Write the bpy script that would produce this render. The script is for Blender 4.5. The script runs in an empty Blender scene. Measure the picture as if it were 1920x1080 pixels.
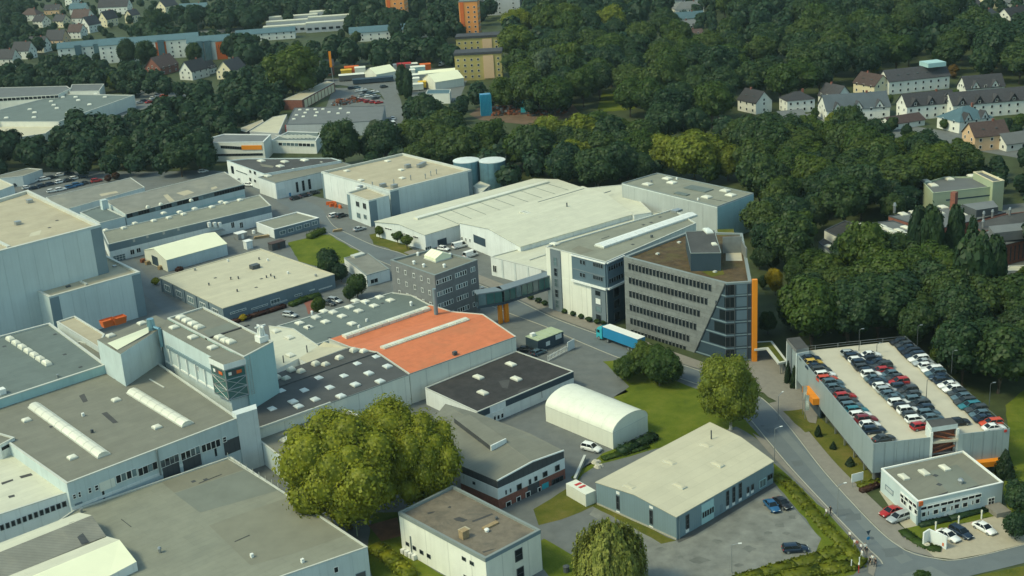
import bpy, math, random
import numpy as np
from mathutils import Vector, Matrix
random.seed(7); rng = np.random.default_rng(7)
scene = bpy.context.scene
C = scene.collection
R_ = math.radians

# ---------------------------------------------------------------- camera (drone, 120 m above ground)
CAM_H, FPX, PITCH, ROLL = 120.0, 2395.0, 0.3368, -0.0612
cp, sp, cr, sr = math.cos(PITCH), math.sin(PITCH), math.cos(ROLL), math.sin(ROLL)
RC = np.array([[cr, -sr, 0], [sr, cr, 0], [0, 0, 1]]) @ np.array([[1, 0, 0], [0, -sp, -cp], [0, cp, -sp]])
cam = bpy.data.cameras.new('camera'); camo = bpy.data.objects.new('camera', cam); C.objects.link(camo)
cam.sensor_width = 36.0; cam.lens = 36.0*FPX/1920.0; cam.clip_start = 1.0; cam.clip_end = 9000.0
camo.matrix_world = Matrix(((RC[0][0], -RC[1][0], -RC[2][0], 0), (RC[0][1], -RC[1][1], -RC[2][1], 0), (RC[0][2], -RC[1][2], -RC[2][2], CAM_H), (0, 0, 0, 1)))
scene.camera = camo

# ---------------------------------------------------------------- sky, sun, exposure
HAZE = .00005
SUN_AZ, SUN_EL = R_(250.0), R_(50.0)          # clockwise from +Y
world = bpy.data.worlds.new('World'); scene.world = world; world.use_nodes = True
wn = world.node_tree; bg = wn.nodes['Background']
sky = wn.nodes.new('ShaderNodeTexSky'); sky.sky_type = 'NISHITA'; sky.sun_disc = False
sky.sun_elevation = SUN_EL; sky.sun_rotation = SUN_AZ; sky.altitude = 200; sky.air_density = 1.0; sky.dust_density = 1.6; sky.ozone_density = 1.2
tint = wn.nodes.new('ShaderNodeVectorMath'); tint.operation = 'MULTIPLY'; tint.inputs[1].default_value = (.97, 1.06, .83)   # added tint: turns the sky light greener and yellower, less blue
wn.links.new(sky.outputs[0], tint.inputs[0]); wn.links.new(tint.outputs[0], bg.inputs[0]); bg.inputs[1].default_value = 0.15
sun = bpy.data.lights.new('sun', 'SUN'); suno = bpy.data.objects.new('sun', sun); C.objects.link(suno)
sun.energy = 1.5; sun.angle = R_(11.0); sun.color = (1.0, 0.94, 0.61)
sd = Vector((math.sin(SUN_AZ)*math.cos(SUN_EL), math.cos(SUN_AZ)*math.cos(SUN_EL), math.sin(SUN_EL)))
suno.rotation_euler = sd.to_track_quat('Z', 'Y').to_euler(); suno.location = (0, 0, 300)
scene.view_settings.view_transform = 'Standard'; scene.view_settings.look = 'None'
scene.view_settings.exposure = 0.72; scene.view_settings.gamma = 1.0; scene.view_settings.use_curve_mapping = False
scene.render.engine = 'CYCLES'; scene.cycles.max_bounces = 5; scene.cycles.diffuse_bounces = 3; scene.cycles.glossy_bounces = 2
scene.cycles.transparent_max_bounces = 4; scene.cycles.caustics_reflective = False; scene.cycles.caustics_refractive = False
scene.cycles.use_denoising = True

# ---------------------------------------------------------------- survey: a bearing read off the photograph, met with a height, gives a place
def G(px, py, z=0.0):
    d = RC.T @ np.array([px-960.0, py-540.0, FPX]); t = (z-CAM_H)/d[2]
    return Vector((d[0]*t, d[1]*t, z))
def dist(p): return (p-Vector((0, 0, CAM_H))).length
AX = Vector((math.cos(0.705), math.sin(0.705), 0)); BX = Vector((-math.sin(0.705), math.cos(0.705), 0)); YAW = 0.705

# ---------------------------------------------------------------- materials
MATS = {}
def mat(name, col, rough=.8, var=.12, scale=.25, stain=0.0, seams=0.0, bump=0.0, spec=.3, metal=0.0, scol=None, sheet=0.0, objvar=0.0, seam_dark=.75, streak=0.0):
    if name in MATS: return MATS[name]
    m = bpy.data.materials.new(name); m.use_nodes = True; nt = m.node_tree; N = nt.nodes; L = nt.links
    b = N['Principled BSDF']; b.inputs['Roughness'].default_value = rough; b.inputs['Metallic'].default_value = metal
    b.inputs['Specular IOR Level'].default_value = spec
    geo = N.new('ShaderNodeNewGeometry')
    nz = N.new('ShaderNodeTexNoise'); nz.inputs['Scale'].default_value = scale; nz.inputs['Detail'].default_value = 6; nz.inputs['Roughness'].default_value = .62
    L.new(geo.outputs['Position'], nz.inputs['Vector'])
    mr = N.new('ShaderNodeMapRange'); mr.inputs[1].default_value = .3; mr.inputs[2].default_value = .7; mr.inputs[3].default_value = 1-var; mr.inputs[4].default_value = 1+var
    L.new(nz.outputs[0], mr.inputs[0])
    vm = N.new('ShaderNodeVectorMath'); vm.operation = 'SCALE'; vm.inputs[0].default_value = col[:3]; L.new(mr.outputs[0], vm.inputs[3])
    out = vm.outputs[0]
    if stain:
        n2 = N.new('ShaderNodeTexNoise'); n2.inputs['Scale'].default_value = scale*.32; n2.inputs['Detail'].default_value = 8; n2.inputs['Roughness'].default_value = .7; n2.inputs['Distortion'].default_value = .6
        L.new(geo.outputs['Position'], n2.inputs['Vector'])
        r2 = N.new('ShaderNodeMapRange'); r2.inputs[1].default_value = .5; r2.inputs[2].default_value = .68; r2.inputs[3].default_value = 0; r2.inputs[4].default_value = stain
        L.new(n2.outputs[0], r2.inputs[0])
        mx = N.new('ShaderNodeMix'); mx.data_type = 'RGBA'; L.new(r2.outputs[0], mx.inputs[0]); L.new(out, mx.inputs[6])
        sc = scol or tuple(c*.55 for c in col[:3]); mx.inputs[7].default_value = (*sc, 1); out = mx.outputs[2]
    if streak:      # rain streaks run down walls
        ms = N.new('ShaderNodeMapping'); ms.inputs['Scale'].default_value = (.7, .7, .05); L.new(geo.outputs['Position'], ms.inputs[0]); n4 = N.new('ShaderNodeTexNoise'); n4.inputs['Scale'].default_value = 1.0; n4.inputs['Detail'].default_value = 5; n4.inputs['Roughness'].default_value = .7
        L.new(ms.outputs[0], n4.inputs['Vector']); r4 = N.new('ShaderNodeMapRange'); r4.inputs[1].default_value = .48; r4.inputs[2].default_value = .75; r4.inputs[3].default_value = 1.0; r4.inputs[4].default_value = 1-streak; L.new(n4.outputs[0], r4.inputs[0])
        v5 = N.new('ShaderNodeVectorMath'); v5.operation = 'SCALE'; L.new(out, v5.inputs[0]); L.new(r4.outputs[0], v5.inputs[3]); out = v5.outputs[0]
    if seams or sheet:
        mp = N.new('ShaderNodeMapping'); mp.inputs['Rotation'].default_value = (0, 0, -YAW); L.new(geo.outputs['Position'], mp.inputs[0])
    if sheet:      # membrane lengths laid side by side
        bt = N.new('ShaderNodeTexBrick'); bt.inputs['Scale'].default_value = 1.0; bt.inputs['Brick Width'].default_value = sheet*6; bt.inputs['Row Height'].default_value = sheet
        bt.inputs['Mortar Size'].default_value = .035; bt.inputs['Color1'].default_value = (.965, .965, .965, 1); bt.inputs['Color2'].default_value = (1.03, 1.03, 1.02, 1); bt.inputs['Mortar'].default_value = (.84, .84, .84, 1)
        L.new(mp.outputs[0], bt.inputs[0])
        v2 = N.new('ShaderNodeVectorMath'); v2.operation = 'MULTIPLY'; L.new(out, v2.inputs[0]); L.new(bt.outputs[0], v2.inputs[1]); out = v2.outputs[0]
    if seams:      # joints of upright cladding sheets
        sx = N.new('ShaderNodeSeparateXYZ'); L.new(mp.outputs[0], sx.inputs[0])
        ad = N.new('ShaderNodeMath'); ad.operation = 'ADD'; L.new(sx.outputs[0], ad.inputs[0]); L.new(sx.outputs[1], ad.inputs[1])
        md = N.new('ShaderNodeMath'); md.operation = 'PINGPONG'; L.new(ad.outputs[0], md.inputs[0]); md.inputs[1].default_value = seams/2
        rr = N.new('ShaderNodeMapRange'); rr.inputs[1].default_value = 0; rr.inputs[2].default_value = min(.16, seams*.12); rr.inputs[3].default_value = seam_dark; rr.inputs[4].default_value = 1.0
        L.new(md.outputs[0], rr.inputs[0])
        v3 = N.new('ShaderNodeVectorMath'); v3.operation = 'SCALE'; L.new(out, v3.inputs[0]); L.new(rr.outputs[0], v3.inputs[3]); out = v3.outputs[0]
    if objvar:
        oi = N.new('ShaderNodeObjectInfo'); ro = N.new('ShaderNodeMapRange'); ro.inputs[3].default_value = 1-objvar; ro.inputs[4].default_value = 1+objvar; L.new(oi.outputs['Random'], ro.inputs[0])
        v4 = N.new('ShaderNodeVectorMath'); v4.operation = 'SCALE'; L.new(out, v4.inputs[0]); L.new(ro.outputs[0], v4.inputs[3]); out = v4.outputs[0]
    L.new(out, b.inputs['Base Color'])
    if bump:
        n3 = N.new('ShaderNodeTexNoise'); n3.inputs['Scale'].default_value = 2.5; n3.inputs['Detail'].default_value = 4; L.new(geo.outputs['Position'], n3.inputs['Vector'])
        bp = N.new('ShaderNodeBump'); bp.inputs['Strength'].default_value = bump; bp.inputs['Distance'].default_value = .1; L.new(n3.outputs[0], bp.inputs['Height']); L.new(bp.outputs[0], b.inputs['Normal'])
    MATS[name] = m; return m
def leafmat(name, c1, c2, c3=None, objr=.55):
    """leaves: two greens mixed by place in the crown and from tree to tree"""
    m = bpy.data.materials.new(name); m.use_nodes = True; nt = m.node_tree; N = nt.nodes; L = nt.links
    N.remove(N['Principled BSDF']); out = N['Material Output']
    geo = N.new('ShaderNodeNewGeometry'); oi = N.new('ShaderNodeObjectInfo')
    nz = N.new('ShaderNodeTexNoise'); nz.inputs['Scale'].default_value = .45; nz.inputs['Detail'].default_value = 5; L.new(geo.outputs['Position'], nz.inputs['Vector'])
    ad = N.new('ShaderNodeMath'); ad.operation = 'MULTIPLY_ADD'; L.new(oi.outputs['Random'], ad.inputs[0]); ad.inputs[1].default_value = objr; L.new(nz.outputs[0], ad.inputs[2])
    mr = N.new('ShaderNodeMapRange'); mr.inputs[1].default_value = .34; mr.inputs[2].default_value = .66+objr*.8; L.new(ad.outputs[0], mr.inputs[0])
    rp = N.new('ShaderNodeValToRGB'); rp.color_ramp.elements[0].color = (*c1, 1); rp.color_ramp.elements[1].color = (*c2, 1)
    if c3: e = rp.color_ramp.elements.new(.55); e.color = (*c3, 1)
    L.new(mr.outputs[0], rp.inputs[0])
    ri = N.new('ShaderNodeMapRange'); ri.inputs[3].default_value = .84; ri.inputs[4].default_value = 1.18; L.new(geo.outputs['Random Per Island'], ri.inputs[0])
    vs = N.new('ShaderNodeVectorMath'); vs.operation = 'SCALE'; L.new(rp.outputs[0], vs.inputs[0]); L.new(ri.outputs[0], vs.inputs[3])
    df = N.new('ShaderNodeBsdfDiffuse'); tr = N.new('ShaderNodeBsdfTranslucent'); gl = N.new('ShaderNodeBsdfGlossy'); gl.inputs['Roughness'].default_value = .5
    L.new(vs.outputs[0], df.inputs[0]); L.new(vs.outputs[0], tr.inputs[0])
    ms = N.new('ShaderNodeMixShader'); ms.inputs[0].default_value = .3; L.new(df.outputs[0], ms.inputs[1]); L.new(tr.outputs[0], ms.inputs[2])
    m2 = N.new('ShaderNodeMixShader'); m2.inputs[0].default_value = .015; L.new(ms.outputs[0], m2.inputs[1]); L.new(gl.outputs[0], m2.inputs[2])
    L.new(m2.outputs[0], out.inputs[0]); MATS[name] = m; return m
M = MATS
# walls
mat('cream_wall', streak=.11, col=(.70, .70, .60), seams=6, var=.05, stain=.25, scol=(.5, .5, .42)); mat('white_wall', streak=.11, col=(.66, .69, .66), seams=3.0, var=.06, stain=.2, scol=(.5, .53, .5), seam_dark=.88)
mat('pale_blue_panel', streak=.11, col=(.50, .57, .555), rough=.45, var=.05, scale=.12, seams=1.1, seam_dark=.95, objvar=.02, stain=.18, scol=(.36, .46, .45)); mat('dark_corner', (.165, .225, .25), rough=.5, var=.06)
mat('pale_wall', streak=.11, col=(.57, .62, .60), var=.08, seams=4, stain=.2, seam_dark=.86); mat('blue_wall', streak=.11, col=(.47, .55, .545), var=.06, seams=5, seam_dark=.9, stain=.15); mat('cyan_wall', streak=.11, col=(.33, .50, .50), var=.05)
mat('steel_blue', streak=.11, col=(.165, .235, .26), rough=.5, var=.04, seams=.6, seam_dark=.86); mat('grey_brick', streak=.11, col=(.17, .175, .175), var=.1, scale=1.0, stain=.15); mat('stone_clad', streak=.11, col=(.175, .188, .182), var=.12, scale=.9, rough=.7, objvar=.11)
mat('red_brick', (.22, .085, .06), var=.25, scale=2.0); mat('dark_clad', (.06, .066, .07), var=.12, seams=1.2); mat('navy_clad', (.032, .055, .075), var=.1, rough=.45); mat('deck_mesh', streak=.12, col=(.30, .36, .37), var=.05, rough=.5, metal=.2, seams=.5, seam_dark=.82)
mat('grey_clad', streak=.11, col=(.15, .185, .205), var=.06, rough=.5); mat('bluegrey_wall', streak=.11, col=(.15, .20, .225), var=.08, stain=.2); mat('slate_panel', (.10, .15, .185), rough=.4, var=.08, objvar=.05)
# roofs
mat('cream_roof', (.48, .45, .33), var=.06, stain=.35, scol=(.42, .39, .29), sheet=2.0); mat('tan_roof', (.40, .355, .25), var=.08, stain=.45, scol=(.33, .28, .19), sheet=2.0); mat('white_roof', (.53, .525, .415), var=.06, stain=.35, scol=(.43, .43, .35), sheet=1.6)
mat('grey_roof', (.175, .175, .14), var=.1, stain=.4, scol=(.22, .215, .17), sheet=1.5); mat('olive_roof', (.215, .22, .172), var=.1, stain=.5, scol=(.165, .175, .142), sheet=1.4); mat('teal_roof', (.125, .155, .145), var=.1, stain=.3, scol=(.095, .125, .12), sheet=1.6)
mat('dark_roof', (.06, .06, .058), var=.18, stain=.5, scol=(.10, .10, .095), sheet=1.2); mat('brown_roof', (.165, .14, .105), var=.22, scale=.6, stain=.7, scol=(.08, .078, .066)); mat('black_roof', (.035, .033, .032), var=.3, scale=.6, stain=.55, scol=(.065, .06, .056))
mat('rib_roof', (.075, .078, .078), var=.12, seams=.9, stain=.4, scol=(.11, .11, .10)); mat('orange_roof', (.56, .168, .072), var=.1, scale=.5, stain=.6, scol=(.46, .165, .075), rough=.7, seams=1.0, seam_dark=.93, sheet=2.5); mat('sedum', (.082, .054, .024), var=.45, scale=.5, stain=.7, scol=(.085, .075, .02), bump=.6)
mat('patch_green', (.165, .18, .15), var=.08, stain=.3); mat('patch_brown', (.185, .18, .135), var=.1, stain=.4); mat('fibre_roof', (.20, .20, .17), var=.16, stain=.5, scol=(.31, .29, .22), seams=1.0)
mat('tile_dark', (.045, .045, .05), var=.2, scale=1.2, objvar=.25); mat('tile_brown', (.075, .05, .045), var=.2, scale=1.2, objvar=.2); mat('tile_red', (.16, .07, .05), var=.2, scale=1.2); mat('tile_slate', (.08, .10, .115), var=.1, objvar=.1); mat('tile_blue', (.07, .13, .155), var=.1, objvar=.1); mat('tile_grey', (.13, .14, .14), var=.12, objvar=.15)
# trim, glass, metal
mat('coping', (.50, .51, .45), rough=.5, var=.06); mat('coping_dark', (.20, .23, .22), rough=.5, var=.06); mat('white_paint', (.72, .73, .68), rough=.5, var=.03); mat('dome', (.62, .61, .50), rough=.35, var=.06, spec=.5, objvar=.1)
mat('glass', (.010, .015, .019), rough=.15, var=.1, spec=.28); mat('glass_lit', (.10, .15, .16), rough=.15, var=.3, spec=.6, objvar=.4); mat('glass_teal', (.05, .125, .12), rough=.12, var=.15, spec=.6); mat('metal', (.34, .36, .36), rough=.4, metal=.6, var=.08); mat('metal_dark', (.07, .08, .085), rough=.5, var=.1)
mat('tank_metal', (.20, .36, .43), rough=.32, metal=.55, var=.12, seams=1.5, scale=.8); mat('orange_paint', (.72, .24, .015), rough=.45, var=.04); mat('red_paint', (.45, .035, .03), rough=.45, var=.06); mat('blue_paint', (.02, .19, .36), rough=.35, var=.05); mat('cyan_paint', (.04, .36, .42), rough=.35, var=.05)
mat('timber', (.30, .22, .12), var=.2, scale=2); mat('pvc_white', streak=.11, col=(.68, .69, .58), rough=.5, var=.03, stain=.1, scol=(.55, .57, .5)); mat('pvc_roof', (.78, .78, .56), rough=.5, var=.03); mat('rust', (.20, .065, .03), var=.3, scale=1.5); mat('yellow_paint', (.62, .40, .04), rough=.5)
mat('render_white', streak=.11, col=(.68, .68, .60), var=.05, objvar=.06); mat('render_cream', (.68, .60, .40), var=.05); mat('render_peach', (.62, .42, .25), var=.05); mat('render_yellow', (.42, .34, .12), var=.07); mat('render_orange', (.62, .25, .07), var=.06); mat('render_green', (.36, .42, .28), var=.06, stain=.2); mat('render_grey', streak=.11, col=(.40, .42, .42), var=.06)
mat('orange_panel', (.55, .12, .025), var=.06); mat('bark', (.075, .058, .04), var=.3, scale=2); mat('birch_bark', (.40, .39, .33), var=.3, scale=2)
# ground
mat('earth', (.045, .06, .02), var=.35, scale=.15, bump=.4, stain=.5, scol=(.035, .045, .02)); mat('asphalt', (.125, .135, .13), var=.14, scale=.35, stain=.35, scol=(.165, .17, .15), bump=.15); mat('road', (.12, .14, .145), var=.08, scale=.3, stain=.3, scol=(.15, .165, .16)); mat('road_old', (.108, .124, .126), var=.08, scale=.4); mat('road_patch', (.145, .165, .162), var=.08, scale=.3)
mat('asphalt_dark', (.075, .078, .074), var=.16, scale=.3, stain=.3, scol=(.10, .10, .09)); mat('paving', (.21, .195, .165), var=.1, scale=.8, stain=.3, scol=(.16, .15, .13)); mat('pale_paving', (.36, .32, .235), var=.08, scale=.8, stain=.2, scol=(.30, .27, .2)); mat('kerb', (.36, .35, .29), var=.1, scale=2); mat('concrete', (.47, .44, .345), var=.07, scale=.3, stain=.25, scol=(.37, .34, .27))
mat('yard_damp', (.125, .13, .115), var=.25, scale=.5, stain=.6, scol=(.16, .165, .145)); mat('gravel_yard', (.17, .175, .155), var=.28, scale=.3, stain=.75, scol=(.24, .24, .20), bump=.3); mat('soil', (.17, .075, .035), var=.3, scale=.6); mat('brown_ground', (.13, .085, .055), var=.3, scale=.2, stain=.5, scol=(.09, .085, .04)); mat('line_white', (.6, .6, .52), var=.1, scale=2)
def grassmat(name, a, b, c):
    m = bpy.data.materials.new(name); m.use_nodes = True; nt = m.node_tree; N = nt.nodes; L = nt.links; p = N['Principled BSDF']; p.inputs['Roughness'].default_value = .95; p.inputs['Specular IOR Level'].default_value = .1
    geo = N.new('ShaderNodeNewGeometry'); n1 = N.new('ShaderNodeTexNoise'); n1.inputs['Scale'].default_value = .12; n1.inputs['Detail'].default_value = 9; n1.inputs['Roughness'].default_value = .75
    L.new(geo.outputs['Position'], n1.inputs['Vector']); rp = N.new('ShaderNodeValToRGB'); e = rp.color_ramp.elements; e[0].position = .34; e[0].color = (*a, 1); e[1].position = .68; e[1].color = (*c, 1); x = e.new(.5); x.color = (*b, 1)
    L.new(n1.outputs[0], rp.inputs[0]); L.new(rp.outputs[0], p.inputs['Base Color'])
    n2 = N.new('ShaderNodeTexNoise'); n2.inputs['Scale'].default_value = 3.0; n2.inputs['Detail'].default_value = 5; L.new(geo.outputs['Position'], n2.inputs['Vector'])
    bp = N.new('ShaderNodeBump'); bp.inputs['Strength'].default_value = .8; bp.inputs['Distance'].default_value = .15; L.new(n2.outputs[0], bp.inputs['Height']); L.new(bp.outputs[0], p.inputs['Normal']); MATS[name] = m
grassmat('lawn', (.06, .09, .010), (.10, .13, .013), (.15, .16, .025)); grassmat('rough_grass', (.055, .075, .012), (.10, .105, .018), (.15, .125, .035))
leafmat('leaf_bright', (.125, .15, .011), (.255, .26, .02), (.185, .205, .015), objr=.0); leafmat('leaf_mid', (.030, .062, .015), (.080, .112, .016), (.048, .085, .015)); leafmat('leaf_dark', (.014, .038, .022), (.05, .082, .018), (.028, .058, .02))
leafmat('leaf_wood', (.018, .046, .027), (.066, .098, .020), (.034, .066, .024), objr=.6); leafmat('leaf_willow', (.15, .18, .03), (.27, .28, .06), objr=0); leafmat('leaf_birch', (.095, .13, .016), (.19, .21, .022), objr=.15); leafmat('leaf_yellow', (.30, .22, .008), (.42, .31, .012), objr=0); leafmat('leaf_silver', (.05, .085, .05), (.085, .115, .06)); leafmat('leaf_conifer', (.010, .026, .012), (.022, .042, .014)); leafmat('leaf_hedge', (.09, .115, .010), (.175, .19, .016), objr=0); leafmat('leaf_russet', (.05, .02, .02), (.07, .035, .02)); leafmat('leaf_ochre', (.11, .06, .012), (.15, .09, .015))

# ---------------------------------------------------------------- mesh builder
class MB:
    def __init__(s): s.v = []; s.f = []; s.m = []
    def add(s, vs, fs, mi=0):
        o = len(s.v); s.v += [tuple(v) for v in vs]; s.f += [tuple(i+o for i in f) for f in fs]; s.m += [mi]*len(fs); return s
    def poly(s, pts, mi=0): return s.add(pts, [tuple(range(len(pts)))], mi)
    def prism(s, xy, z0, z1, mi=0, top=True, mt=None, bottom=False):
        n = len(xy)
        if sum(xy[i][0]*xy[(i+1) % n][1]-xy[(i+1) % n][0]*xy[i][1] for i in range(n)) < 0: xy = list(xy)[::-1]
        vs = [(p[0], p[1], z0) for p in xy]+[(p[0], p[1], z1) for p in xy]
        s.add(vs, [(i, (i+1) % n, n+(i+1) % n, n+i) for i in range(n)], mi)
        if top: s.poly(vs[n:], mi if mt is None else mt)
        if bottom: s.poly(vs[:n][::-1], mi)
        return s
    def box(s, c, d, yaw=0.0, mi=0):
        ca, sa = math.cos(yaw), math.sin(yaw); vs = []
        for z in (-.5, .5):
            for x, y in ((-.5, -.5), (.5, -.5), (.5, .5), (-.5, .5)):
                X, Y = x*d[0], y*d[1]; vs.append((c[0]+X*ca-Y*sa, c[1]+X*sa+Y*ca, c[2]+z*d[2]))
        return s.add(vs, [(3, 2, 1, 0), (4, 5, 6, 7), (0, 1, 5, 4), (1, 2, 6, 5), (2, 3, 7, 6), (3, 0, 4, 7)], mi)
    def tube(s, p0, p1, r0, r1=None, n=8, mi=0, caps=True):
        r1 = r0 if r1 is None else r1; p0, p1 = Vector(p0), Vector(p1); d = (p1-p0).normalized()
        u = d.orthogonal().normalized(); w = d.cross(u); vs = []
        for p, r in ((p0, r0), (p1, r1)):
            for k in range(n):
                a = 2*math.pi*k/n; vs.append(p+(u*math.cos(a)+w*math.sin(a))*r)
        fs = [(k, (k+1) % n, n+(k+1) % n, n+k) for k in range(n)]
        if caps: fs += [tuple(range(n))[::-1], tuple(range(n, 2*n))]
        return s.add(vs, fs, mi)
    def mesh(s, name, mats, smooth=False, off=(0, 0, 0)):
        me = bpy.data.meshes.new(name); me.from_pydata([(a-off[0], b-off[1], c-off[2]) for a, b, c in s.v], [], s.f)
        for m in mats: me.materials.append(M[m] if isinstance(m, str) else m)
        if len(mats) > 1: me.polygons.foreach_set('material_index', s.m)
        if smooth: me.polygons.foreach_set('use_smooth', [True]*len(me.polygons))
        me.update(); return me
    def build(s, name, mats, parent=None, smooth=False):
        if isinstance(mats, str): mats = [mats]
        off = OFF.get(parent.name, (0, 0, 0)) if parent is not None else (0, 0, 0)
        return put(name, s.mesh(name, mats, smooth, off), parent)
OFF = {}      # where each root stands, so that parts can be written in site coordinates
def put(name, me, parent=None, loc=(0, 0, 0), rot=(0, 0, 0), scale=(1, 1, 1)):
    o = bpy.data.objects.new(name, me); C.objects.link(o); o.parent = parent; o.location = loc; o.rotation_euler = rot; o.scale = scale
    OFF[o.name] = tuple(OFF.get(parent.name, (0, 0, 0))[i]+loc[i] for i in range(3)) if parent is not None else tuple(loc)
    return o
def tag(o, label=None, cat=None, group=None, kind=None):
    if label: o['label'] = label
    if cat: o['category'] = cat
    if group: o['group'] = group
    if kind: o['kind'] = kind
    return o
def root(name, label, cat, loc=(0, 0, 0), rz=0.0, group=None):
    o = put(name, None, None, loc, (0, 0, rz)); o.empty_display_size = .5; return tag(o, label, cat, group)
def struct(name, mb, mats, smooth=False): return tag(mb.build(name, mats, None, smooth), kind='structure')
def thing(name, label, cat, mb, mats, loc=None, group=None, smooth=False):
    """a thing of one mesh, its origin at its base"""
    xs = np.array(mb.v); c = (float(xs[:, 0].mean()), float(xs[:, 1].mean()), float(xs[:, 2].min())) if loc is None else loc
    if isinstance(mats, str): mats = [mats]
    return tag(put(name, mb.mesh(name, mats, smooth, c), None, c), label, cat, group)
def inset(P, d):
    n = len(P); A = sum(P[i].x*P[(i+1) % n].y-P[(i+1) % n].x*P[i].y for i in range(n)); sg = 1 if A > 0 else -1; out = []
    for i in range(n):
        a, b, c = P[i-1], P[i], P[(i+1) % n]; e1 = (b-a).normalized(); e2 = (c-b).normalized()
        n1 = Vector((-e1.y, e1.x))*sg; n2 = Vector((-e2.y, e2.x))*sg; k = 1+n1.dot(n2)
        out.append(b+(n1+n2)*(d/max(k, .35)))
    return out
WCACHE = {}
def window_mesh(w, h, nx, ny, frame, glass, t, lintel=False):
    k = (round(w, 1), round(h, 1), nx, ny, frame, glass, t, lintel)
    if k not in WCACHE:
        w, h = k[0], k[1]; mb = MB()
        if glass: mb.box((0, -.02, 0), (w-.02, .04, h-.02), 0, 1)
        for sx in (-1, 1): mb.box((sx*(w/2-t/2), -.05, 0), (t, .1, h), 0, 0)
        for sz in (-1, 1): mb.box((0, -.048, sz*(h/2-t/2)), (w-2*t, .096, t), 0, 0)
        for i in range(1, nx): mb.box((-w/2+w*i/nx, -.04, 0), (t*.8, .08, h-2*t), 0, 0)
        for j in range(1, ny): mb.box((0, -.037, -h/2+h*j/ny), (w-2*t, .074, t*.8), 0, 0)
        if lintel: mb.box((0, -.07, h/2+.05), (w+.04, .14, .16), 0, 2)
        WCACHE[k] = mb.mesh('window', [frame, glass or frame]+([lintel] if lintel else []))
    return WCACHE[k]
BOXC = {}
def box_mesh(name, d, m):
    k = (name, tuple(round(x, 2) for x in d), m)
    if k not in BOXC: BOXC[k] = MB().box((0, 0, 0), k[1]).mesh(name, [m])
    return BOXC[k]
DOMEC = {}
def dome_mesh(w, l, h=.55, m='dome'):
    k = (round(w, 1), round(l, 1), h, m)
    if k not in DOMEC:
        w, l = k[0], k[1]; mb = MB(); mb.box((0, 0, .14), (w, l, .28), 0, 1); lv = [(.94, .28), (.86, .28+h*.45), (.6, .28+h*.82), (.25, .28+h)]; vs = []
        for s_, z in lv: vs += [(-w/2*s_, -l/2*s_, z), (w/2*s_, -l/2*s_, z), (w/2*s_, l/2*s_, z), (-w/2*s_, l/2*s_, z)]
        fs = [(4*i+j, 4*i+(j+1) % 4, 4*i+4+(j+1) % 4, 4*i+4+j) for i in range(3) for j in range(4)]+[(12, 13, 14, 15)]
        mb.add(vs, fs, 0); DOMEC[k] = mb.mesh('skylight', [m, 'coping'])
    return DOMEC[k]
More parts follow.
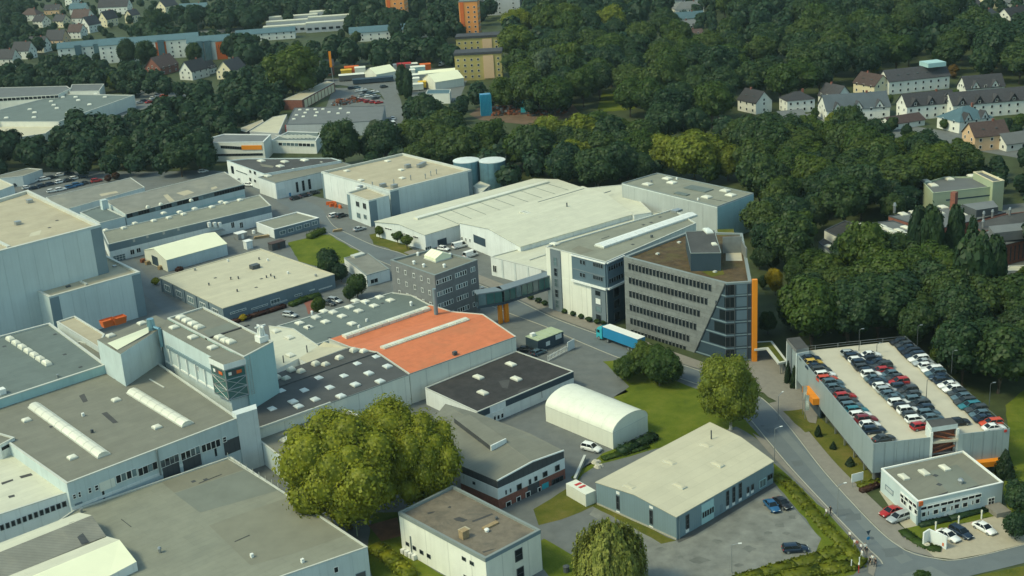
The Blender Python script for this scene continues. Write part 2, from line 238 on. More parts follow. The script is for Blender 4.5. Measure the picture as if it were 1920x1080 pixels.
class Bld:
    """a building surveyed by its roof corners (bearings px) at height h"""
    def __init__(s, name, label, cat, px, h, wall='pale_wall', roof='grey_roof', rim='coping', z0=0.0, par=.4, rimw=.3, group=None, make_wall=True, flat=True, bands=None):
        s.h = h; s.z0 = z0; s.P = [Vector((G(x, y, h).x, G(x, y, h).y)) for x, y in px]; n = len(px)
        c = sum(s.P, Vector((0, 0)))/n; s.c = c; s.zr = h-par if flat else h
        s.root = root(name, label, cat, (c.x, c.y, z0), 0, group)
        if make_wall:
            for (za, zb, m, nm) in (bands or [(z0, h, wall, 'wall')]):
                mb = MB(); mb.prism([(p.x, p.y) for p in s.P], za, zb-(.001 if zb < h else 0), 0, top=False); mb.build(nm, m, s.root)
        if flat:
            I = inset(s.P, rimw); mb = MB(); mb.poly([(p.x, p.y, s.zr) for p in s._ccw(I)]); mb.build('roof', roof, s.root)
            mb = MB(); O = inset(s.P, -.06)
            for i in range(n):
                j = (i+1) % n; a, b, c2, d = O[i], O[j], I[j], I[i]
                mb.poly([(a.x, a.y, h+.02), (b.x, b.y, h+.02), (c2.x, c2.y, h+.02), (d.x, d.y, h+.02)]); mb.poly([(d.x, d.y, h+.02), (c2.x, c2.y, h+.02), (c2.x, c2.y, s.zr-.01), (d.x, d.y, s.zr-.01)]); mb.poly([(a.x, a.y, h-.16), (b.x, b.y, h-.16), (b.x, b.y, h+.02), (a.x, a.y, h+.02)])
            mb.build('coping', rim, s.root)
    def _ccw(s, P):
        n = len(P); return P if sum(P[i].x*P[(i+1) % n].y-P[(i+1) % n].x*P[i].y for i in range(n)) > 0 else P[::-1]
    def face(s, i):
        a, b = s.P[i], s.P[(i+1) % len(s.P)]; d = (b-a).normalized(); n = Vector((d.y, -d.x)); m = (a+b)/2
        if n.dot(m-s.c) < 0: n = -n
        return a, b, d, n, (b-a).length
    def sz(s, i, px, py):
        """bearing met with wall i -> metres along it, height"""
        a, b, d, n, L = s.face(i); r = RC.T @ np.array([px-960.0, py-540.0, FPX]); t = (a.x*n.x+a.y*n.y)/(r[0]*n.x+r[1]*n.y)
        p = Vector((r[0]*t, r[1]*t)); return (p-a).dot(d), CAM_H+r[2]*t
    def fix(s, i, x0, y0, x1, y1):
        """a box drawn round a skewed opening -> its true top left and bottom right corners"""
        u, z = s.sz(i, (x0+x1)/2, (y0+y1)/2); p, q = [RC @ (np.array(s.at(i, u+k, z))-np.array([0, 0, CAM_H])) for k in (-.5, .5)]
        a, b = [(FPX*v[0]/v[2], FPX*v[1]/v[2]) for v in (p, q)]; sl = (b[1]-a[1])/(b[0]-a[0]) if abs(b[0]-a[0]) > 1e-6 else 0; k = abs(sl)*abs(x1-x0)*.5
        return (x0, y0+k, x1, y1-k) if sl < 0 and (y1-y0) > 3.2*k else (x0, y0, x1, y1)
    def at(s, i, u, z, out=0.0):
        a, b, d, n, L = s.face(i); p = a+d*u+n*out; return (p.x, p.y, z)
    def rz(s, i): a, b, d, n, L = s.face(i); return math.atan2(n.x, -n.y)
    def hang(s, i, u, z, name, me, out=0.0, parent=None):
        p = s.at(i, u, z, out); q = OFF[s.root.name]; return put(name, me, s.root, (p[0]-q[0], p[1]-q[1], p[2]-q[2]), (0, 0, s.rz(i)))
    def win(s, i, x0, y0, x1, y1, nx=1, ny=1, frame='white_paint', glass='glass', t=.1, name='window', lintel=False, raw=False):
        x0, y0, x1, y1 = (x0, y0, x1, y1) if raw else s.fix(i, x0, y0, x1, y1); a, b = s.sz(i, x0, y0), s.sz(i, x1, y1); w, h = abs(a[0]-b[0]), abs(a[1]-b[1])
        return s.hang(i, (a[0]+b[0])/2, (a[1]+b[1])/2, name, window_mesh(max(w, .3), max(h, .3), nx, ny, frame, glass, t, lintel), getattr(s, 'out', .02))
    def row(s, i, xa, ya, xb, yb, n, w, h, nx=1, ny=1, frame='white_paint', glass='glass', t=.08, name='window', lintel=False):
        a, b = s.sz(i, xa, ya), s.sz(i, xb, yb)
        for k in range(n):
            f = k/max(n-1, 1); g = glass
            if glass == 'mix': g = 'glass_lit' if random.random() < .25 else 'glass'
            s.hang(i, a[0]+(b[0]-a[0])*f, a[1]+(b[1]-a[1])*f, name, window_mesh(w, h, nx, ny, frame, g, t, lintel), .02)
    def band(s, i, z0, z1, m, name='cladding', u0=0.0, u1=1.0, th=.06):
        a, b, d, n, L = s.face(i); s.hang(i, L*(u0+u1)/2, (z0+z1)/2, name, box_mesh(name, (L*(u1-u0), th*2, z1-z0), m), 0)
    def slab(s, i, x0, y0, x1, y1, m, name='panel', th=.05):
        x0, y0, x1, y1 = s.fix(i, x0, y0, x1, y1); a, b = s.sz(i, x0, y0), s.sz(i, x1, y1); s.hang(i, (a[0]+b[0])/2, (a[1]+b[1])/2, name, box_mesh(name, (abs(a[0]-b[0]), th*2, abs(a[1]-b[1])), m), 0)
    def panels(s, i, n, z0, z1, m, u0=0.0, u1=1.0, gap=.05, name='panel', th=.05):
        a, b, d, nn, L = s.face(i); w = L*(u1-u0)/n
        for k in range(n): s.hang(i, L*u0+w*(k+.5), (z0+z1)/2, name, box_mesh(name, (w-gap, th*2, z1-z0), m), 0)
    def rp(s, px, py, z=None):
        q = OFF[s.root.name]; p = G(px, py, s.zr if z is None else z); return (p.x-q[0], p.y-q[1], p.z-q[2])
    def sky(s, px, py, w=1.6, l=2.0, h=.5, z=None, yaw=None, m='dome', name='skylight', tilt=None):
        return put(name, dome_mesh(w, l, h, m), s.root, s.rp(px, py, z), (0, 0, YAW if yaw is None else yaw) if tilt is None else tilt)
    def skies(s, pts, **k):
        for x, y in pts: s.sky(x, y, **k)
    def strip(s, a, b, w=2.6, h=.9, seg=8, z=None, m='dome', name='strip_skylight', barrel=True, za=None, zb=None):
        """a long rooflight along a line: each glazed length is a piece"""
        z = s.zr if z is None else z; A, B = G(*a, z), G(*b, z); d = (B-A); L = d.length; d.normalize(); n = Vector((-d.y, d.x, 0))
        base = MB().box(((A.x+B.x)/2, (A.y+B.y)/2, z+.15), (L+.3, w+.2, .3), math.atan2(d.y, d.x)).build(name, 'coping', s.root)
        for k in range(seg):
            mb = MB(); p, q = A+d*(L*k/seg+.06), A+d*(L*(k+1)/seg-.06); prof = [(-w/2, .3), (-w*.36, .3+h*.62), (-w*.15, .3+h*.95), (w*.15, .3+h*.95), (w*.36, .3+h*.62), (w/2, .3)] if barrel else [(-w/2, .3), (-w/2, .3+h*.4), (0, .3+h), (w/2, .3+h*.4), (w/2, .3)]
            r0 = [p+n*x+Vector((0, 0, y)) for x, y in prof]; r1 = [q+n*x+Vector((0, 0, y)) for x, y in prof]; m_ = len(prof)
            mb.add(r0+r1, [(j, j+1, m_+j+1, m_+j) for j in range(m_-1)]+[tuple(range(m_))[::-1], tuple(range(m_, 2*m_))]); mb.build('pane', m, base)
    def bx(s, px, py, d, m, name, z=None, yaw=None):
        p = s.rp(px, py, z); return put(name, box_mesh(name, d, m), s.root, (p[0], p[1], p[2]+d[2]/2), (0, 0, YAW if yaw is None else yaw))
    def vent(s, px, py, r=.35, h=.9, m='metal', z=None, name='vent'):
        k = ('vent', r, h, m)
        if k not in BOXC: mb = MB(); mb.tube((0, 0, 0), (0, 0, h*.75), r*.7, n=8); mb.tube((0, 0, h*.72), (0, 0, h), r, r*.6, n=8); BOXC[k] = mb.mesh('vent', [m])
        return put(name, BOXC[k], s.root, s.rp(px, py, z))
    def clutter(s, n, seed, pipes=2):
        """drains, small vents and cable runs strewn over a flat roof"""
        r = random.Random(seed); I = inset(s.P, 1.5); xs = [p.x for p in I]; ys = [p.y for p in I]; q = OFF[s.root.name]; k = 0
        while k < n:
            x, y = r.uniform(min(xs), max(xs)), r.uniform(min(ys), max(ys))
            c = False; j = len(I)-1
            for i in range(len(I)):
                if (I[i].y > y) != (I[j].y > y) and x < (I[j].x-I[i].x)*(y-I[i].y)/(I[j].y-I[i].y)+I[i].x: c = not c
                j = i
            if not c: k += .2; continue
            k += 1; t = r.random(); loc = (x-q[0], y-q[1], s.zr-q[2])
            if t < .45: put('roof_vent', box_mesh('roof_vent', (.5, .5, .7), r.choice(('metal', 'metal_dark', 'white_paint'))), s.root, (loc[0], loc[1], loc[2]+.35), (0, 0, YAW))
            elif t < .9: put('roof_drain', box_mesh('roof_drain', (.8, .8, .05), 'dark_clad'), s.root, (loc[0], loc[1], loc[2]+.03), (0, 0, YAW))
            else: put('roof_cable', box_mesh('roof_cable', (round(r.uniform(2, 7), 0), .09, .08), 'metal_dark'), s.root, (loc[0], loc[1], loc[2]+.07), (0, 0, YAW+r.choice((0, 1.5708))))
    def patch(s, pxs, m, name='roof_patch', dz=.012):
        P = [G(x, y, s.zr+dz) for x, y in pxs]; MB().poly([tuple(p) for p in P]).build(name, m, s.root)
def gable(name, label, cat, px, he, hr, wall='render_white', roof='tile_dark', z0=0.0, over=.3, th=.18, group=None, coords=None):
    """P0,P1 | P2,P3: eaves run P0->P1 and P3->P2, gables stand on P1P2 and P3P0"""
    b = Bld(name, label, cat, px, he, wall, roof, z0=z0, flat=False, group=group) if coords is None else BldXY(name, label, cat, coords, he, wall, z0, group)
    P = [Vector((p.x, p.y, he)) for p in b.P]; r0 = (P[0]+P[3])/2; r1 = (P[1]+P[2])/2; r0.z = r1.z = hr
    MB().poly([P[1], P[2], r1]).build('gable', wall, b.root); MB().poly([P[3], P[0], r0]).build('gable', wall, b.root)
    d = (r1-r0).normalized(); e0, e1 = r0-d*over, r1+d*over; up = Vector((0, 0, th))
    for A, B in ((P[0], P[1]), (P[3], P[2])):
        oa = (A-r0); ob = (B-r1); a = A+oa*(over/oa.length)-d*over+Vector((0, 0, .02)); c = B+ob*(over/ob.length)+d*over+Vector((0, 0, .02)); q0, q1 = e0+Vector((0, 0, .02)), e1+Vector((0, 0, .02))
        m2 = MB(); m2.add([a, c, q1, q0, a+up, c+up, q1+up, q0+up], [(3, 2, 1, 0), (4, 5, 6, 7), (0, 1, 5, 4), (1, 2, 6, 5), (2, 3, 7, 6), (3, 0, 4, 7)]); m2.build('roof', roof, b.root)
    b.hr = hr; b.ridge = (e0, e1); return b
class BldXY(Bld):
    def __init__(s, name, label, cat, P, h, wall, z0, group=None):
        s.h = h; s.z0 = z0; s.zr = h; s.P = [Vector(p) for p in P]; s.c = sum(s.P, Vector((0, 0)))/len(P); s.root = root(name, label, cat, (s.c.x, s.c.y, z0), 0, group)
        MB().prism([(p.x, p.y) for p in s.P], z0, h, 0, top=False).build('wall', wall, s.root)
def rectxy(px, py, w, l, yaw):
    g = G(px, py); c, s_ = math.cos(yaw), math.sin(yaw); return [Vector((g.x+x*c-y*s_, g.y+x*s_+y*c)) for x, y in ((-l/2, -w/2), (l/2, -w/2), (l/2, w/2), (-l/2, w/2))]
# ================================================================ GROUND
def sheet(name, pxs, z, m, thick=0.0):
    P = [G(x, y) for x, y in pxs]; mb = MB()
    if thick: mb.prism([(p.x, p.y) for p in P], 0.0, z, 0, mt=0)
    else:
        xy = [(p.x, p.y) for p in P]; n = len(xy)
        if sum(xy[i][0]*xy[(i+1) % n][1]-xy[(i+1) % n][0]*xy[i][1] for i in range(n)) < 0: xy = xy[::-1]
        mb.poly([(x, y, z) for x, y in xy])
    me = mb.mesh(name, [m])
    o = tag(put(name, me), kind='structure'); return o
def smooth_path(pts, k=4):
    out = []
    for i in range(len(pts)-1):
        p0, p1, p2, p3 = pts[max(i-1, 0)], pts[i], pts[i+1], pts[min(i+2, len(pts)-1)]
        for j in range(k):
            t = j/k; out.append(tuple(.5*(2*p1[a]+(p2[a]-p0[a])*t+(2*p0[a]-5*p1[a]+4*p2[a]-p3[a])*t*t+(3*p1[a]-p0[a]-3*p2[a]+p3[a])*t**3) for a in range(2)))
    return out+[tuple(pts[-1])]
def ribbon(name, left, right, z, m, k=4):
    a, b = smooth_path(left, k), smooth_path(right, k); n = 60
    def res(p, n):
        P = [G(*q).xy for q in p]; s_ = [0]
        for i in range(1, len(P)): s_.append(s_[-1]+(P[i]-P[i-1]).length)
        t = np.linspace(0, s_[-1], n); return [(float(np.interp(u, s_, [q.x for q in P])), float(np.interp(u, s_, [q.y for q in P]))) for u in t]
    A, B = res(a, n), res(b, n); mb = MB(); mb.add([(*p, z) for p in A]+[(*p, z) for p in B], [(i, i+1, n+i+1, n+i) for i in range(n-1)]); o = mb.build(name, m); tag(o, kind='structure'); return A, B
def road_bits():
    r = random.Random(11); mb = MB()
    for k in range(26):
        i = r.uniform(3, len(RL)-2); a = int(i); f = i-a; L_ = G(RL[a][0]+(RL[a+1][0]-RL[a][0])*f, RL[a][1]+(RL[a+1][1]-RL[a][1])*f); j = min(range(len(RR)), key=lambda q: (G(*RR[q])-L_).length); R2 = G(*RR[j]); c = L_+(R2-L_)*r.uniform(.2, .8)
        if k < 9: mb = MB().tube((c.x, c.y, .06), (c.x, c.y, .072), .42, n=12); tag(mb.build('manhole_cover', 'metal_dark'), kind='structure')
        else: mb = MB().poly([(c.x+dx, c.y+dy, .063+k*.0006) for dx, dy in ((-r.uniform(.6, 2.4), -1.2), (r.uniform(.6, 2.4), -1.0), (r.uniform(.8, 2.2), 1.3), (-r.uniform(.5, 2.0), 1.1))]); tag(mb.build('asphalt_patch', r.choice(('road_old', 'road_old', 'road_patch'))), kind='structure')
def kerb_line(name, pts, w=.18, h=.13, m='kerb', k=4):
    P = [G(*q).xy for q in smooth_path(pts, k)]; mb = MB()
    for i in range(len(P)-1):
        d = P[i+1]-P[i]; L = d.length
        if L < .05: continue
        c = (P[i]+P[i+1])/2; mb.box((c.x, c.y, h/2), (L+.02, w, h), math.atan2(d.y, d.x))
    return tag(mb.build(name, m), kind='structure')
gm = MB(); gm.poly([(-4000, -300, 0), (4000, -300, 0), (4000, 6500, 0), (-4000, 6500, 0)]); struct('ground', gm, 'earth')
sheet('works_yard', [(-260, 352), (120, 322), (300, 326), (430, 322), (470, 340), (640, 380), (900, 420), (1040, 520), (1180, 640), (1340, 700), (1480, 790), (1580, 900), (1660, 1045), (1640, 1100), (1500, 1300), (700, 1300), (-400, 1300)], .02, 'asphalt')
RR = [(560, 372), (600, 388), (612, 405), (627, 425), (660, 442), (705, 462), (757, 477), (860, 518), (962, 560), (1039, 597), (1133, 632), (1225, 668), (1310, 695), (1400, 732), (1440, 757), (1487, 810), (1547, 887), (1625, 972), (1665, 1010), (1697, 1032)]
RL = [(540, 395), (585, 405), (602, 415), (612, 435), (687, 477), (730, 497), (838, 540), (948, 585), (1023, 613), (1084, 640), (1170, 675), (1270, 708), (1340, 735), (1395, 775), (1440, 827), (1485, 880), (1557, 957), (1615, 1017), (1647, 1047), (1655, 1058)]
ribbon('main_road', RL, RR, .05, 'road')
ribbon('side_road', [(1640, 1090), (1760, 1092), (1840, 1075), (1920, 1056), (2200, 985)], [(1640, 1040), (1697, 1032), (1750, 1047), (1790, 1051), (1920, 1022), (2200, 950)], .055, 'road')
ribbon('road_resurfaced_strip', [(1450, 800), (1500, 858), (1575, 945), (1640, 1012), (1690, 1058)], [(1462, 795), (1512, 850), (1592, 940), (1655, 1003), (1712, 1050)], .06, 'road_patch')
ribbon('road_lower_patch', [(1690, 1078), (1730, 1100)], [(1745, 1062), (1790, 1085)], .0605, 'road_patch')
ribbon('upper_road', [(-200, 395), (0, 347), (150, 337), (300, 338), (400, 334), (470, 352), (560, 400)], [(-200, 372), (0, 330), (150, 322), (300, 322), (400, 320), (480, 336), (585, 385)], .045, 'road')
ribbon('hall_lane', [(205, 470), (240, 520), (300, 580), (330, 610)], [(235, 462), (285, 530), (345, 580), (400, 612)], .045, 'road')
ribbon('far_lane', [(590, 158), (640, 160), (700, 168), (722, 190), (727, 230), (720, 262)], [(590, 148), (650, 148), (715, 156), (748, 180), (756, 225), (752, 262)], .05, 'asphalt')
road_bits()
kerb_line('kerb_road_inner', RL[3:]); kerb_line('kerb_road_outer', RR[2:]); kerb_line('kerb_side_road', [(1697, 1032), (1720, 1041), (1750, 1047), (1790, 1051), (1850, 1040), (1920, 1022), (2100, 975)])
# pavements are raised behind their kerbs
ribbon('pavement_office_side', [(1442, 757), (1489, 810), (1549, 887), (1627, 972), (1667, 1010), (1699, 1031), (1750, 1046)], [(1470, 750), (1517, 810), (1575, 878), (1650, 950), (1690, 988), (1720, 1008), (1752, 1022)], .125, 'paving')
ribbon('pavement_walkers_side', [(1410, 812), (1450, 858), (1500, 908), (1555, 962), (1600, 1010), (1625, 1044), (1628, 1075)], [(1437, 827), (1482, 880), (1554, 957), (1612, 1017), (1640, 1042), (1644, 1058), (1638, 1082)], .125, 'paving')
ribbon('pavement_halls_side', [(757, 474), (962, 557), (1039, 594), (1133, 629), (1225, 665), (1310, 692)], [(775, 468), (985, 550), (1060, 585), (1150, 618), (1240, 652), (1330, 684)], .125, 'paving')
sheet('office_forecourt', [(1648, 922), (1672, 914), (1700, 948), (1722, 985), (1785, 985), (1860, 965), (1890, 975), (1920, 1002), (2050, 975), (2050, 985), (1920, 1021), (1850, 1039), (1790, 1050), (1752, 1046), (1735, 1030), (1690, 985)], .13, 'pale_paving')
sheet('deck_forecourt', [(1425, 730), (1440, 745), (1470, 760), (1500, 790), (1530, 795), (1535, 770), (1520, 740), (1495, 720), (1480, 700), (1440, 700)], .13, 'paving')
sheet('entrance_court', [(1320, 690), (1400, 730), (1470, 745), (1480, 700), (1450, 660), (1400, 655), (1330, 672)], .11, 'paving')
# lawns and rough grass
def lawn(name, pts, z=.03, m='lawn'):
    r = random.Random(name); n = len(pts); out = []
    for i in range(n):
        (ax, ay), (bx, by) = pts[i], pts[(i+1) % n]; L = (G(ax, ay)-G(bx, by)).length; k = max(1, min(14, int(L/2.2)))
        for j in range(k): f = j/k; out.append((ax+(bx-ax)*f+(r.uniform(-1.6, 1.6) if j else 0), ay+(by-ay)*f+(r.uniform(-1.2, 1.2) if j else 0)))
    return sheet(name, out, z, m)
lawn('lawn_workshop_garden', [(540, 455), (600, 440), (615, 440), (690, 482), (700, 486), (670, 490), (600, 500), (560, 490)])
lawn('lawn_hall_verge', [(692, 440), (712, 436), (780, 470), (800, 490), (770, 480), (700, 458)], .04, 'rough_grass')
lawn('lawn_tent_meadow', [(1130, 678), (1160, 675), (1270, 715), (1335, 740), (1400, 790), (1440, 835), (1380, 800), (1200, 850), (1125, 870), (1092, 890), (1082, 905), (1070, 895), (1130, 850), (1215, 815), (1185, 768), (1150, 745), (1180, 725)])
lawn('lawn_rough_slope', [(1000, 955), (1065, 915), (1120, 945), (1090, 960), (1050, 975), (1010, 985)], .032, 'rough_grass')
lawn('lawn_hall_foot', [(1108, 948), (1120, 944), (1268, 1014), (1240, 1020), (1180, 985)], .034, 'rough_grass')
lawn('lawn_white_house', [(690, 1015), (700, 960), (745, 960), (757, 1035), (850, 1090), (800, 1130), (720, 1130), (690, 1060)], .03)
lawn('lawn_white_house_side', [(1012, 1015), (1020, 1010), (1080, 1045), (1085, 1080), (1040, 1090), (1018, 1066)], .03)
lawn('lawn_road_bank', [(1450, 868), (1470, 885), (1555, 965), (1600, 1015), (1622, 1052), (1600, 1078), (1480, 1100), (1380, 1100), (1430, 1065), (1530, 1035), (1540, 1010), (1490, 950), (1452, 905)], .036)
lawn('lawn_deck_bank', [(1500, 790), (1540, 785), (1580, 820), (1640, 890), (1654, 908), (1620, 925), (1600, 912), (1560, 870), (1520, 820)], .036, 'rough_grass')
lawn('lawn_entrance_bed', [(1468, 772), (1505, 768), (1525, 808), (1510, 812), (1490, 795)], .14, 'rough_grass')
lawn('lawn_office_corner', [(1690, 994), (1724, 986), (1830, 962), (1862, 955), (1868, 968), (1790, 985), (1755, 1000), (1765, 1030), (1740, 1032), (1710, 1015)], .145)
lawn('lawn_deck_side', [(1885, 760), (1960, 700), (2050, 760), (2050, 960), (1900, 1000), (1880, 920), (1893, 860)], .03)
lawn('lawn_wood_glade', [(1140, 185), (1200, 175), (1190, 205), (1130, 210)], .03)
lawn('lawn_lower_corner', [(1700, 1105), (1840, 1078), (1930, 1060), (1960, 1130), (1700, 1140)], .06, 'rough_grass')
sheet('gravel_yard', [(1275, 1018), (1300, 1000), (1452, 912), (1490, 955), (1540, 1012), (1528, 1035), (1430, 1065), (1380, 1095), (1215, 1095), (1190, 1010), (1105, 965), (1118, 948), (1190, 985)], .028, 'gravel_yard')
for i, (x, y, w, h) in enumerate(((1276, 1045, 6, 3), (1312, 1051, 18, 6), (1405, 1029, 11, 6), (1345, 1015, 10, 4), (1462, 985, 10, 4), (1485, 970, 8, 4), (1440, 1000, 9, 3), (1385, 1060, 9, 3), (1240, 1030, 10, 4), (1475, 1000, 7, 3))):
    lawn('yard_hollow', [(x+w*math.cos(a*.785)*(1+.3*math.sin(a*3+i)), y+h*math.sin(a*.785)*(1+.3*math.cos(a*2+i))) for a in range(8)], .031+i*.0004, 'yard_damp')
sheet('hall_apron', [(1272, 1018), (1268, 1010), (1452, 900), (1458, 910), (1300, 1006)], .033, 'asphalt_dark')  # darker asphalt strip; the hall's shade is put into its colour too
sheet('tent_yard', [(900, 790), (960, 745), (1075, 700), (1120, 690), (1178, 735), (1150, 745), (1085, 760), (1020, 795), (1090, 840), (1110, 870), (1060, 895), (950, 830)], .03, 'asphalt')
sheet('brick_path', [(566, 563), (584, 556), (592, 580), (578, 590), (574, 575)], .05, 'red_brick')
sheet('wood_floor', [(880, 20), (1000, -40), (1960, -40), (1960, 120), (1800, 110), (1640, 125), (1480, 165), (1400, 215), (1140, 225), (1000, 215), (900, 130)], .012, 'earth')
sheet('soil_patch', [(690, 985), (745, 970), (752, 1005), (715, 1015)], .036, 'soil')
sheet('far_car_park', [(205, 222), (265, 168), (330, 160), (385, 165), (380, 175), (320, 185), (262, 208), (230, 225)], .04, 'asphalt')
sheet('dealer_yard', [(610, 205), (625, 165), (690, 165), (730, 195), (725, 245), (690, 250)], .036, 'asphalt')
sheet('scrap_yard', [(880, 215), (900, 200), (1070, 192), (1090, 215), (1000, 235), (900, 225)], .036, 'brown_ground')
sheet('fair_yard', [(640, 160), (660, 128), (850, 128), (880, 140), (860, 190), (780, 190), (740, 172)], .034, 'asphalt')
sheet('terrace_street', [(1430, 228), (1500, 215), (1620, 200), (1700, 235), (1840, 255), (1930, 240), (1930, 300), (1700, 260), (1500, 240)], .03, 'asphalt')
sheet('estate_street', [(230, 75), (340, 60), (460, 52), (470, 60), (340, 72), (240, 85)], .03, 'asphalt')
sheet('right_works_yard', [(1640, 480), (1700, 400), (1930, 380), (1980, 500), (1900, 560), (1800, 520)], .03, 'asphalt')
sheet('garden_lawn_far', [(1130, 170), (1215, 165), (1200, 200), (1120, 205)], .025, 'lawn')

# ================================================================ CROWNS
def ico(n=1):
    t = (1+5**.5)/2; V = [(-1, t, 0), (1, t, 0), (-1, -t, 0), (1, -t, 0), (0, -1, t), (0, 1, t), (0, -1, -t), (0, 1, -t), (t, 0, -1), (t, 0, 1), (-t, 0, -1), (-t, 0, 1)]
    F = [(0, 11, 5), (0, 5, 1), (0, 1, 7), (0, 7, 10), (0, 10, 11), (1, 5, 9), (5, 11, 4), (11, 10, 2), (10, 7, 6), (7, 1, 8), (3, 9, 4), (3, 4, 2), (3, 2, 6), (3, 6, 8), (3, 8, 9), (4, 9, 5), (2, 4, 11), (6, 2, 10), (8, 6, 7), (9, 8, 1)]
    V = [np.array(v)/np.linalg.norm(v) for v in V]
    for _ in range(n):
        c = {}; F2 = []
        def mid(a, b):
            k = (min(a, b), max(a, b))
            if k not in c: m_ = V[a]+V[b]; V.append(m_/np.linalg.norm(m_)); c[k] = len(V)-1
            return c[k]
        for a, b, d in F: x, y, z = mid(a, b), mid(b, d), mid(d, a); F2 += [(a, x, z), (b, y, x), (d, z, y), (x, y, z)]
        F = F2
    return np.array(V), np.array(F)
ICV, ICF = ico(1); IC0V, IC0F = ico(0)
def unit(n, r):
    v = r.normal(size=(n, 3)); return v/np.linalg.norm(v, axis=1)[:, None]
def quads(P, Nn, size, r, asp=1.0, tang=None):
    n = len(P); T = unit(n, r) if tang is None else tang; T = T-(T*Nn).sum(1)[:, None]*Nn; T /= np.linalg.norm(T, axis=1)[:, None]+1e-9; Bn = np.cross(Nn, T)
    a = (T*size[:, None]*asp)*.5; b = (Bn*size[:, None])*.5
    k = r.uniform(.6, 1.25, (n, 4))[:, :, None]
    V = np.stack([P-a*k[:, 0]-b*k[:, 1], P+a*k[:, 1]-b*k[:, 2], P+a*k[:, 2]+b*k[:, 3], P-a*k[:, 3]+b*k[:, 0]], 1).reshape(-1, 3); F = np.arange(4*n).reshape(n, 4); return V, F
def crown_arrays(seed, n, leaf, lobes=16, kind='round', core=True, fine=True):
    """a crown of unit half-width standing on z=0..2, leaf faces set round many lobes"""
    r = np.random.default_rng(seed); cs = []; rs = []
    if kind in ('round', 'bush', 'birch'):
        big = unit(7, r)*.36      # a few main boughs, then many leaf masses set over them
        for k in range(lobes):
            d = unit(1, r)[0]; d[2] = d[2]*.92+.08; bo = big[k % 7]; q = r.uniform(.48, .84); cs.append((d*q*.84+bo*.32)*np.array([1, 1, .97])); rs.append(r.uniform(.11, .30) if k % 4 else r.uniform(.26, .36))
        cs.append(np.zeros(3)); rs.append(.68); cz = 1.0
    elif kind == 'column':
        for k in range(lobes): z = -1+2*(k+.5)/lobes; w = .75*math.sqrt(max(.08, 1-abs(z)**2.6)); a = r.uniform(0, 6.28); cs.append(np.array([math.cos(a)*w*.45, math.sin(a)*w*.45, z*.95])); rs.append(w*.62)
        cz = 1.0
    elif kind == 'cone':
        for k in range(lobes): f = (k+.5)/lobes; z = -1+1.85*f; w = 1.0*(1-f)**.85+.08; a = k*2.4; cs.append(np.array([math.cos(a)*w*.45, math.sin(a)*w*.45, z])); rs.append(w*.55+.05)
        cz = 1.0
    cs, rs = np.array(cs), np.array(rs); w = rs**2/(rs**2).sum(); idx = r.choice(len(rs), size=int(n*1.9), p=w); d = unit(len(idx), r); rad = rs[idx]*(1+r.normal(0, .13, len(idx)))
    sc = np.array([1, 1, 1.0]); P = cs[idx]+d*rad[:, None]
    D = np.linalg.norm(P[:, None, :]-cs[None], axis=2)/rs[None]; D[np.arange(len(idx)), idx] = 9; ok = (D.min(1) > .86); P, d = P[ok][:n], d[ok][:n]
    Nn = d+unit(len(P), r)*.45+np.array([0, 0, .25]); Nn /= np.linalg.norm(Nn, axis=1)[:, None]
    sz = leaf*r.uniform(.55, 1.35, len(P)); V, F = quads(P, Nn, sz, r); V = V+np.array([0, 0, cz])
    tri = None
    if core:
        cv = []; cf = []; o = len(V); iv, jf = (ICV, ICF) if fine else (IC0V, IC0F)
        for c, q in zip(cs, rs): cv.append(iv*(q*.84)*(1+r.normal(0, .06, (len(iv), 1)))+c+np.array([0, 0, cz])); cf.append(jf+o); o += len(iv)
        V = np.concatenate([V]+cv); tri = np.concatenate(cf)
    return V, F, tri
def np_mesh(name, V, F, tri=None, m=None):
    me = bpy.data.meshes.new(name); nq = len(F); nt = 0 if tri is None else len(tri); me.vertices.add(len(V)); me.vertices.foreach_set('co', V.astype(np.float32).ravel())
    li = F.ravel() if tri is None else np.concatenate([F.ravel(), tri.ravel()]); me.loops.add(len(li)); me.loops.foreach_set('vertex_index', li.astype(np.int32))
    ls = np.concatenate([np.arange(nq)*4, nq*4+np.arange(nt)*3]); me.polygons.add(nq+nt); me.polygons.foreach_set('loop_start', ls.astype(np.int32))
    if m: me.materials.append(M[m])
    me.update(calc_edges=True); me.validate(); return me
CROWN = {}
def crown(kind, mname, variant, n, leaf, lobes):
    k = (kind, mname, variant, n)
    if k not in CROWN: CROWN[k] = np_mesh('crown', *crown_arrays(100+variant*13+hash_s(kind), n, leaf, lobes, kind), mname)
    return CROWN[k]
def hash_s(s): return sum(ord(c)*(i+1) for i, c in enumerate(s)) % 97
TRUNK = {}
def trunk_mesh(v, m='bark'):
    if (v, m) not in TRUNK:
        r = random.Random(v); mb = MB(); mb.tube((0, 0, 0), (0, 0, .10), 1.5, 1.0, 7); mb.tube((0, 0, .10), (.1, .05, .62), 1.0, .7, 7, caps=False)
        for k in range(4):
            a = k*1.6+r.random(); z = .5+.1*k; mb.tube((.08, .04, z), (.1+4.2*math.cos(a)*(.8+.4*r.random()), 4.2*math.sin(a)*(.8+.4*r.random()), min(.98, z+.3)), .55, .15, 5, caps=False)
        mb.tube((.1, .05, .62), (.3, -.2, 1.0), .7, .2, 6, caps=False); TRUNK[(v, m)] = mb.mesh('trunk', [m])
    return TRUNK[(v, m)]
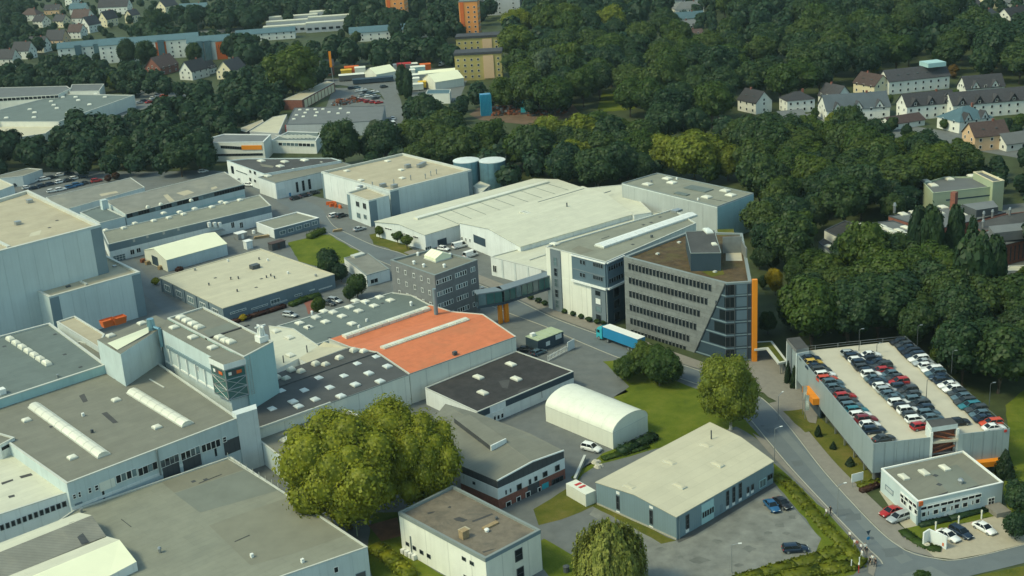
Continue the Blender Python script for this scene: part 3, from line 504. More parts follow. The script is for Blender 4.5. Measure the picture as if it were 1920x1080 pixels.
def tree_at(x, y, rad, height, label, kind='round', m='leaf_wood', group=None, variant=None, name='broadleaf_tree', n=2600, leaf=.115, lobes=18, clear=.16, bark='bark'):
    """crown half-width rad, total height; clear = share of the height left bare at the foot"""
    v = random.randrange(5) if variant is None else variant; t = root(name, label, 'tree', (x, y, 0), random.uniform(0, 6.28), group)
    zb = height*clear; put('crown', crown(kind, m, v, n, leaf, lobes), t, (0, 0, zb), (random.uniform(-.06, .06), random.uniform(-.06, .06), 0), (rad*random.uniform(.88, 1.14), rad*random.uniform(.88, 1.14), (height-zb)/2))
    put('trunk', trunk_mesh(v % 3, bark), t, (0, 0, 0), (0, 0, 0), (height*.016, height*.016, height*.55)); return t
def tree_px(px, py, rpx, label, asp=1.0, **k):
    """crown centre bearing and half-width in px of the photograph; asp = height of crown / width"""
    clear = k.get('clear', .16); z = 8.0
    for _ in range(6): p = G(px, py, z); rad = rpx*dist(p)/FPX; H = 2*rad*asp/(1-clear); z = H*clear+rad*asp
    p = G(px, py, z); return tree_at(p.x, p.y, rad, H, label, **k)
def hedge(name, label, pts, w, h, m='leaf_hedge', leaf=.4, dens=9, group=None, cat='hedge', z=0.0, px=True):
    P = [G(*q).xy for q in pts] if px else [Vector(q) for q in pts]; r = np.random.default_rng(len(pts)+int(abs(P[0].x)*10)); Vs = []; Ns = []
    cl = MB()
    for i in range(len(P)-1):
        d = P[i+1]-P[i]; L = d.length; n = int(L*dens*(w+2*h)/3)+4; t = r.uniform(0, 1, n); u = d.normalized(); q = np.array([-u.y, u.x]); a = r.uniform(0, math.pi, n)
        ww = w/2*(1+r.normal(0, .12, n)); hh = h*(1+r.normal(0, .12, n)); base = np.array(P[i])[None]+np.outer(t*L, np.array(u)); x = np.sign(np.cos(a))*np.abs(np.cos(a))**.5; zz = np.abs(np.sin(a))**.5
        Vs.append(np.concatenate([base+q[None]*(x*ww)[:, None], (zz*hh+z)[:, None]], 1)); Ns.append(np.concatenate([q[None]*np.cos(a)[:, None], np.sin(a)[:, None]], 1))
        c = (P[i]+P[i+1])/2; cl.box((c.x, c.y, z+h*.41), (L+.1, w*.78, h*.82), math.atan2(d.y, d.x))
    V = np.concatenate(Vs); Nn = np.concatenate(Ns)+unit(len(V), r)*.6; Nn /= np.linalg.norm(Nn, axis=1)[:, None]; Q, F = quads(V, Nn, leaf*r.uniform(.6, 1.3, len(V)), r)
    o = np.array([float(P[0].x), float(P[0].y), z]); bv = np.array(cl.v); allV = np.concatenate([Q, bv])-o; ob = len(Q); BF = np.array(cl.f)+ob
    me = np_mesh('hedge', allV, np.concatenate([F, BF]), None, m); return tag(put(name, me, None, tuple(o)), label, cat, group)
mat('hall_grey', (.36, .39, .375), var=.06, streak=.11, seams=3, seam_dark=.9)
mat('olive_patch', (.19, .19, .145), var=.1, stain=.5, scol=(.215, .21, .16))
# ================================================================ WORKS BUILDINGS, from the left edge to the right
B = Bld
# --- tall warehouse at the left edge and the lower block before it
b = B('warehouse', 'tall pale blue panel warehouse with tan flat roof at left edge', 'warehouse', [(189, 421), (52, 356), (-150, 418), (-150, 509)], 26.3, 'blue_wall', 'tan_roof', par=.9, rimw=.9)
a, _, d, n, L = b.face(3)
b.panels(3, 11, 0, 25.6, 'pale_blue_panel', 0.0, (L-3.2)/L); b.panels(3, 1, 0, 25.6, 'dark_corner', (L-3.2)/L, 1.0, name='corner_panel'); b.band(0, 0, 25.6, 'dark_corner', 'corner_panel', 0, .12)
b.clutter(8, 91)
for x, y in ((56, 380), (34, 421)): b.bx(x, y, (1.6, 1.6, 1.0), 'metal', 'roof_vent')
b.patch([(58, 437), (78, 431), (74, 440), (54, 444)], 'cream_roof'); b.bx(5, 458, (1.0, 9, .35), 'coping', 'duct')
b = B('warehouse_block', 'lower pale blue panel block at foot of tall warehouse', 'warehouse', [(91.7, 556.7), (262.5, 509.4), (200, 479), (30, 524)], 12.9, 'blue_wall', 'tan_roof', par=.6, rimw=.7)
a, _, d, n, L = b.face(0)
b.panels(0, 1, 0, 12.4, 'dark_corner', 0, .10, name='corner_panel'); b.panels(0, 6, 0, 12.4, 'pale_blue_panel', .10, .90); b.panels(0, 1, 0, 12.4, 'dark_corner', .90, 1.0, name='corner_panel'); b.band(1, 0, 12.4, 'dark_corner', 'corner_panel', 0, .25)
b.bx(128, 538, (1.2, .8, .4), 'metal_dark', 'roof_hatch'); b.bx(157, 532, (.6, 4, .5), 'coping', 'duct'); b.bx(215, 500, (1.0, 1.0, .4), 'metal', 'roof_hatch')
# --- production halls bottom left
b = B('low_hall', 'long low hall with big olive grey roof at bottom left', 'hall', [(432, 856), (689, 1025), (400, 1124), (60, 1240), (-140, 1150), (140, 955)], 6.5, 'blue_wall', 'olive_roof', par=.25, rimw=.25)
b.patch([(327, 925), (457, 882), (520, 920), (375, 961)], 'patch_green'); b.patch([(298, 900), (425, 860), (456, 881), (327, 924)], 'patch_brown'); b.patch([(392, 985), (560, 925), (650, 1003), (560, 1035), (470, 1060)], 'olive_patch', dz=.016)
b.clutter(16, 139)
b.vent(300, 1036, .4, 1.1); b.win(1, 625, 1062, 635, 1074, frame='white_paint'); b.win(1, 666, 1072, 687, 1090, frame='dark_corner', glass='metal_dark', name='door'); b.band(1, 0, .6, 'dark_corner', 'plinth'); b.panels(1, 9, .6, 6.2, 'pale_blue_panel')
for k in range(9):
    f = k/8; p = b.rp(428+(522-428)*f, 860+(918-860)*f); put('railing_post', box_mesh('railing_post', (.09, .09, 1.2), 'coping'), b.root, (p[0], p[1], p[2]+.7))
p, q = G(428, 860, 7.75), G(522, 918, 7.75); MB().tube(p, q, .06, n=5).build('handrail', 'coping', b.root); p, q = G(428, 860, 7.3), G(522, 918, 7.3); MB().tube(p, q, .04, n=5).build('handrail', 'coping', b.root)
b = B('skylight_hall', 'grey roofed hall with two long skylights above the low hall', 'hall', [(125, 906), (447, 783), (285, 672), (150, 640), (-140, 720)], 12.2, 'blue_wall', 'grey_roof', par=.3, rimw=.35)
zz = lambda x, y: ((x/4), 810+y/4)
for x0, x1, ya, yb, n in ((872, 1022, 352, 305, 4), (1038, 1178, 298, 252, 4), (1204, 1340, 238, 195, 4), (1358, 1498, 182, 135, 4), (1512, 1650, 122, 82, 4)):
    b.row(0, *zz(x0+16, ya), *zz(x1-16, yb), n, 1.15, 1.7, glass='mix')
for x0, y0, x1, y1 in ((1666, 34, 1700, 78), (540, 465, 574, 502), (580, 446, 612, 490), (656, 414, 690, 460), (706, 396, 742, 440)): b.win(0, *zz(x0, y0), *zz(x1, y1), nx=1, ny=2)
for x0, y0, x1, y1 in ((1210, 235, 1358, 328), (1365, 170, 1515, 272), (1674, 48, 1808, 155)): b.slab(0, *zz(x0, y0), *zz(x1, y1), 'dark_clad', 'gate', .07)
for x0, y0, x1, y1 in ((764, 442, 790, 502), (1606, 122, 1630, 182)): b.slab(0, *zz(x0, y0), *zz(x1, y1), 'glass', 'door')
b.slab(0, *zz(560, 528), *zz(625, 575), 'bluegrey_wall', 'door'); b.slab(0, *zz(742, 385), *zz(868, 390+15), 'cream_wall', 'panel'); b.band(0, 6.5, 7.1, 'white_wall', 'plinth', .0, .68)
b.hang(0, b.sz(0, 298, 875)[0], 9.4, 'downpipe', box_mesh('downpipe', (.25, .4, 5.6), 'coping_dark'), .2)
b.clutter(14, 142)
b.strip((64, 762), (195, 856), 2.5, .7, 10); b.strip((248, 735), (352, 798), 2.5, .7, 8)
for x, y in ((50, 789), (218, 751), (294.5, 802), (136, 859)): b.sky(x, y, 1.7, 1.7, .35)
b.bx(294, 719, (.3, 7, .12), 'coping', 'roof_rail'); b.patch([(148, 742), (158, 738), (165, 752), (156, 755)], 'dark_roof', 'repair_patch'); b.patch([(190, 775), (200, 772), (222, 792), (212, 794)], 'dark_roof', 'repair_patch')
b = B('dome_hall', 'grey roofed hall with dome row left of the skylight hall', 'hall', [(-160, 672), (93, 605), (199, 683), (0, 748), (-180, 808)], 14.0, 'pale_wall', 'teal_roof', par=.35, rimw=.5, bands=[(0, 14.0, 'cyan_wall', 'wall')])
b.clutter(8, 93)
for k in range(7): f = k/6; b.sky(20+(88-20)*f, 638+(683-638)*f, 1.5, 3.0, .8)
b.bx(4, 738, (1.4, 1.6, 1.2), 'white_paint', 'roof_box')
b = B('ramp_roof_link', 'beige ramp roof between pale block and rooftop lift house', 'roof', [(106, 603), (140, 592), (196, 626), (184, 650)], 13.4, 'pale_wall', 'tan_roof', par=.3, rimw=.4)
for i, (x, y, l) in enumerate(((203, 611, 'bright orange skip on ramp roof, the nearer of two'), (224, 606, 'bright orange skip on ramp roof, beside the cladding wall'))):
    g = G(x, y, 13.2); mb = MB(); yw = YAW; vs = []
    for zz_, s_ in ((0, .82), (1.7, 1.0)):
        for X, Y in ((-1.7, -1.1), (1.7, -1.1), (1.7, 1.1), (-1.7, 1.1)): vs.append((g.x+(X*math.cos(yw)-Y*math.sin(yw))*s_, g.y+(X*math.sin(yw)+Y*math.cos(yw))*s_, g.z+zz_))
    mb.add(vs, [(3, 2, 1, 0), (0, 1, 5, 4), (1, 2, 6, 5), (2, 3, 7, 6), (3, 0, 4, 7)]); mb.add([(v[0], v[1], g.z+1.35) for v in vs[4:]], [(0, 1, 2, 3)])
    mb.box((g.x, g.y, g.z+1.72), (3.5, .12, .12), yw); thing('skip_container', l, 'skip', mb, 'orange_panel', group='orange skips on the ramp roof')
# --- rooftop lift house: L of two wings, main block and glass lift tower
hE = 20.6
b = B('lift_house', 'light blue rooftop block with glass lift tower above skylight hall', 'building', [(314, 596), (381, 575), (512, 640), (457, 669)], hE, 'cyan_wall', 'grey_roof', par=.35, rimw=.35)
zt = lambda x, y: (180+x/4.5, 560+y/4.5)
for x, y in ((720, 165), (770, 190), (820, 217), (870, 245)): b.sky(*zt(x, y), 2.0, 2.2, .5)
for x, y in ((1045, 332), (1095, 358), (1135, 370)): b.sky(*zt(x, y), 1.9, 2.2, .5)
b.patch([zt(900, 275), zt(1140, 195), zt(1240, 250), zt(960, 330)], 'patch_green'); q = [G(*zt(945, 325), hE-.33), G(*zt(1270, 245), hE-.33)]; b.bx(*zt(1110, 285), (11, .5, .25), 'dark_roof', 'roof_step')
lift = b.root
def part_poly(name, px, h, m, z0, rname='roof', rm='grey_roof'):
    P = [G(x, y, h) for x, y in px]; mb = MB(); mb.prism([(p.x, p.y) for p in P], z0, h, 0, mt=1); return mb.build(name, [m, rm], lift)
bar = [(300, 604), (457, 670.5), (421, 686), (283, 616)]
part_poly('bar_wing', [(313, 598), (457, 670.5), (424, 684), (300, 616)], 20.2, 'blue_wall', 0)
part_poly('left_wing', [(182, 637), (292, 591), (318, 604), (300, 616), (226, 664)], 19.6, 'blue_wall', 0)
bw = Bld.__new__(Bld); bw.P = [Vector(G(x, y, 20.2).xy) for x, y in ((300, 616), (424, 684), (457, 670.5), (313, 598))]; bw.c = sum(bw.P, Vector((0, 0)))/4; bw.root = lift; bw.zr = 20.2; bw.h = 20.2
for x, y in ((660, 247), (818, 330), (985, 417)): bw.sky(*zt(x, y), 1.9, 1.9, .35, z=20.2)
for x, y in ((388, 212), (125, 317)): bw.sky(*zt(x, y), 1.8, 1.8, .35, z=19.6)
bw.band(0, 16.2, 16.9, 'steel_blue', 'canopy_beam', .08, .98, .35); bw.band(0, 12.2, 12.6, 'white_paint', 'plinth', .02, .98, .2)
for k in range(7): a_, b_, d_, n_, L_ = bw.face(0); bw.hang(0, L_*(.12+.135*k), 14.2, 'rib', box_mesh('rib', (.28, .6, 4.0), 'white_paint'), .1)
for x, y in ((548, 412), (700, 500), (862, 590)): bw.win(0, *zt(x-9, y-26), *zt(x+9, y+26), frame='white_paint', t=.15)
P = [G(*zt(x, y), z) for x, y, z in ((95, 375, 20.6), (440, 238, 20.6), (445, 285, 19.9), (180, 432, 19.7))]; MB().poly(P).build('canopy_sheet', 'pvc_roof', lift)
mb = MB(); g = G(*zt(470, 260), 19.6); mb.tube(g, g+Vector((0, 0, 2.6)), 1.0, .8, 10); mb.tube(g+Vector((.8, -.6, .8)), g+Vector((2.4, -2.2, .8)), .35, n=8); mb.tube(g+Vector((2.4, -2.2, .9)), g+Vector((2.4, -2.2, -3.5)), .4, n=8); mb.build('filter_duct', 'tank_metal', lift)
# glass tower
tp = [Vector(G(x, y, 19.3).xy) for x, y in (zt(968, 545), zt(1085, 600), zt(1255, 552), zt(1140, 500))]; mb = MB(); mb.prism(tp, 12.2, 19.3, 0, top=False); mb.build('lift_glass', 'glass_teal', lift)
mb = MB(); mb.prism([tuple(p+(p-sum(tp, Vector((0, 0)))/4).normalized()*.35) for p in tp], 19.3, 20.6, 0, mt=1); mb.build('lift_roof', ['white_wall', 'grey_roof'], lift)
for i in (0, 1):
    A, Bp = tp[i], tp[i+1]; nn = Vector(((Bp-A).y, -(Bp-A).x)).normalized(); nn = nn if nn.dot(A-tp[3]) > 0 or nn.dot(Bp-tp[3]) > 0 else -nn; o3 = Vector((nn.x*.08, nn.y*.08, 0))
    for z in (12.4, 14.6, 16.9, 19.1): mb = MB(); mb.tube(Vector((A.x, A.y, z))+o3, Vector((Bp.x, Bp.y, z))+o3, .11, n=5); mb.build('transom', 'metal', lift)
    for z in (12.4, 14.6): mb = MB(); mb.tube(Vector((A.x, A.y, z))+o3, Vector((Bp.x, Bp.y, z+2.2))+o3, .07, n=5); mb.tube(Vector((A.x, A.y, z+2.2))+o3, Vector((Bp.x, Bp.y, z))+o3, .07, n=5); mb.build('brace', 'metal', lift)
    for f0, f1, m in ((.15, .75, 'dark_clad'), (.55, .8, 'orange_panel'), (.15, .3, 'white_paint')):
        c = A+(Bp-A)*(f0+f1)/2; mb = MB(); mb.box((c.x+nn.x*.06, c.y+nn.y*.06, 18.1), ((Bp-A).length*(f1-f0), .06+.02*(m != 'dark_clad'), 1.2 if m == 'dark_clad' else .7), math.atan2((Bp-A).y, (Bp-A).x)); mb.build('tower_sign', m, lift)
for p in tp[:3]: mb = MB(); mb.tube((p.x, p.y, 12.2), (p.x, p.y, 19.3), .14, n=6); mb.build('corner_post', 'metal', lift)
mb = MB(); c = tp[2]+Vector((.9, .2))
for k in range(18): mb.box((c.x, c.y, 12.4+k*.45), (.5, .08, .06), YAW)
for sx in (-.25, .25): mb.tube((c.x+sx, c.y+sx*.8, 12.2), (c.x+sx, c.y+sx*.8, 20.9), .05, n=5)
mb.build('ladder', 'metal', lift)
g = [G(*zt(x, y), 13.6) for x, y in ((1140, 930), (1345, 865), (1355, 905), (1180, 960))]; MB().prism([(p.x, p.y) for p in g], 0, 13.0, 0).build('parapet_wall', 'pale_wall', lift)
# filter stack on its right corner
g = G(*zt(1400, 345), 20.6); mb = MB()
for a_ in range(4): an = YAW+a_*math.pi/2+.78; mb.tube(g+Vector((math.cos(an)*1.4, math.sin(an)*1.4, -3)), g+Vector((math.cos(an)*.5, math.sin(an)*.5, 3.2)), .16, n=6)
mb.box(g+Vector((0, 0, .2)), (2.2, 2.2, 1.6), YAW); mb.tube(g+Vector((0, 0, 1.0)), g+Vector((0, 0, 3.0)), .6, .8, 8); mb.box(g+Vector((0, 0, 3.1)), (2.6, .3, .3), YAW); mb.box(g+Vector((0, 0, 3.1)), (.3, 2.6, .3), YAW)
thing('exhaust_unit', 'white steel exhaust unit on the corner of the rooftop block', 'exhaust unit', mb, 'white_paint', (g.x, g.y, g.z-3))
# --- white halls at the left edge, bottom
b = B('white_roof_hall', 'white roofed hall with ribbon windows at left edge', 'hall', [(-140, 875), (27, 833), (129, 922), (0, 964), (-160, 1015)], 9.8, 'white_wall', 'white_roof', par=.35, rimw=.35)
for k in range(12): b.win(2, 125-10.6*k-9.6, 941.5+4.0*k, 125-10.6*k, 946+4.0*k-.3+3.0, frame='metal_dark', name='window', raw=True)
b.patch([(2, 905), (24, 898), (25, 901), (4, 909)], 'dark_roof', 'dirt_patch'); b.patch([(36, 893), (58, 887), (62, 891), (40, 897)], 'dark_roof', 'dirt_patch'); b.patch([(15, 930), (27, 927), (28, 931), (17, 934)], 'dark_roof', 'dirt_patch')
b = B('roof_light_box', 'grey flat roof box at left edge above white hall', 'building', [(-90, 800), (0, 812), (27, 820), (0, 834), (-100, 850)], 12.6, 'white_wall', 'grey_roof', par=.3); b.band(2, 11.2, 11.9, 'glass', 'window', .05, .95, .06)
def facets(name, label, cat, faces, wall, z0, edges, group=None):
    """roof made of sloping facets given as bearings with heights; walls drop from the listed eaves"""
    pts = [G(*q) for f in faces for q in f[0]]; c = sum(pts, Vector())/len(pts); r = root(name, label, cat, (c.x, c.y, z0), 0, group)
    for f, m, nm in faces:
        P = [G(*q) for q in f]
        if (P[1]-P[0]).cross(P[2]-P[0]).z < 0: P = P[::-1]
        MB().poly(P).build(nm, m, r)
    for e, m in edges:
        mb = MB(); P = [G(*q) for q in e]
        for A, Bq in zip(P, P[1:]): mb.poly([(A.x, A.y, z0), (Bq.x, Bq.y, z0), (Bq.x, Bq.y, Bq.z-.02), (A.x, A.y, A.z-.02)])
        mb.build('wall', m, r)
    return r
r = facets('sawtooth_shed', 'white ribbed sawtooth roofs in the bottom left corner', 'roof', [
    ([(-60, 1050, 8.6), (0, 1018, 8.6), (148, 961, 8.6), (172, 966, 9.4), (0, 1035, 9.4), (-60, 1058, 9.4)], 'white_roof', 'roof'), ([(-60, 1058, 9.4), (0, 1035, 9.4), (172, 966, 9.4), (199, 1005, 8.3), (15, 1080, 8.3), (-60, 1110, 8.3)], 'fibre_roof', 'roof'),
    ([(-60, 1112, 8.4), (15, 1080, 8.4), (201, 1006, 8.4), (224, 1012, 9.6), (60, 1080, 9.6), (-30, 1120, 9.6)], 'white_roof', 'roof'), ([(-30, 1120, 9.6), (60, 1080, 9.6), (224, 1012, 9.6), (256, 1053, 8.0), (205, 1080, 7.7), (60, 1150, 7.7)], 'pvc_roof', 'roof')],
    'white_wall', 4, [([(148, 961, 8.6), (172, 966, 9.4), (199, 1005, 8.3), (224, 1012, 9.6), (256, 1053, 8.0), (205, 1080, 7.7), (60, 1150, 7.7)], 'white_wall')])
P = [G(x, y, z+.03) for x, y, z in ((129, 981, 9.3), (140, 977, 9.3), (167, 1016, 8.4), (153, 1021, 8.4))]; MB().poly(P).build('roof_gutter', 'dark_clad', r)
# --- low workshops, upper left
b = B('dome_workshop', 'long workshop with pale domes and dark upper band behind white tent', 'workshop', [(203, 458), (192, 434), (487, 365), (508, 385)], 6.2, 'white_wall', 'olive_roof', par=.25, bands=[(0, 3.7, 'white_wall', 'wall'), (3.7, 6.2, 'bluegrey_wall', 'upper_wall')])
for x, y in ((930, 635), (1155, 580), (1268, 558), (1230, 523), (1378, 532), (1350, 515), (1590, 477), (1462, 490), (1660, 440), (1697, 447), (1800, 425), (1015, 600), (795, 652)): b.sky(x/4, 270+y/4, 1.7, 1.9, .5)
za = lambda x, y: (x/4, 270+y/4)
b.win(3, *za(845, 828), *za(945, 880), nx=4, ny=3, glass='glass_lit', name='gate'); b.win(3, *za(972, 790), *za(1012, 830), nx=2); b.win(3, *za(1020, 778), *za(1058, 815), nx=2)
for x, y in ((1105, 695), (1228, 668), (1338, 640), (1005, 725)): b.slab(3, *za(x-10, y-10), *za(x+10, y+10), 'metal', 'wall_vent')
for x in (1562, 1602, 1640):
    p = b.sz(3, *za(x, 602)); b.hang(3, p[0], p[1], 'air_conditioner', box_mesh('air_conditioner', (1.0, 1.1, 1.6), 'white_paint'), .7)
p = b.sz(3, *za(1600, 640)); b.hang(3, p[0], p[1]-.6, 'platform', box_mesh('platform', (6.5, 2.2, .15), 'metal'), 1.1)
for x in (1745, 1810): b.win(3, *za(x-16, 585), *za(x+16, 630), nx=2)
b = B('ribbon_workshop', 'two storey workshop with ribbon windows and stained fibre roof', 'workshop', [(235, 402), (457, 345), (421, 322), (197, 377)], 7.4, 'blue_wall', 'fibre_roof', par=.12, rimw=.2)
b.row(0, 243, 404, 454, 351.5, 22, 2.2, 1.5, nx=2, frame='metal_dark', glass='mix'); b.band(0, 3.1, 3.5, 'cyan_wall', 'string_course')
for x, y in ((1110, 480), (1208, 460), (1435, 430)): b.sky(x/4, 270+y/4, 1.2, 1.2, .7)
for p in (((330, 362), (352, 356), (364, 361), (345, 367)), ((306, 366), (314, 364), (328, 377), (318, 379)), ((395, 352), (405, 349), (408, 352), (397, 356))): b.patch(list(p), 'tan_roof', 'roof_panel')
b = B('rear_workshop', 'low grey roofed workshop behind the ribbon window workshop', 'workshop', [(86, 370), (245, 333), (271, 351), (118, 394)], 6.0, 'pale_wall', 'fibre_roof', par=.12, rimw=.2); b.patch([(186, 364), (218, 358), (222, 361), (190, 368)], 'tan_roof', 'roof_panel')
b = B('boiler_annex', 'small dark roofed annex with chimney beside ribbon workshop', 'annex', [(150, 398), (190, 385), (234, 406), (187, 418)], 6.8, 'blue_wall', 'teal_roof', par=.3)
g = G(197, 391, 6.5); b.bx(197, 392, (2.2, 1.8, 3.4), 'blue_wall', 'chimney'); b.bx(197, 378, (2.6, 2.2, .3), 'white_paint', 'chimney_cap')
b = gable('white_tent', 'white gabled storage tent with open end left of cream roof building', 'tent', [(312, 488), (425, 457), (384, 438), (270, 469)], 3.8, 5.9, 'pvc_white', 'pvc_roof', over=.15, th=.08)
b.slab(3, 284, 478, 298, 500, 'navy_clad', 'doorway'); b.panels(0, 10, 0, 3.7, 'blue_wall', name='wall_sheet', th=.03)
for x, y, m, l in ((268, 492, 'rust', 'brown crate with scrap before the tent opening'), (277, 496, 'timber', 'pale pallet stack before the tent opening'), (301, 505, 'timber', 'pale pallet stack at the tent corner nearest the road')):
    g = G(x, y); mb = MB(); [mb.box((g.x, g.y, .15+.3*k), (1.3, 1.1, .24), YAW+.1*k) for k in range(4)]; thing('pallet_stack', l, 'pallets', mb, m)
b = B('cream_roof_building', 'single storey blue grey building with cream flat roof', 'building', [(299, 520), (489, 466), (627, 514), (417.5, 578)], 4.2, 'bluegrey_wall', 'cream_roof', rim='cream_roof', par=.12, rimw=.5)
zc = lambda x, y: (180+x/4.909, 400+y/4.909); zb = lambda x, y: (480+x/4, 540+y/4)
for x0, y0, x1, y1, n in ((1235, 865, 1380, 935, 4), (1430, 815, 1580, 905, 3), (1610, 765, 1690, 850, 3)): b.win(2, *zc(x0, (y0+y1)/2+32), *zc(x1, (y0+y1)/2-32), nx=n, glass='glass_lit')
for x0, y0, x1, y1 in ((115, 112, 232, 55), (290, 48, 345, 5), (400, 0, 440, -20), (470, -10, 570, -45)): b.win(2, *zb(x0, y0+20), *zb(x1, y1+30), nx=3, glass='glass_lit')
for k in range(5): a0, b0, d0, n0, L0 = b.face(3); b.hang(3, L0*(.12+.19*k), 1.9, 'window', window_mesh(3.6, 1.9, 3, 1, 'white_paint', 'glass_lit', .12), .02); b.hang(3, L0*(.215+.19*k), 2.0, 'pier', box_mesh('pier', (.5, .5, 4.0), 'bluegrey_wall'), .05)
b.clutter(10, 129)
b.bx(478, 503, (2.6, 2.0, 1.2), 'metal_dark', 'roof_plant')
for x, y in ((433, 524), (447, 523), (392, 535), (486, 487), (500, 521), (515, 522), (508, 518), (445, 547)): b.vent(x, y, .28, .8, 'metal_dark')
b = B('flat_garage', 'small flat roofed garage with white fascia beside the road bend', 'garage', [(480, 417), (557, 397), (598, 408), (514, 430)], 3.4, 'bluegrey_wall', 'olive_roof', rim='white_paint', par=.3, rimw=.4); b.band(3, .2, 3.2, 'white_wall', 'wall_panel', .02, .98); b.row(2, 530, 436, 590, 418, 5, 2.2, 1.3, nx=2, glass='glass_lit')
b = B('bungalow', 'small white bungalow with grey stained flat roof among garden trees', 'house', [(645, 483), (690, 474), (730, 504), (687, 516)], 3.6, 'white_wall', 'fibre_roof', rim='coping_dark', par=.15); b.win(2, 694, 522, 709, 531, nx=2); b.bx(671, 480, (4, 2.2, .6), 'coping', 'roof_box')
for x, y, d_, m, l in ((466, 466, (2.2, 2.2, 2.6), 'white_wall', 'white kiosk cabinet with flat lid beside cream roof building'), (452, 447, (3.4, 2.6, 2.0), 'metal', 'grey plant container between workshop and garage'), (520, 466, (5.0, 2.4, 2.2), 'dark_clad', 'dark timber shed by the garden lawn')):
    g = G(x, y); mb = MB(); mb.box((g.x, g.y, d_[2]/2), d_, YAW); mb.box((g.x, g.y, d_[2]+.08), (d_[0]+.3, d_[1]+.3, .16), YAW, 1); mb.box((g.x+.64*d_[1]/2, g.y-.77*d_[1]/2, d_[2]*.45), (.9, .06, d_[2]*.8), YAW, 1); thing('cabinet', l, 'cabinet', mb, [m, 'white_paint' if m != 'dark_clad' else 'tile_brown'])
# --- white block with orange line, halls, box warehouse and tanks
b = B('rear_white_hall', 'white two storey hall with dark roof left of box warehouse', 'hall', [(425, 301), (465, 297), (622, 296), (640, 301), (495, 326)], 7.0, 'white_wall', 'dark_roof', rim='blue_wall', par=.3); zd = lambda x, y: (380+x/4.5, 140+y/4.5)
b.win(4, *zd(238, 768), *zd(268, 838), frame='metal_dark'); b.win(4, *zd(282, 800), *zd(380, 850), nx=3, glass='glass_lit'); b.win(4, *zd(392, 800), *zd(414, 835)); b.win(4, *zd(430, 810), *zd(455, 850)); b.win(4, *zd(392, 865), *zd(415, 905)); b.win(4, *zd(432, 880), *zd(455, 915))
for x, y in ((495, 730), (693, 737), (860, 725), (655, 775)): b.sky(*zd(x, y), 2.2, 3.4, .4)
b.patch([zd(480, 750), zd(600, 770), zd(590, 785), zd(500, 775)], 'patch_brown')
b = B('tall_window_hall', 'white hall with three tall dark windows and grey roof', 'hall', [(484, 332), (622, 298), (660, 309), (516, 343)], 6.3, 'white_wall', 'grey_roof', rim='coping_dark', par=.25)
for x in (782, 834, 886): b.win(2, *zd(x, 905-(x-782)*.24), *zd(x+30, 992-(x-782)*.24), ny=4, frame='metal_dark')
b.slab(2, *zd(630, 965), *zd(705, 1020), 'pale_wall', 'gate'); b.slab(2, *zd(728, 995), *zd(748, 1038), 'blue_paint', 'door')
for x, y in ((548, 857), (766, 806), (1003, 750)): b.sky(*zd(x, y), 2.2, 3.4, .4)
b = B('box_warehouse', 'large pale panel warehouse with tan roof beside two tanks', 'warehouse', [(602, 322), (755, 287), (884, 318), (731, 357)], 9.9, 'pale_wall', 'tan_roof', par=.8, rimw=.6)
b.panels(2, 9, 0, 9.3, 'pale_blue_panel', .05, .90); b.panels(2, 1, 0, 9.3, 'dark_corner', .90, 1.0, name='corner_panel'); b.panels(2, 1, 0, 9.3, 'dark_corner', 0, .05, name='corner_panel'); b.panels(3, 6, 0, 9.3, 'white_wall', .33, .97, gap=.08); b.panels(3, 1, 0, 9.3, 'dark_corner', .97, 1.0, name='corner_panel')
ze = lambda x, y: (590+x/5.818, 270+y/5.818)
for x, y in ((352, 297), (797, 190), (505, 400), (955, 376), (945, 287)): b.sky(*ze(x, y), 1.8, 2.2, .3)
for x, y in ((1015, 260), (1185, 235), (745, 470), (870, 480), (1150, 255)): b.bx(*ze(x, y), (2.2, 1.4, 1.3), 'metal', 'roof_plant')
for x, y in ((1050, 395), (1210, 380), (1268, 350), (1330, 330), (865, 440), (632, 468)): b.vent(*ze(x, y), .25, 1.9)
b = B('box_annex', 'two storey pale annex with four windows at corner of box warehouse', 'annex', [(650, 361), (688, 350), (729, 366), (691, 376)], 9.2, 'pale_wall', 'tan_roof', par=.6, rimw=.4)
for x0, y0, x1, y1 in ((450, 620, 490, 690), (525, 640, 566, 714), (460, 745, 503, 815), (535, 765, 572, 825)): b.win(3, *ze(x0, y0), *ze(x1, y1), nx=2, frame='metal', glass='glass' if y0 < 700 else 'glass_lit')
b.panels(2, 1, 0, 8.7, 'dark_corner', .62, 1.0, name='corner_panel'); b.panels(2, 2, 0, 8.7, 'pale_blue_panel', 0, .62); b.panels(3, 1, 0, 8.7, 'dark_corner', .86, 1.0, name='corner_panel'); b.bx(671, 357, (1.6, 1.2, 1.0), 'white_paint', 'roof_plant'); b.bx(676, 353, (1.6, 1.2, 1.0), 'metal', 'roof_plant')
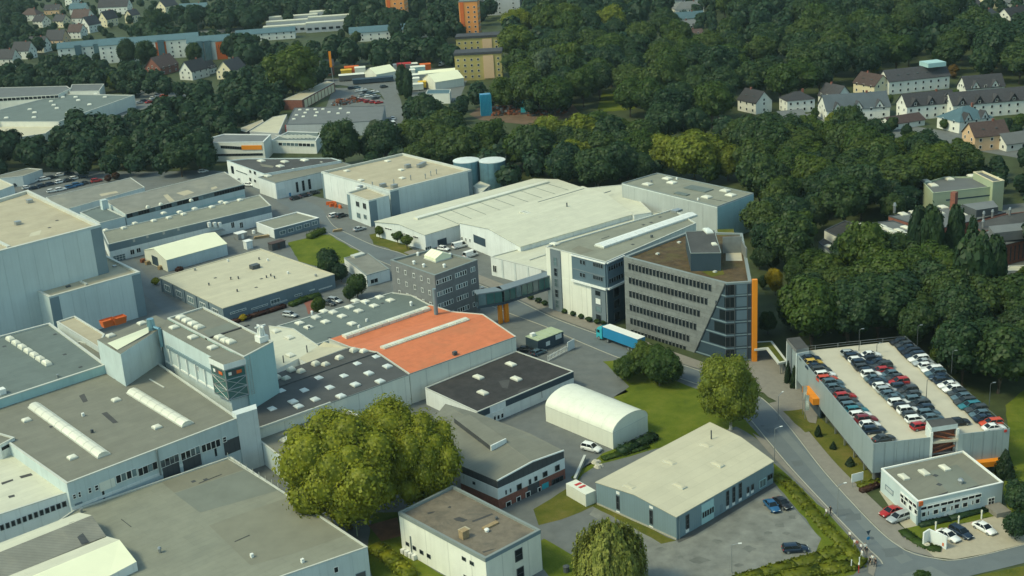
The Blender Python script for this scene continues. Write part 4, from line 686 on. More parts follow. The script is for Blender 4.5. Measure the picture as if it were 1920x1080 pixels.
for x, y, l in ((874, 300, 'steel storage tank nearer the box warehouse'), (922.5, 300, 'steel storage tank beside the dark wood')):
    g = G(x, y, 9.7); t = root('storage_tank', l, 'tank', (g.x, g.y, 0), 0, 'steel storage tanks'); mb = MB()
    n = 28; rr = 4.85; ring = lambda r_, z: [(r_*math.cos(2*math.pi*k/n), r_*math.sin(2*math.pi*k/n), z) for k in range(n)]
    for za_, zb_ in ((0, 3.2), (3.2, 6.4), (6.4, 9.5)):
        m1 = MB(); m1.add(ring(rr, za_+.03)+ring(rr, zb_-.03), [(k, (k+1) % n, n+(k+1) % n, n+k) for k in range(n)]); m1.add(ring(rr+.06, zb_-.09)+ring(rr+.06, zb_+.03), [(k, (k+1) % n, n+(k+1) % n, n+k) for k in range(n)]); put('shell_ring', m1.mesh('shell_ring', ['tank_metal'], True), t)
    m1 = MB(); m1.add(ring(rr+.1, 9.5)+ring(rr+.1, 9.75)+ring(rr*.5, 10.15)+[(0, 0, 10.25)], [(k, (k+1) % n, n+(k+1) % n, n+k) for k in range(n)]+[(n+k, n+(k+1) % n, 2*n+(k+1) % n, 2*n+k) for k in range(n)]+[(2*n+k, 2*n+(k+1) % n, 3*n) for k in range(n)]); put('tank_roof', m1.mesh('tank_roof', ['pale_wall']), t)
    m1 = MB(); [m1.tube((rr+.3, s_*.22, 0), (rr+.3, s_*.22, 10.8), .05, n=5) for s_ in (-1, 1)]; [m1.box((rr+.3, 0, .4+.4*k), (.05, .44, .05)) for k in range(26)]; put('ladder', m1.mesh('ladder', ['metal']), t)
b = B('pump_house', 'small white pump house at foot of the tanks', 'hut', [(887, 349), (900, 340), (919, 347), (906, 358)], 3.0, 'white_wall', 'white_roof', par=.1, rimw=.2); b.slab(2, 910, 358, 915, 352, 'bluegrey_wall', 'door')
# --- long white halls
def hall(name, label, px, he, hr, wall='white_wall', roof='white_roof'): return gable(name, label, 'hall', px, he, hr, wall, roof, over=.25, th=.15)
zf = lambda x, y: (690+x/6, 390+y/6); zg = lambda x, y: (980+x/4.174, 320+y/4.174)
b = hall('white_gable_hall', 'long white gabled hall with ridge skylight behind round trees', [(797, 441), (1092, 353), (1000, 336), (703, 416)], 5.0, 6.4)
A, Bq = b.ridge; bb = b; z0 = 6.55
d = (Bq-A); 
mb = MB(); p, q = A+d*.10, A+d*.93; mb.box(((p.x+q.x)/2, (p.y+q.y)/2, 6.75), ((q-p).length, 2.0, .5), math.atan2(d.y, d.x)); mb.build('ridge_skylight', 'dome', b.root)
for x0, y0, x1, y1 in ((190, 215, 270, 255), (398, 280, 470, 315), (508, 310, 568, 348)): b.win(3, *zf(x0, y0), *zf(x1, y1), nx=3, frame='white_paint')
b.slab(0, *zf(780, 345), *zf(888, 430), 'navy_clad', 'gate'); b.win(0, *zf(640, 430), *zf(715, 470), nx=3, glass='glass_lit')
for k in range(9):
    f = .2+.09*k; e0, e1 = Vector((*b.P[0], 5.25)), Vector((*b.P[1], 5.25)); p = e0+(e1-e0)*f; q = A+d*(f*.97+.015); q.z = 6.66; mb = MB(); mb.tube(Vector((p.x, p.y, 5.3)), q, .07, n=4); mb.build('roof_seam', 'coping_dark', b.root)
b = hall('white_main_hall', 'broad white roofed production hall with two dark gateways', [(976, 463), (1187, 402), (1092, 350), (862, 418)], 7.0, 8.8)
b.slab(3, *zf(1185, 295), *zf(1325, 440), 'navy_clad', 'gate')
for x0, y0, x1, y1 in ((1050, 320, 1070, 372), (1095, 330, 1112, 378), (1140, 342, 1158, 386)): b.win(3, *zf(x0, y0), *zf(x1, y1), frame='white_paint')
A, Bq = b.ridge; d = Bq-A; mb = MB(); p = G(*zg(-10, 330), 8.0); q = G(*zg(255, 400), 7.6)
for k in range(12):
    c = p+(q-p)*((k+.5)/12); mb = MB(); mb.box((c.x, c.y, c.z+.3), ((q-p).length/12-.3, 2.0, .7), math.atan2((q-p).y, (q-p).x)); mb.build('skylight', 'dome', b.root)
p, q = G(*zg(370, 258), 8.6), G(*zg(690, 158), 8.4); MB().tube(p, q, .16, n=5).build('roof_pipe', 'coping_dark', b.root); p = G(*zg(348, 312), 7.6); MB().tube(p, p+Vector((0, 0, 2.6)), .22, n=6).build('roof_flue', 'metal_dark', b.root); p, q = G(*zg(120, 245), 8.7), G(*zg(480, 140), 8.7); MB().tube(p, q, .12, n=5).build('roof_pipe', 'coping_dark', b.root)
b = B('white_link_roof', 'white roofed link between the broad white hall and grey tall hall', 'hall', [(1094, 353), (1168, 346), (1222, 398), (1189, 403)], 7.3, 'white_wall', 'white_roof', par=.15)
b = B('gate_vestibule', 'small white gate vestibule before the broad white hall', 'building', [(920, 446), (932, 439), (984, 455), (972, 463)], 5.6, 'white_wall', 'teal_roof', par=.15); b.slab(3, *zf(1400, 450), *zf(1560, 540), 'navy_clad', 'gate')
b = B('low_white_wing', 'low white wing with cream roof behind the glass bridge', 'wing', [(920, 481), (1215, 400), (1262, 393), (1026, 508)], 5.8, 'white_wall', 'white_roof', par=.25)
zh = lambda x, y: (860+x/4.909, 420+y/4.909); b.band(3, 0, 5.6, 'grey_clad', 'pier', 0, .1); b.win(3, *zh(315, 375), *zh(352, 450), nx=2); b.bx(1012, 482, (8, .3, .3), 'coping', 'roof_pipe')
for u in (.32, .55, .78): b.band(3, 0, 5.6, 'pale_wall', 'pier', u, u+.03, .12)
b = B('grey_tall_hall', 'tall hall with grey flat roof and rooflights behind the wing', 'hall', [(1166, 343), (1232, 324), (1413, 362), (1345, 387)], 12.0, 'pale_wall', 'olive_roof', rim='coping_dark', par=.3, bands=[(0, 12.0, 'pale_wall', 'wall')])
b.clutter(8, 91)
for x, y in ((977, 110), (1133, 65), (1168, 97), (1585, 160), (1628, 195), (1440, 210)): b.sky(*zg(x, y), 2.4, 3.0, .4)
b.bx(*zg(1375, 145), (4.2, 9, .3), 'teal_roof', 'roof_step'); b.bx(*zg(1245, 185), (2.0, 5, .3), 'teal_roof', 'roof_step'); b.panels(2, 4, 0, 11.5, 'cyan_wall'); b.panels(3, 7, 0, 11.5, 'hall_grey', gap=.08)
# --- long grey roofed production wing with slate box
b = B('production_wing', 'long grey roofed production wing with cantilevered slate window box', 'building', [(1023, 462), (1262, 392), (1305, 418), (1136, 491)], 17.6, 'cream_wall', 'olive_roof', rim='coping', par=.3, rimw=.3)
b.clutter(10, 91)
b.strip(zg(600, 600), zg(1330, 350), 3.4, .7, 14, barrel=False, m='white_wall'); b.patch([zg(380, 615), zg(440, 585), zg(560, 625), zg(450, 655)], 'patch_brown'); b.sky(*zg(248, 578), 1.8, 2.4, .3); b.bx(*zg(1205, 320), (3, 2, .6), 'metal', 'roof_plant')
a0, b0, d0, n0, L0 = b.face(3)       # front (F) to left (L)
S = lambda x, y: b.sz(3, x, y)
u_f = S(1137, 540)[0]; u1 = S(1074, 500)[0]
b.hang(3, (u1)/2, 13.9, 'slate_box', box_mesh('slate_box', (u1-.0, .5, 7.2), 'slate_panel'), .1); b.hang(3, u1/2-.1, 10.35, 'ledge', box_mesh('ledge', (u1+.4, 1.1, .5), 'white_paint'), .3); b.hang(3, u1/2-.1, 17.3, 'ledge', box_mesh('ledge', (u1+.3, .9, .35), 'white_paint'), .2); b.hang(3, u1/2, 13.6, 'string_course', box_mesh('string_course', (u1-.5, .6, .25), 'grey_clad'), .12)
for ya, yb in ((345, 385), (462, 515)):
    for x0, x1, n in ((1128, 1172, 2), (1250, 1335, 5)):
        p0 = S(*zh(x0+8, ya+(x0-1128)*.2)); p1 = S(*zh(x1-8, ya+(x1-1128)*.2))
        for k in range(n): f = k/max(n-1, 1); b.hang(3, p0[0]+(p1[0]-p0[0])*f, (p0[1]+p1[1])/2, 'window', window_mesh(.75, 1.2, 1, 1, 'grey_clad', 'glass', .08), .37)
for ua, ub in ((S(1055, 560)[0], S(1037, 560)[0]),): b.hang(3, (ua+ub)/2, 8.7, 'stair_bay', box_mesh('stair_bay', (abs(ub-ua), .36, 17.3), 'grey_clad'), .1); [b.hang(3, (ua+ub)/2, 2.2+3.0*k, 'window', window_mesh(1.3, 2.3, 1, 2, 'grey_clad', 'glass' if k % 2 else 'glass_lit', .12), .3) for k in range(5)]
ua, ub = S(1138, 580)[0], S(1112, 575)[0]; b.hang(3, (ua+ub)/2+.1, 5.0, 'entry_bay', box_mesh('entry_bay', (abs(ub-ua), .5, 9.9), 'grey_clad'), .1); [b.hang(3, (ua+ub)/2+.2, z, 'window', window_mesh(2.0, h_, 1, 1, 'grey_clad', g_, .12), .36) for z, h_, g_ in ((1.6, 2.4, 'glass'), (4.2, 1.6, 'glass_lit'), (6.4, 1.8, 'white_paint'), (8.6, 1.5, 'glass'))]
b.panels(3, 3, 0, 10.0, 'cream_wall', S(1110, 570)[0]/L0, S(1056, 560)[0]/L0, th=.06)
a2, b2, d2, n2, L2 = b.face(2); T = lambda x, y: b.sz(2, x, y)
wr = abs(L2-T(1171, 560)[0]); b.hang(2, L2-wr/2, 13.9, 'slate_box', box_mesh('slate_box', (wr, .5, 7.2), 'slate_panel'), .1); b.hang(2, L2-wr/2, 5.0, 'glass_front', box_mesh('glass_front', (wr, .3, 9.9), 'navy_clad'), .05); b.hang(2, L2-wr/2, 10.35, 'ledge', box_mesh('ledge', (wr, 1.1, .5), 'white_paint'), .3); b.hang(2, L2-wr/2, 17.3, 'ledge', box_mesh('ledge', (wr, .9, .35), 'white_paint'), .2)
for z in (15.6, 12.2):
    for k in range(6): b.hang(2, L2-wr*(.12+.14*k), z, 'window', window_mesh(.9, 1.3, 1, 1, 'grey_clad', 'glass', .08), .37)
for z in (1.8, 5.2, 8.4): b.hang(2, L2-wr*.5, z, 'window', window_mesh(2.4, 2.4, 1, 1, 'metal_dark', 'glass', .12), .22)
for i, (x, y) in enumerate(((995, 562), (1010, 568), (1022, 573), (1045, 581), (1060, 588), (1075, 593), (1090, 598), (1105, 604), (1120, 608), (1133, 611))):
    g = G(x, y); t = put('clipped_bush', np_mesh('clipped_bush', *crown_arrays(300+i, 260, .34, 6, 'bush'), 'leaf_dark'), None, (g.x, g.y, .1), (0, 0, i), (1.1, 1.1, .75)); tag(t, 'clipped dark bush along the wall foot of the production wing', 'bush', 'clipped bushes before the production wing')
# --- head office
zk = lambda x, y: (1150+x/4.5, 460+y/4.5); hq = 20.0
b = B('head_office', 'grey stone office block with slanting glass corner and brown planted roof', 'office building', [(1170, 481), (1362, 531), (1409, 528), (1392, 437), (1290, 434)], hq, 'navy_clad', 'sedum', rim='coping_dark', par=.5, rimw=.7)
a0, b0, d0, n0, L0 = b.face(0)
# stone face: courses of slabs, cut off along the slanting glass
uT = b.sz(0, 1360, 531)[0]; uB = b.sz(0, 1303, 677)[0]; zB = 0.0; rows = 20; r_ = random.Random(3)
ua = lambda z: uB+(uT-uB)*min(1, max(0, z/hq))
for k in range(rows):
    z0_, z1_ = hq*k/rows, hq*(k+1)/rows; x = -r_.uniform(0, 2.0); end = min(ua(z0_), L0)
    while x < end-.15:
        w = r_.uniform(2.6, 5.6); x0 = max(x, 0.02); x1 = min(x+w, end); x += w
        if x1-x0 < .1: continue
        e0 = min(x1, ua(z0_)); e1 = min(ua(z1_), L0) if x >= end else min(x1, ua(z1_)); pr = .10+r_.uniform(0, .03); V = []
        for o_ in (0.0, pr):
            for u, z in ((x0+.015, z0_+.015), (e0-.015, z0_+.015), (e1-.015, z1_-.015), (x0+.015, z1_-.015)): q = b.at(0, u, z, o_); V.append(q)
        MB().add(V, [(4, 5, 6, 7), (0, 1, 5, 4), (1, 2, 6, 5), (2, 3, 7, 6), (3, 0, 4, 7)]).build('stone_slab', 'stone_clad', b.root)
def hqrow(xa, ya, xb, yb, n, w, h):
    A, Bq = b.sz(0, *zk(xa, ya)), b.sz(0, *zk(xb, yb)); z = (A[1]+Bq[1])/2
    for k in range(n): b.hang(0, A[0]+(Bq[0]-A[0])*k/(n-1), z, 'window', window_mesh(w, h, 1, 1, 'dark_clad', 'glass', .07, 'metal'), .15)
for A in ((142, 174, 818, 357, 23), (146, 292, 786, 473, 22), (149, 407, 722, 574, 20), (153, 522, 692, 684, 19), (158, 637, 633, 782, 17)): hqrow(*A, .85, 1.7)
hqrow(165, 750, 605, 895, 16, .8, 2.9)
# glass corner: floor edges, mullions, blinds
for z in (.4, 3.6, 6.9, 10.2, 13.5, 16.8, 19.7):
    u0 = ua(z)+.1
    if L0-u0 > .2: b.hang(0, (u0+L0)/2, z, 'floor_edge', box_mesh('floor_edge', (L0-u0, .14, .3), 'dark_corner'), .03)
    b.band(1, z-.15, z+.15, 'dark_corner', 'floor_edge', 0, 1, .05)
a1, b1, d1, n1, L1 = b.face(1)
for k in (2, 5): b.hang(1, L1*k/6, hq/2-.2, 'mullion', box_mesh('mullion', (.14, .3, hq-.6), 'metal_dark'), .02)
for z in (2.0, 5.25, 8.55, 11.85, 15.15, 18.3):
    b.hang(1, L1*.62, z, 'blind', box_mesh('blind', (L1*.44, .05, 2.3), 'slate_panel'), .03); b.hang(1, L1*.14, z, 'window', window_mesh(2.2, 2.6, 2, 1, 'metal_dark', 'glass', .1), .02)
    if z > 4: u0 = ua(z+1.5)+.6; b.hang(0, (u0+L0)/2+.3, z, 'glass_bay', box_mesh('glass_bay', (max(L0-u0-1.0, .5), .04, 2.4), 'glass'), .02)
# slanting edge trim and orange fin
p0, p1 = Vector(b.at(0, ua(0)+.1, .1, .12)), Vector(b.at(0, ua(hq)+.1, hq-.2, .12)); MB().tube(p0, p1, .16, n=5).build('slant_trim', 'metal_dark', b.root)
c0 = b.P[2]; dd = (b.P[2]-b.P[1]).normalized(); mb = MB(); mb.box((c0.x+dd.x*.7, c0.y+dd.y*.7-.3, (hq+.6)/2), (1.15, .9, hq+.6), math.atan2(dd.y, dd.x)); mb.build('orange_fin', 'orange_paint', b.root)
# penthouse, terrace, plant
P = [G(x, y, 24.0) for x, y in (zg(1275, 480), zg(1500, 470), zg(1552, 645), zg(1315, 648))]; MB().prism([(p.x, p.y) for p in P], 19.5, 24.0, 0, mt=1).build('penthouse', ['navy_clad', 'dark_roof'], b.root)
mb = MB()
for i in range(4): A, Bq = P[i], P[(i+1) % 4]; mb.tube(A+Vector((0, 0, .05)), Bq+Vector((0, 0, .05)), .12, n=4)
mb.build('penthouse_coping', 'coping_dark', b.root); b.sky(*zg(1500, 580), 1.2, 1.8, .3, z=24.0, yaw=.1); b.sky(*zg(1450, 478), 1.8, 4.0, .6, z=24.0, yaw=.15, m='pale_wall')
b.patch([zg(1590, 640), zg(1710, 640), zg(1720, 705), zg(1590, 705)], 'concrete', 'terrace'); p0, p1 = G(*zg(1565, 645), 19.5), G(*zg(1715, 640), 19.5); mb = MB(); mb.box(((p0.x+p1.x)/2, (p0.y+p1.y)/2, 21.6), ((p1-p0).length, .35, 4.2), math.atan2((p1-p0).y, (p1-p0).x)); mb.build('terrace_wall', 'stone_clad', b.root)
mb = MB(); mb.box((p1.x, p1.y-3, 21.0), (.3, 6, 3.0), 0); mb.build('terrace_wall', 'stone_clad', b.root); b.patch([zg(1520, 460), zg(1650, 455), zg(1660, 505), zg(1540, 510)], 'rough_grass', 'planting', .02)
for x, y in ((1057, 655), (1225, 565), (1505, 795)): b.bx(*zg(x, y), (.8, .8, .35), 'coping', 'roof_hatch')
b.patch([zg(1400, 790), zg(1560, 765), zg(1580, 810), zg(1480, 830)], 'rough_grass', 'moss_patch', .02)
# entrance canopy
P = [G(x, y, 3.4) for x, y in ((1414, 641), (1448, 639), (1477, 677), (1459, 681), (1437, 653), (1414, 655))]; t = root('entrance_canopy', 'flat L-shaped entrance canopy with planted top beside the orange fin', 'canopy', (P[1].x, P[1].y, 0)); MB().prism([(p.x, p.y) for p in P], 2.95, 3.4, 0, bottom=True).build('canopy_slab', 'coping', t)
I = inset([p.xy for p in P], .6); MB().poly([(p.x, p.y, 3.42) for p in I]).build('planting', 'rough_grass', t)
for i in (0, 1, 2, 3): p = inset([q.xy for q in P], .9)[i]; MB().tube((p.x, p.y, 0), (p.x, p.y, 2.95), .12, n=6).build('post', 'metal', t)
# --- grey brick office and glass bridge
b = B('grey_brick_office', 'four storey grey brick office with pitched rooflight', 'office building', [(732, 487), (810, 467), (895, 487), (815, 516)], 14.2, 'grey_brick', 'grey_roof', rim='coping_dark', par=.5, rimw=.45)
a2, b2, d2, n2, L2 = b.face(2); a3, b3, d3, n3, L3 = b.face(3)
for z in (12.0, 8.7, 5.4, 2.1):
    for u0, n in ((.10, 2), (.30, 5), (.66, 5), (.9, 2)):
        for k in range(n): b.hang(2, L2*u0+1.0*k*(.85), z, 'window', window_mesh(.75, 1.3, 1, 1, 'white_paint', 'glass' if random.random() < .6 else 'glass_lit', .1), .02)
    for u0 in (.14, .3, .47, .66, .84): b.hang(3, L3*u0, z, 'window', window_mesh(1.0, 1.3, 2, 1, 'white_paint', 'glass', .1), .02)
b.strip(zf(720, 545), zf(850, 590), 5.2, 2.0, 4, barrel=False, m='pvc_roof', name='pitched_rooflight')
for x, y in ((562, 535), (925, 545), (628, 665), (858, 668), (518, 632)): b.vent(*zf(x, y), .5, 1.0, 'white_paint')
MB().tube(G(818, 590, 7.0), G(818, 590, 7.0)+Vector((0, 0, 7.0)), .55, .5, 10).build('flue', 'dark_corner', b.root)
t = root('glass_bridge', 'glazed footbridge across the road on an orange pylon', 'footbridge', tuple(G(938, 605)))
A, K, E_ = G(893, 549, 9.4), G(938, 542, 9.4), G(1034, 512, 9.4); A.z = K.z = E_.z = 0
for i, (p, q) in enumerate(((A, K), (K, E_))):
    d = (q-p); L = d.length; yw = math.atan2(d.y, d.x); n_ = Vector((-d.y, d.x, 0)).normalized(); c = (p+q)/2
    for z, h_, m, nm in ((9.45, .3, 'grey_clad', 'bridge_roof'), (5.9, .6, 'navy_clad', 'bridge_floor')): mb = MB(); mb.box((c.x, c.y, z), (L+.6, 3.4, h_), yw); mb.build(nm, m, t)
    for s_ in (-1, 1):
        nb = max(3, int(L/1.8))
        for k in range(nb):
            u = p+d*((k+.5)/nb)+n_*(s_*1.5); mb = MB(); mb.box((u.x, u.y, 7.75), (L/nb-.12, .06, 2.95), yw); mb.build('pane', 'glass_teal' if (k*7+i) % 3 else 'glass_lit', t)
            u = p+d*(k/nb)+n_*(s_*1.55); mb = MB(); mb.box((u.x, u.y, 7.75), (.16, .16, 3.1), yw); mb.build('mullion', 'metal_dark', t)
g = G(939, 606); MB().box((g.x, g.y, 4.4), (1.0, .8, 8.8), YAW).build('pylon', 'orange_paint', t); MB().box((g.x+1.6, g.y+.8, 2.8), (1.2, .8, 5.6), YAW).build('pylon_leg', 'orange_paint', t)
# --- orange roofed hall, ribbed shed roofs and neighbours in the middle
r = facets('orange_roof_hall', 'hall with bright orange roof and two long skylight strips', 'hall', [
    ([(617, 636, 7.6), (807, 572, 7.6), (847, 585, 7.0), (655, 651, 7.0)], 'orange_roof', 'roof'), ([(655, 651, 7.0), (847, 585, 7.0), (905, 590, 8.7), (707, 661, 8.7)], 'orange_roof', 'roof'), ([(707, 661, 8.7), (905, 590, 8.7), (967, 632, 7.3), (768, 702, 7.3)], 'orange_roof', 'roof')], 'cream_wall', 0,
    [([(768, 702, 7.3), (967, 632, 7.3), (905, 590, 8.7), (847, 585, 7.0), (807, 572, 7.6), (617, 636, 7.6), (655, 651, 7.0), (707, 661, 8.7), (768, 702, 7.3)], 'cream_wall')])
def rstrip(r, a, bq, w, n, m='dome'):
    A, Bq = G(*a), G(*bq); d = Bq-A; L = d.length; yw = math.atan2(d.y, d.x)
    for k in range(n): c = A+d*((k+.5)/n); mb = MB(); mb.box((c.x, c.y, c.z+.3), (L/n-.12, w, .75), yw); mb.box((c.x, c.y, c.z+.72), (L/n-.3, w*.6, .2), yw); mb.build('strip_skylight', m, r)
rstrip(r, (645, 634, 7.4), (803, 580, 7.4), 2.0, 12); rstrip(r, (717, 656, 8.3), (877, 601, 8.3), 2.0, 12)
def rimline(r, pts, w=.3, m='coping', name='verge'):
    P = [G(*q)+Vector((0, 0, .06)) for q in pts]
    for A, Bq in zip(P, P[1:]): mb = MB(); mb.tube(A, Bq, w/2, n=4); mb.build(name, m, r)
rimline(r, [(617, 636, 7.6), (655, 651, 7.0), (707, 661, 8.7), (768, 702, 7.3)], .4); rimline(r, [(967, 632, 7.3), (905, 590, 8.7), (847, 585, 7.0), (807, 572, 7.6)], .4); rimline(r, [(768, 702, 7.3), (967, 632, 7.3)], .25, 'coping_dark', 'gutter')
P = [G(x, y, z+.05) for x, y, z in ((803, 633, 8.1), (808, 631, 8.1), (858, 664, 7.4), (853, 667, 7.4))]; MB().poly(P).build('roof_walkway', 'patch_green', r); g = G(853, 665, 7.5); MB().box(g+Vector((0, 0, .4)), (1, .8, .8), YAW).build('roof_box', 'metal_dark', r)
r = facets('ribbed_roof_shed', 'dark ribbed shed roof dotted with pale rooflights beside the orange roof', 'hall', [
    ([(467, 718, 7.4), (655, 652, 7.4), (706, 662, 8.7), (474, 743, 8.7)], 'dark_roof', 'roof'), ([(474, 743, 8.7), (706, 662, 8.7), (767, 703, 7.3), (620, 756, 7.3), (480, 806, 7.3), (462, 792, 7.6)], 'rib_roof', 'roof')], 'cream_wall', 0,
    [([(655, 652, 7.4), (467, 718, 7.4), (474, 743, 8.7), (462, 792, 7.6), (480, 806, 7.3), (620, 756, 7.3), (767, 703, 7.3), (706, 662, 8.7), (655, 652, 7.4)], 'cream_wall')])
zb2 = lambda x, y: (460+x/3.857, 540+y/3.857)
def light(r, x, y, z, w, l, h, m='dome', yaw=YAW): p = G(*zb2(x, y), z); o = OFF[r.name]; put('rooflight', dome_mesh(w, l, h, m), r, (p.x-o[0], p.y-o[1], p.z-o[2]), (0, 0, yaw))
for x, y in ((75, 686), (142, 706), (172, 640), (228, 656), (298, 665), (333, 598), (405, 612), (510, 556), (583, 563), (682, 514), (786, 459), (858, 468), (40, 757)): light(r, x, y, 8.0, 1.7, 1.7, .75)
for x, y, z in ((530, 658, 8.3), (808, 556, 8.3), (944, 506, 8.3), (712, 644, 8.0), (893, 622, 8.0), (1028, 572, 8.0), (258, 752, 8.3), (425, 748, 8.0), (610, 727, 7.8), (796, 703, 7.8), (975, 680, 7.6), (113, 806, 8.2), (192, 882, 7.7), (345, 828, 7.9), (385, 862, 7.6), (505, 812, 7.6), (692, 787, 7.6)): light(r, x, y, z-.15, 1.8, 2.0, .35, 'pale_wall')
rimline(r, [(480, 806, 7.35), (620, 756, 7.35)], .7); rimline(r, [(474, 743, 8.72), (706, 662, 8.72)], .3, 'dark_clad', 'ridge'); rimline(r, [(620, 756, 7.3), (767, 703, 7.3)], .25, 'coping_dark', 'gutter')
b = B('sixteen_light_hall', 'teal grey flat roof with rows of small square rooflights', 'hall', [(519, 611), (735, 548), (772, 553), (812, 574), (620, 637), (592, 646), (550, 617)], 6.0, 'pale_wall', 'teal_roof', par=.2, rimw=.3)
for x, y in ((393, 258), (458, 288), (570, 172), (637, 180), (512, 217), (580, 248), (700, 208), (772, 262), (753, 142), (820, 170), (798, 97), (868, 102), (932, 133), (972, 70), (1050, 93)): b.sky(*zb2(x, y), 1.9, 2.3, .35)
b.clutter(8, 104)
b.vent(*zb2(1200, 128), .5, 1.2, 'white_paint'); b.vent(*zb2(483, 190), .4, 1.0, 'white_paint')
r = facets('cream_stepped_roof', 'cream coloured stepped roofs between the lift house and ribbed shed', 'roof', [([(504, 612, 6.6), (549, 617, 6.6), (597, 649, 6.6), (560, 672, 6.6), (516, 694, 6.6)], 'white_roof', 'roof'), ([(560, 672, 6.6), (597, 649, 6.6), (607, 641, 7.6), (650, 652, 7.3), (575, 680, 7.0)], 'cream_roof', 'roof')], 'white_wall', 0, [([(516, 694, 6.6), (560, 672, 6.6), (575, 680, 7.0), (650, 652, 7.3)], 'white_wall'), ([(504, 612, 6.6), (549, 617, 6.6), (597, 649, 6.6)], 'white_wall')])
for x, y in ((320, 362), (325, 490), (220, 315)): light(r, x, y, 6.6, 1.8, 2.4, .3)
for x, y in ((448, 465), (278, 540)): p = G(*zb2(x, y), 6.6); MB().tube(p, p+Vector((0, 0, 1.8)), .15, n=6).build('roof_vent', 'metal_dark', r)
rimline(r, [(504, 612, 6.6), (549, 617, 6.6), (597, 649, 6.6)], .4)
b = B('lean_to_hall', 'pale walled lean-to hall with skylight strip left of the big tree', 'hall', [(474, 816), (620, 758), (655, 770), (720, 800), (540, 868)], 5.2, 'blue_wall', 'grey_roof', par=.2, rimw=.3); b.strip((530, 828), (562, 813), 1.6, .4, 3)
b = B('black_roof_shop', 'white workshop with black roof and dark green fascia', 'workshop', [(797, 727), (968, 658), (1075, 696), (895, 772)], 4.2, 'white_wall', 'black_roof', rim='coping', par=.15, rimw=.2)
b.band(2, 2.6, 4.0, 'navy_clad', 'fascia', .0, .72); b.band(2, 2.6, 4.0, 'navy_clad', 'fascia', .88, 1.0); zi = lambda x, y: (780+x/3.176, 620+y/3.176)
for x, y in ((565, 203), (372, 280), (597, 290), (398, 373)): b.sky(*zi(x, y), 1.5, 2.7, .35)
b.win(2, *zi(452, 475), *zi(524, 530), nx=3, ny=2, glass='white_paint', name='gate'); b.slab(2, *zi(745, 335), *zi(752, 400), 'metal', 'downpipe')
for x, y in ((468, 515), (490, 508), (513, 500), (468, 525), (490, 518), (513, 510)): b.slab(2, *zi(x-6, y-7), *zi(x+6, y+7), 'glass', 'pane', .09)
b.patch([zi(490, 300), zi(560, 290), zi(545, 345), zi(515, 340)], 'dark_roof'); b.patch([zi(620, 350), zi(690, 335), zi(660, 360), zi(600, 375)], 'dark_roof', dz=.015)
r = facets('brick_base_house', 'white and dark clad workshop on brick base with raised roof ridge', 'workshop', [
    ([(835, 757, 6.6), (896, 775, 6.2), (992, 812, 6.2), (1057, 845, 6.2), (998, 866, 6.9), (905, 800, 6.9)], 'grey_roof', 'roof'), ([(835, 757, 6.6), (905, 800, 6.9), (998, 866, 6.9), (932, 902, 6.2), (862, 872, 6.2), (800, 800, 6.2)], 'grey_roof', 'roof')], 'dark_clad', 0,
    [([(862, 872, 6.2), (932, 902, 6.2), (998, 866, 6.9), (1057, 845, 6.2), (992, 812, 6.2), (896, 775, 6.2)], 'dark_clad')])
p0, p1, p2, p3 = [Vector(G(x, y, 6.2).xy) for x, y in ((862, 872), (932, 902), (1057, 845), (992, 812))]
bw = Bld.__new__(Bld); bw.P = [p0, p1, p2, p3]; bw.c = (p0+p1+p2+p3)/4; bw.root = r; bw.h = bw.zr = 6.2; bw.out = .09
for i in (0, 1): bw.band(i, 2.3, 4.6, 'white_wall', 'wall_panel', -.003, 1.003, .07); bw.band(i, 0, 2.3, 'red_brick', 'brick_plinth', -.003, 1.003, .05)
for x0, y0, x1, y1 in ((597, 912, 628, 948), (752, 838, 780, 868), (825, 800, 853, 832), (668, 884, 684, 914), (703, 866, 720, 893), (530, 948, 538, 975), (557, 938, 565, 962)): bw.win(1, *zi(x0, y0), *zi(x1, y1), frame='metal_dark')
for x0, y0, x1, y1 in ((532, 1015, 566, 1050), (595, 985, 622, 1020), (650, 957, 680, 993)): bw.win(1, *zi(x0, y0), *zi(x1, y1), frame='white_paint')
bw.win(1, *zi(805, 890), *zi(878, 935), nx=3, ny=2, frame='metal_dark'); bw.slab(1, *zi(748, 905), *zi(792, 1000), 'cyan_paint', 'gate', .1); bw.win(1, *zi(722, 930), *zi(745, 985), frame='white_paint', name='door'); bw.win(0, *zi(340, 895), *zi(356, 918), frame='metal_dark')
P = [G(x, y, 7.6) for x, y in (zi(225, 520), zi(310, 490), zi(535, 645), zi(445, 688))]; MB().prism([(p.x, p.y) for p in P], 6.3, 7.6, 0, mt=1).build('roof_monitor', ['dark_clad', 'grey_roof'], r); p0, p1 = P[3], P[2]; MB().box(((p0.x+p1.x)/2, (p0.y+p1.y)/2-.05, 7.1), ((p1-p0).length, .3, 1.3), math.atan2((p1-p0).y, (p1-p0).x)).build('monitor_end', 'white_wall', r)
rimline(r, [(932, 902, 6.25), (998, 866, 6.95), (1057, 845, 6.25)], .35, 'white_paint')
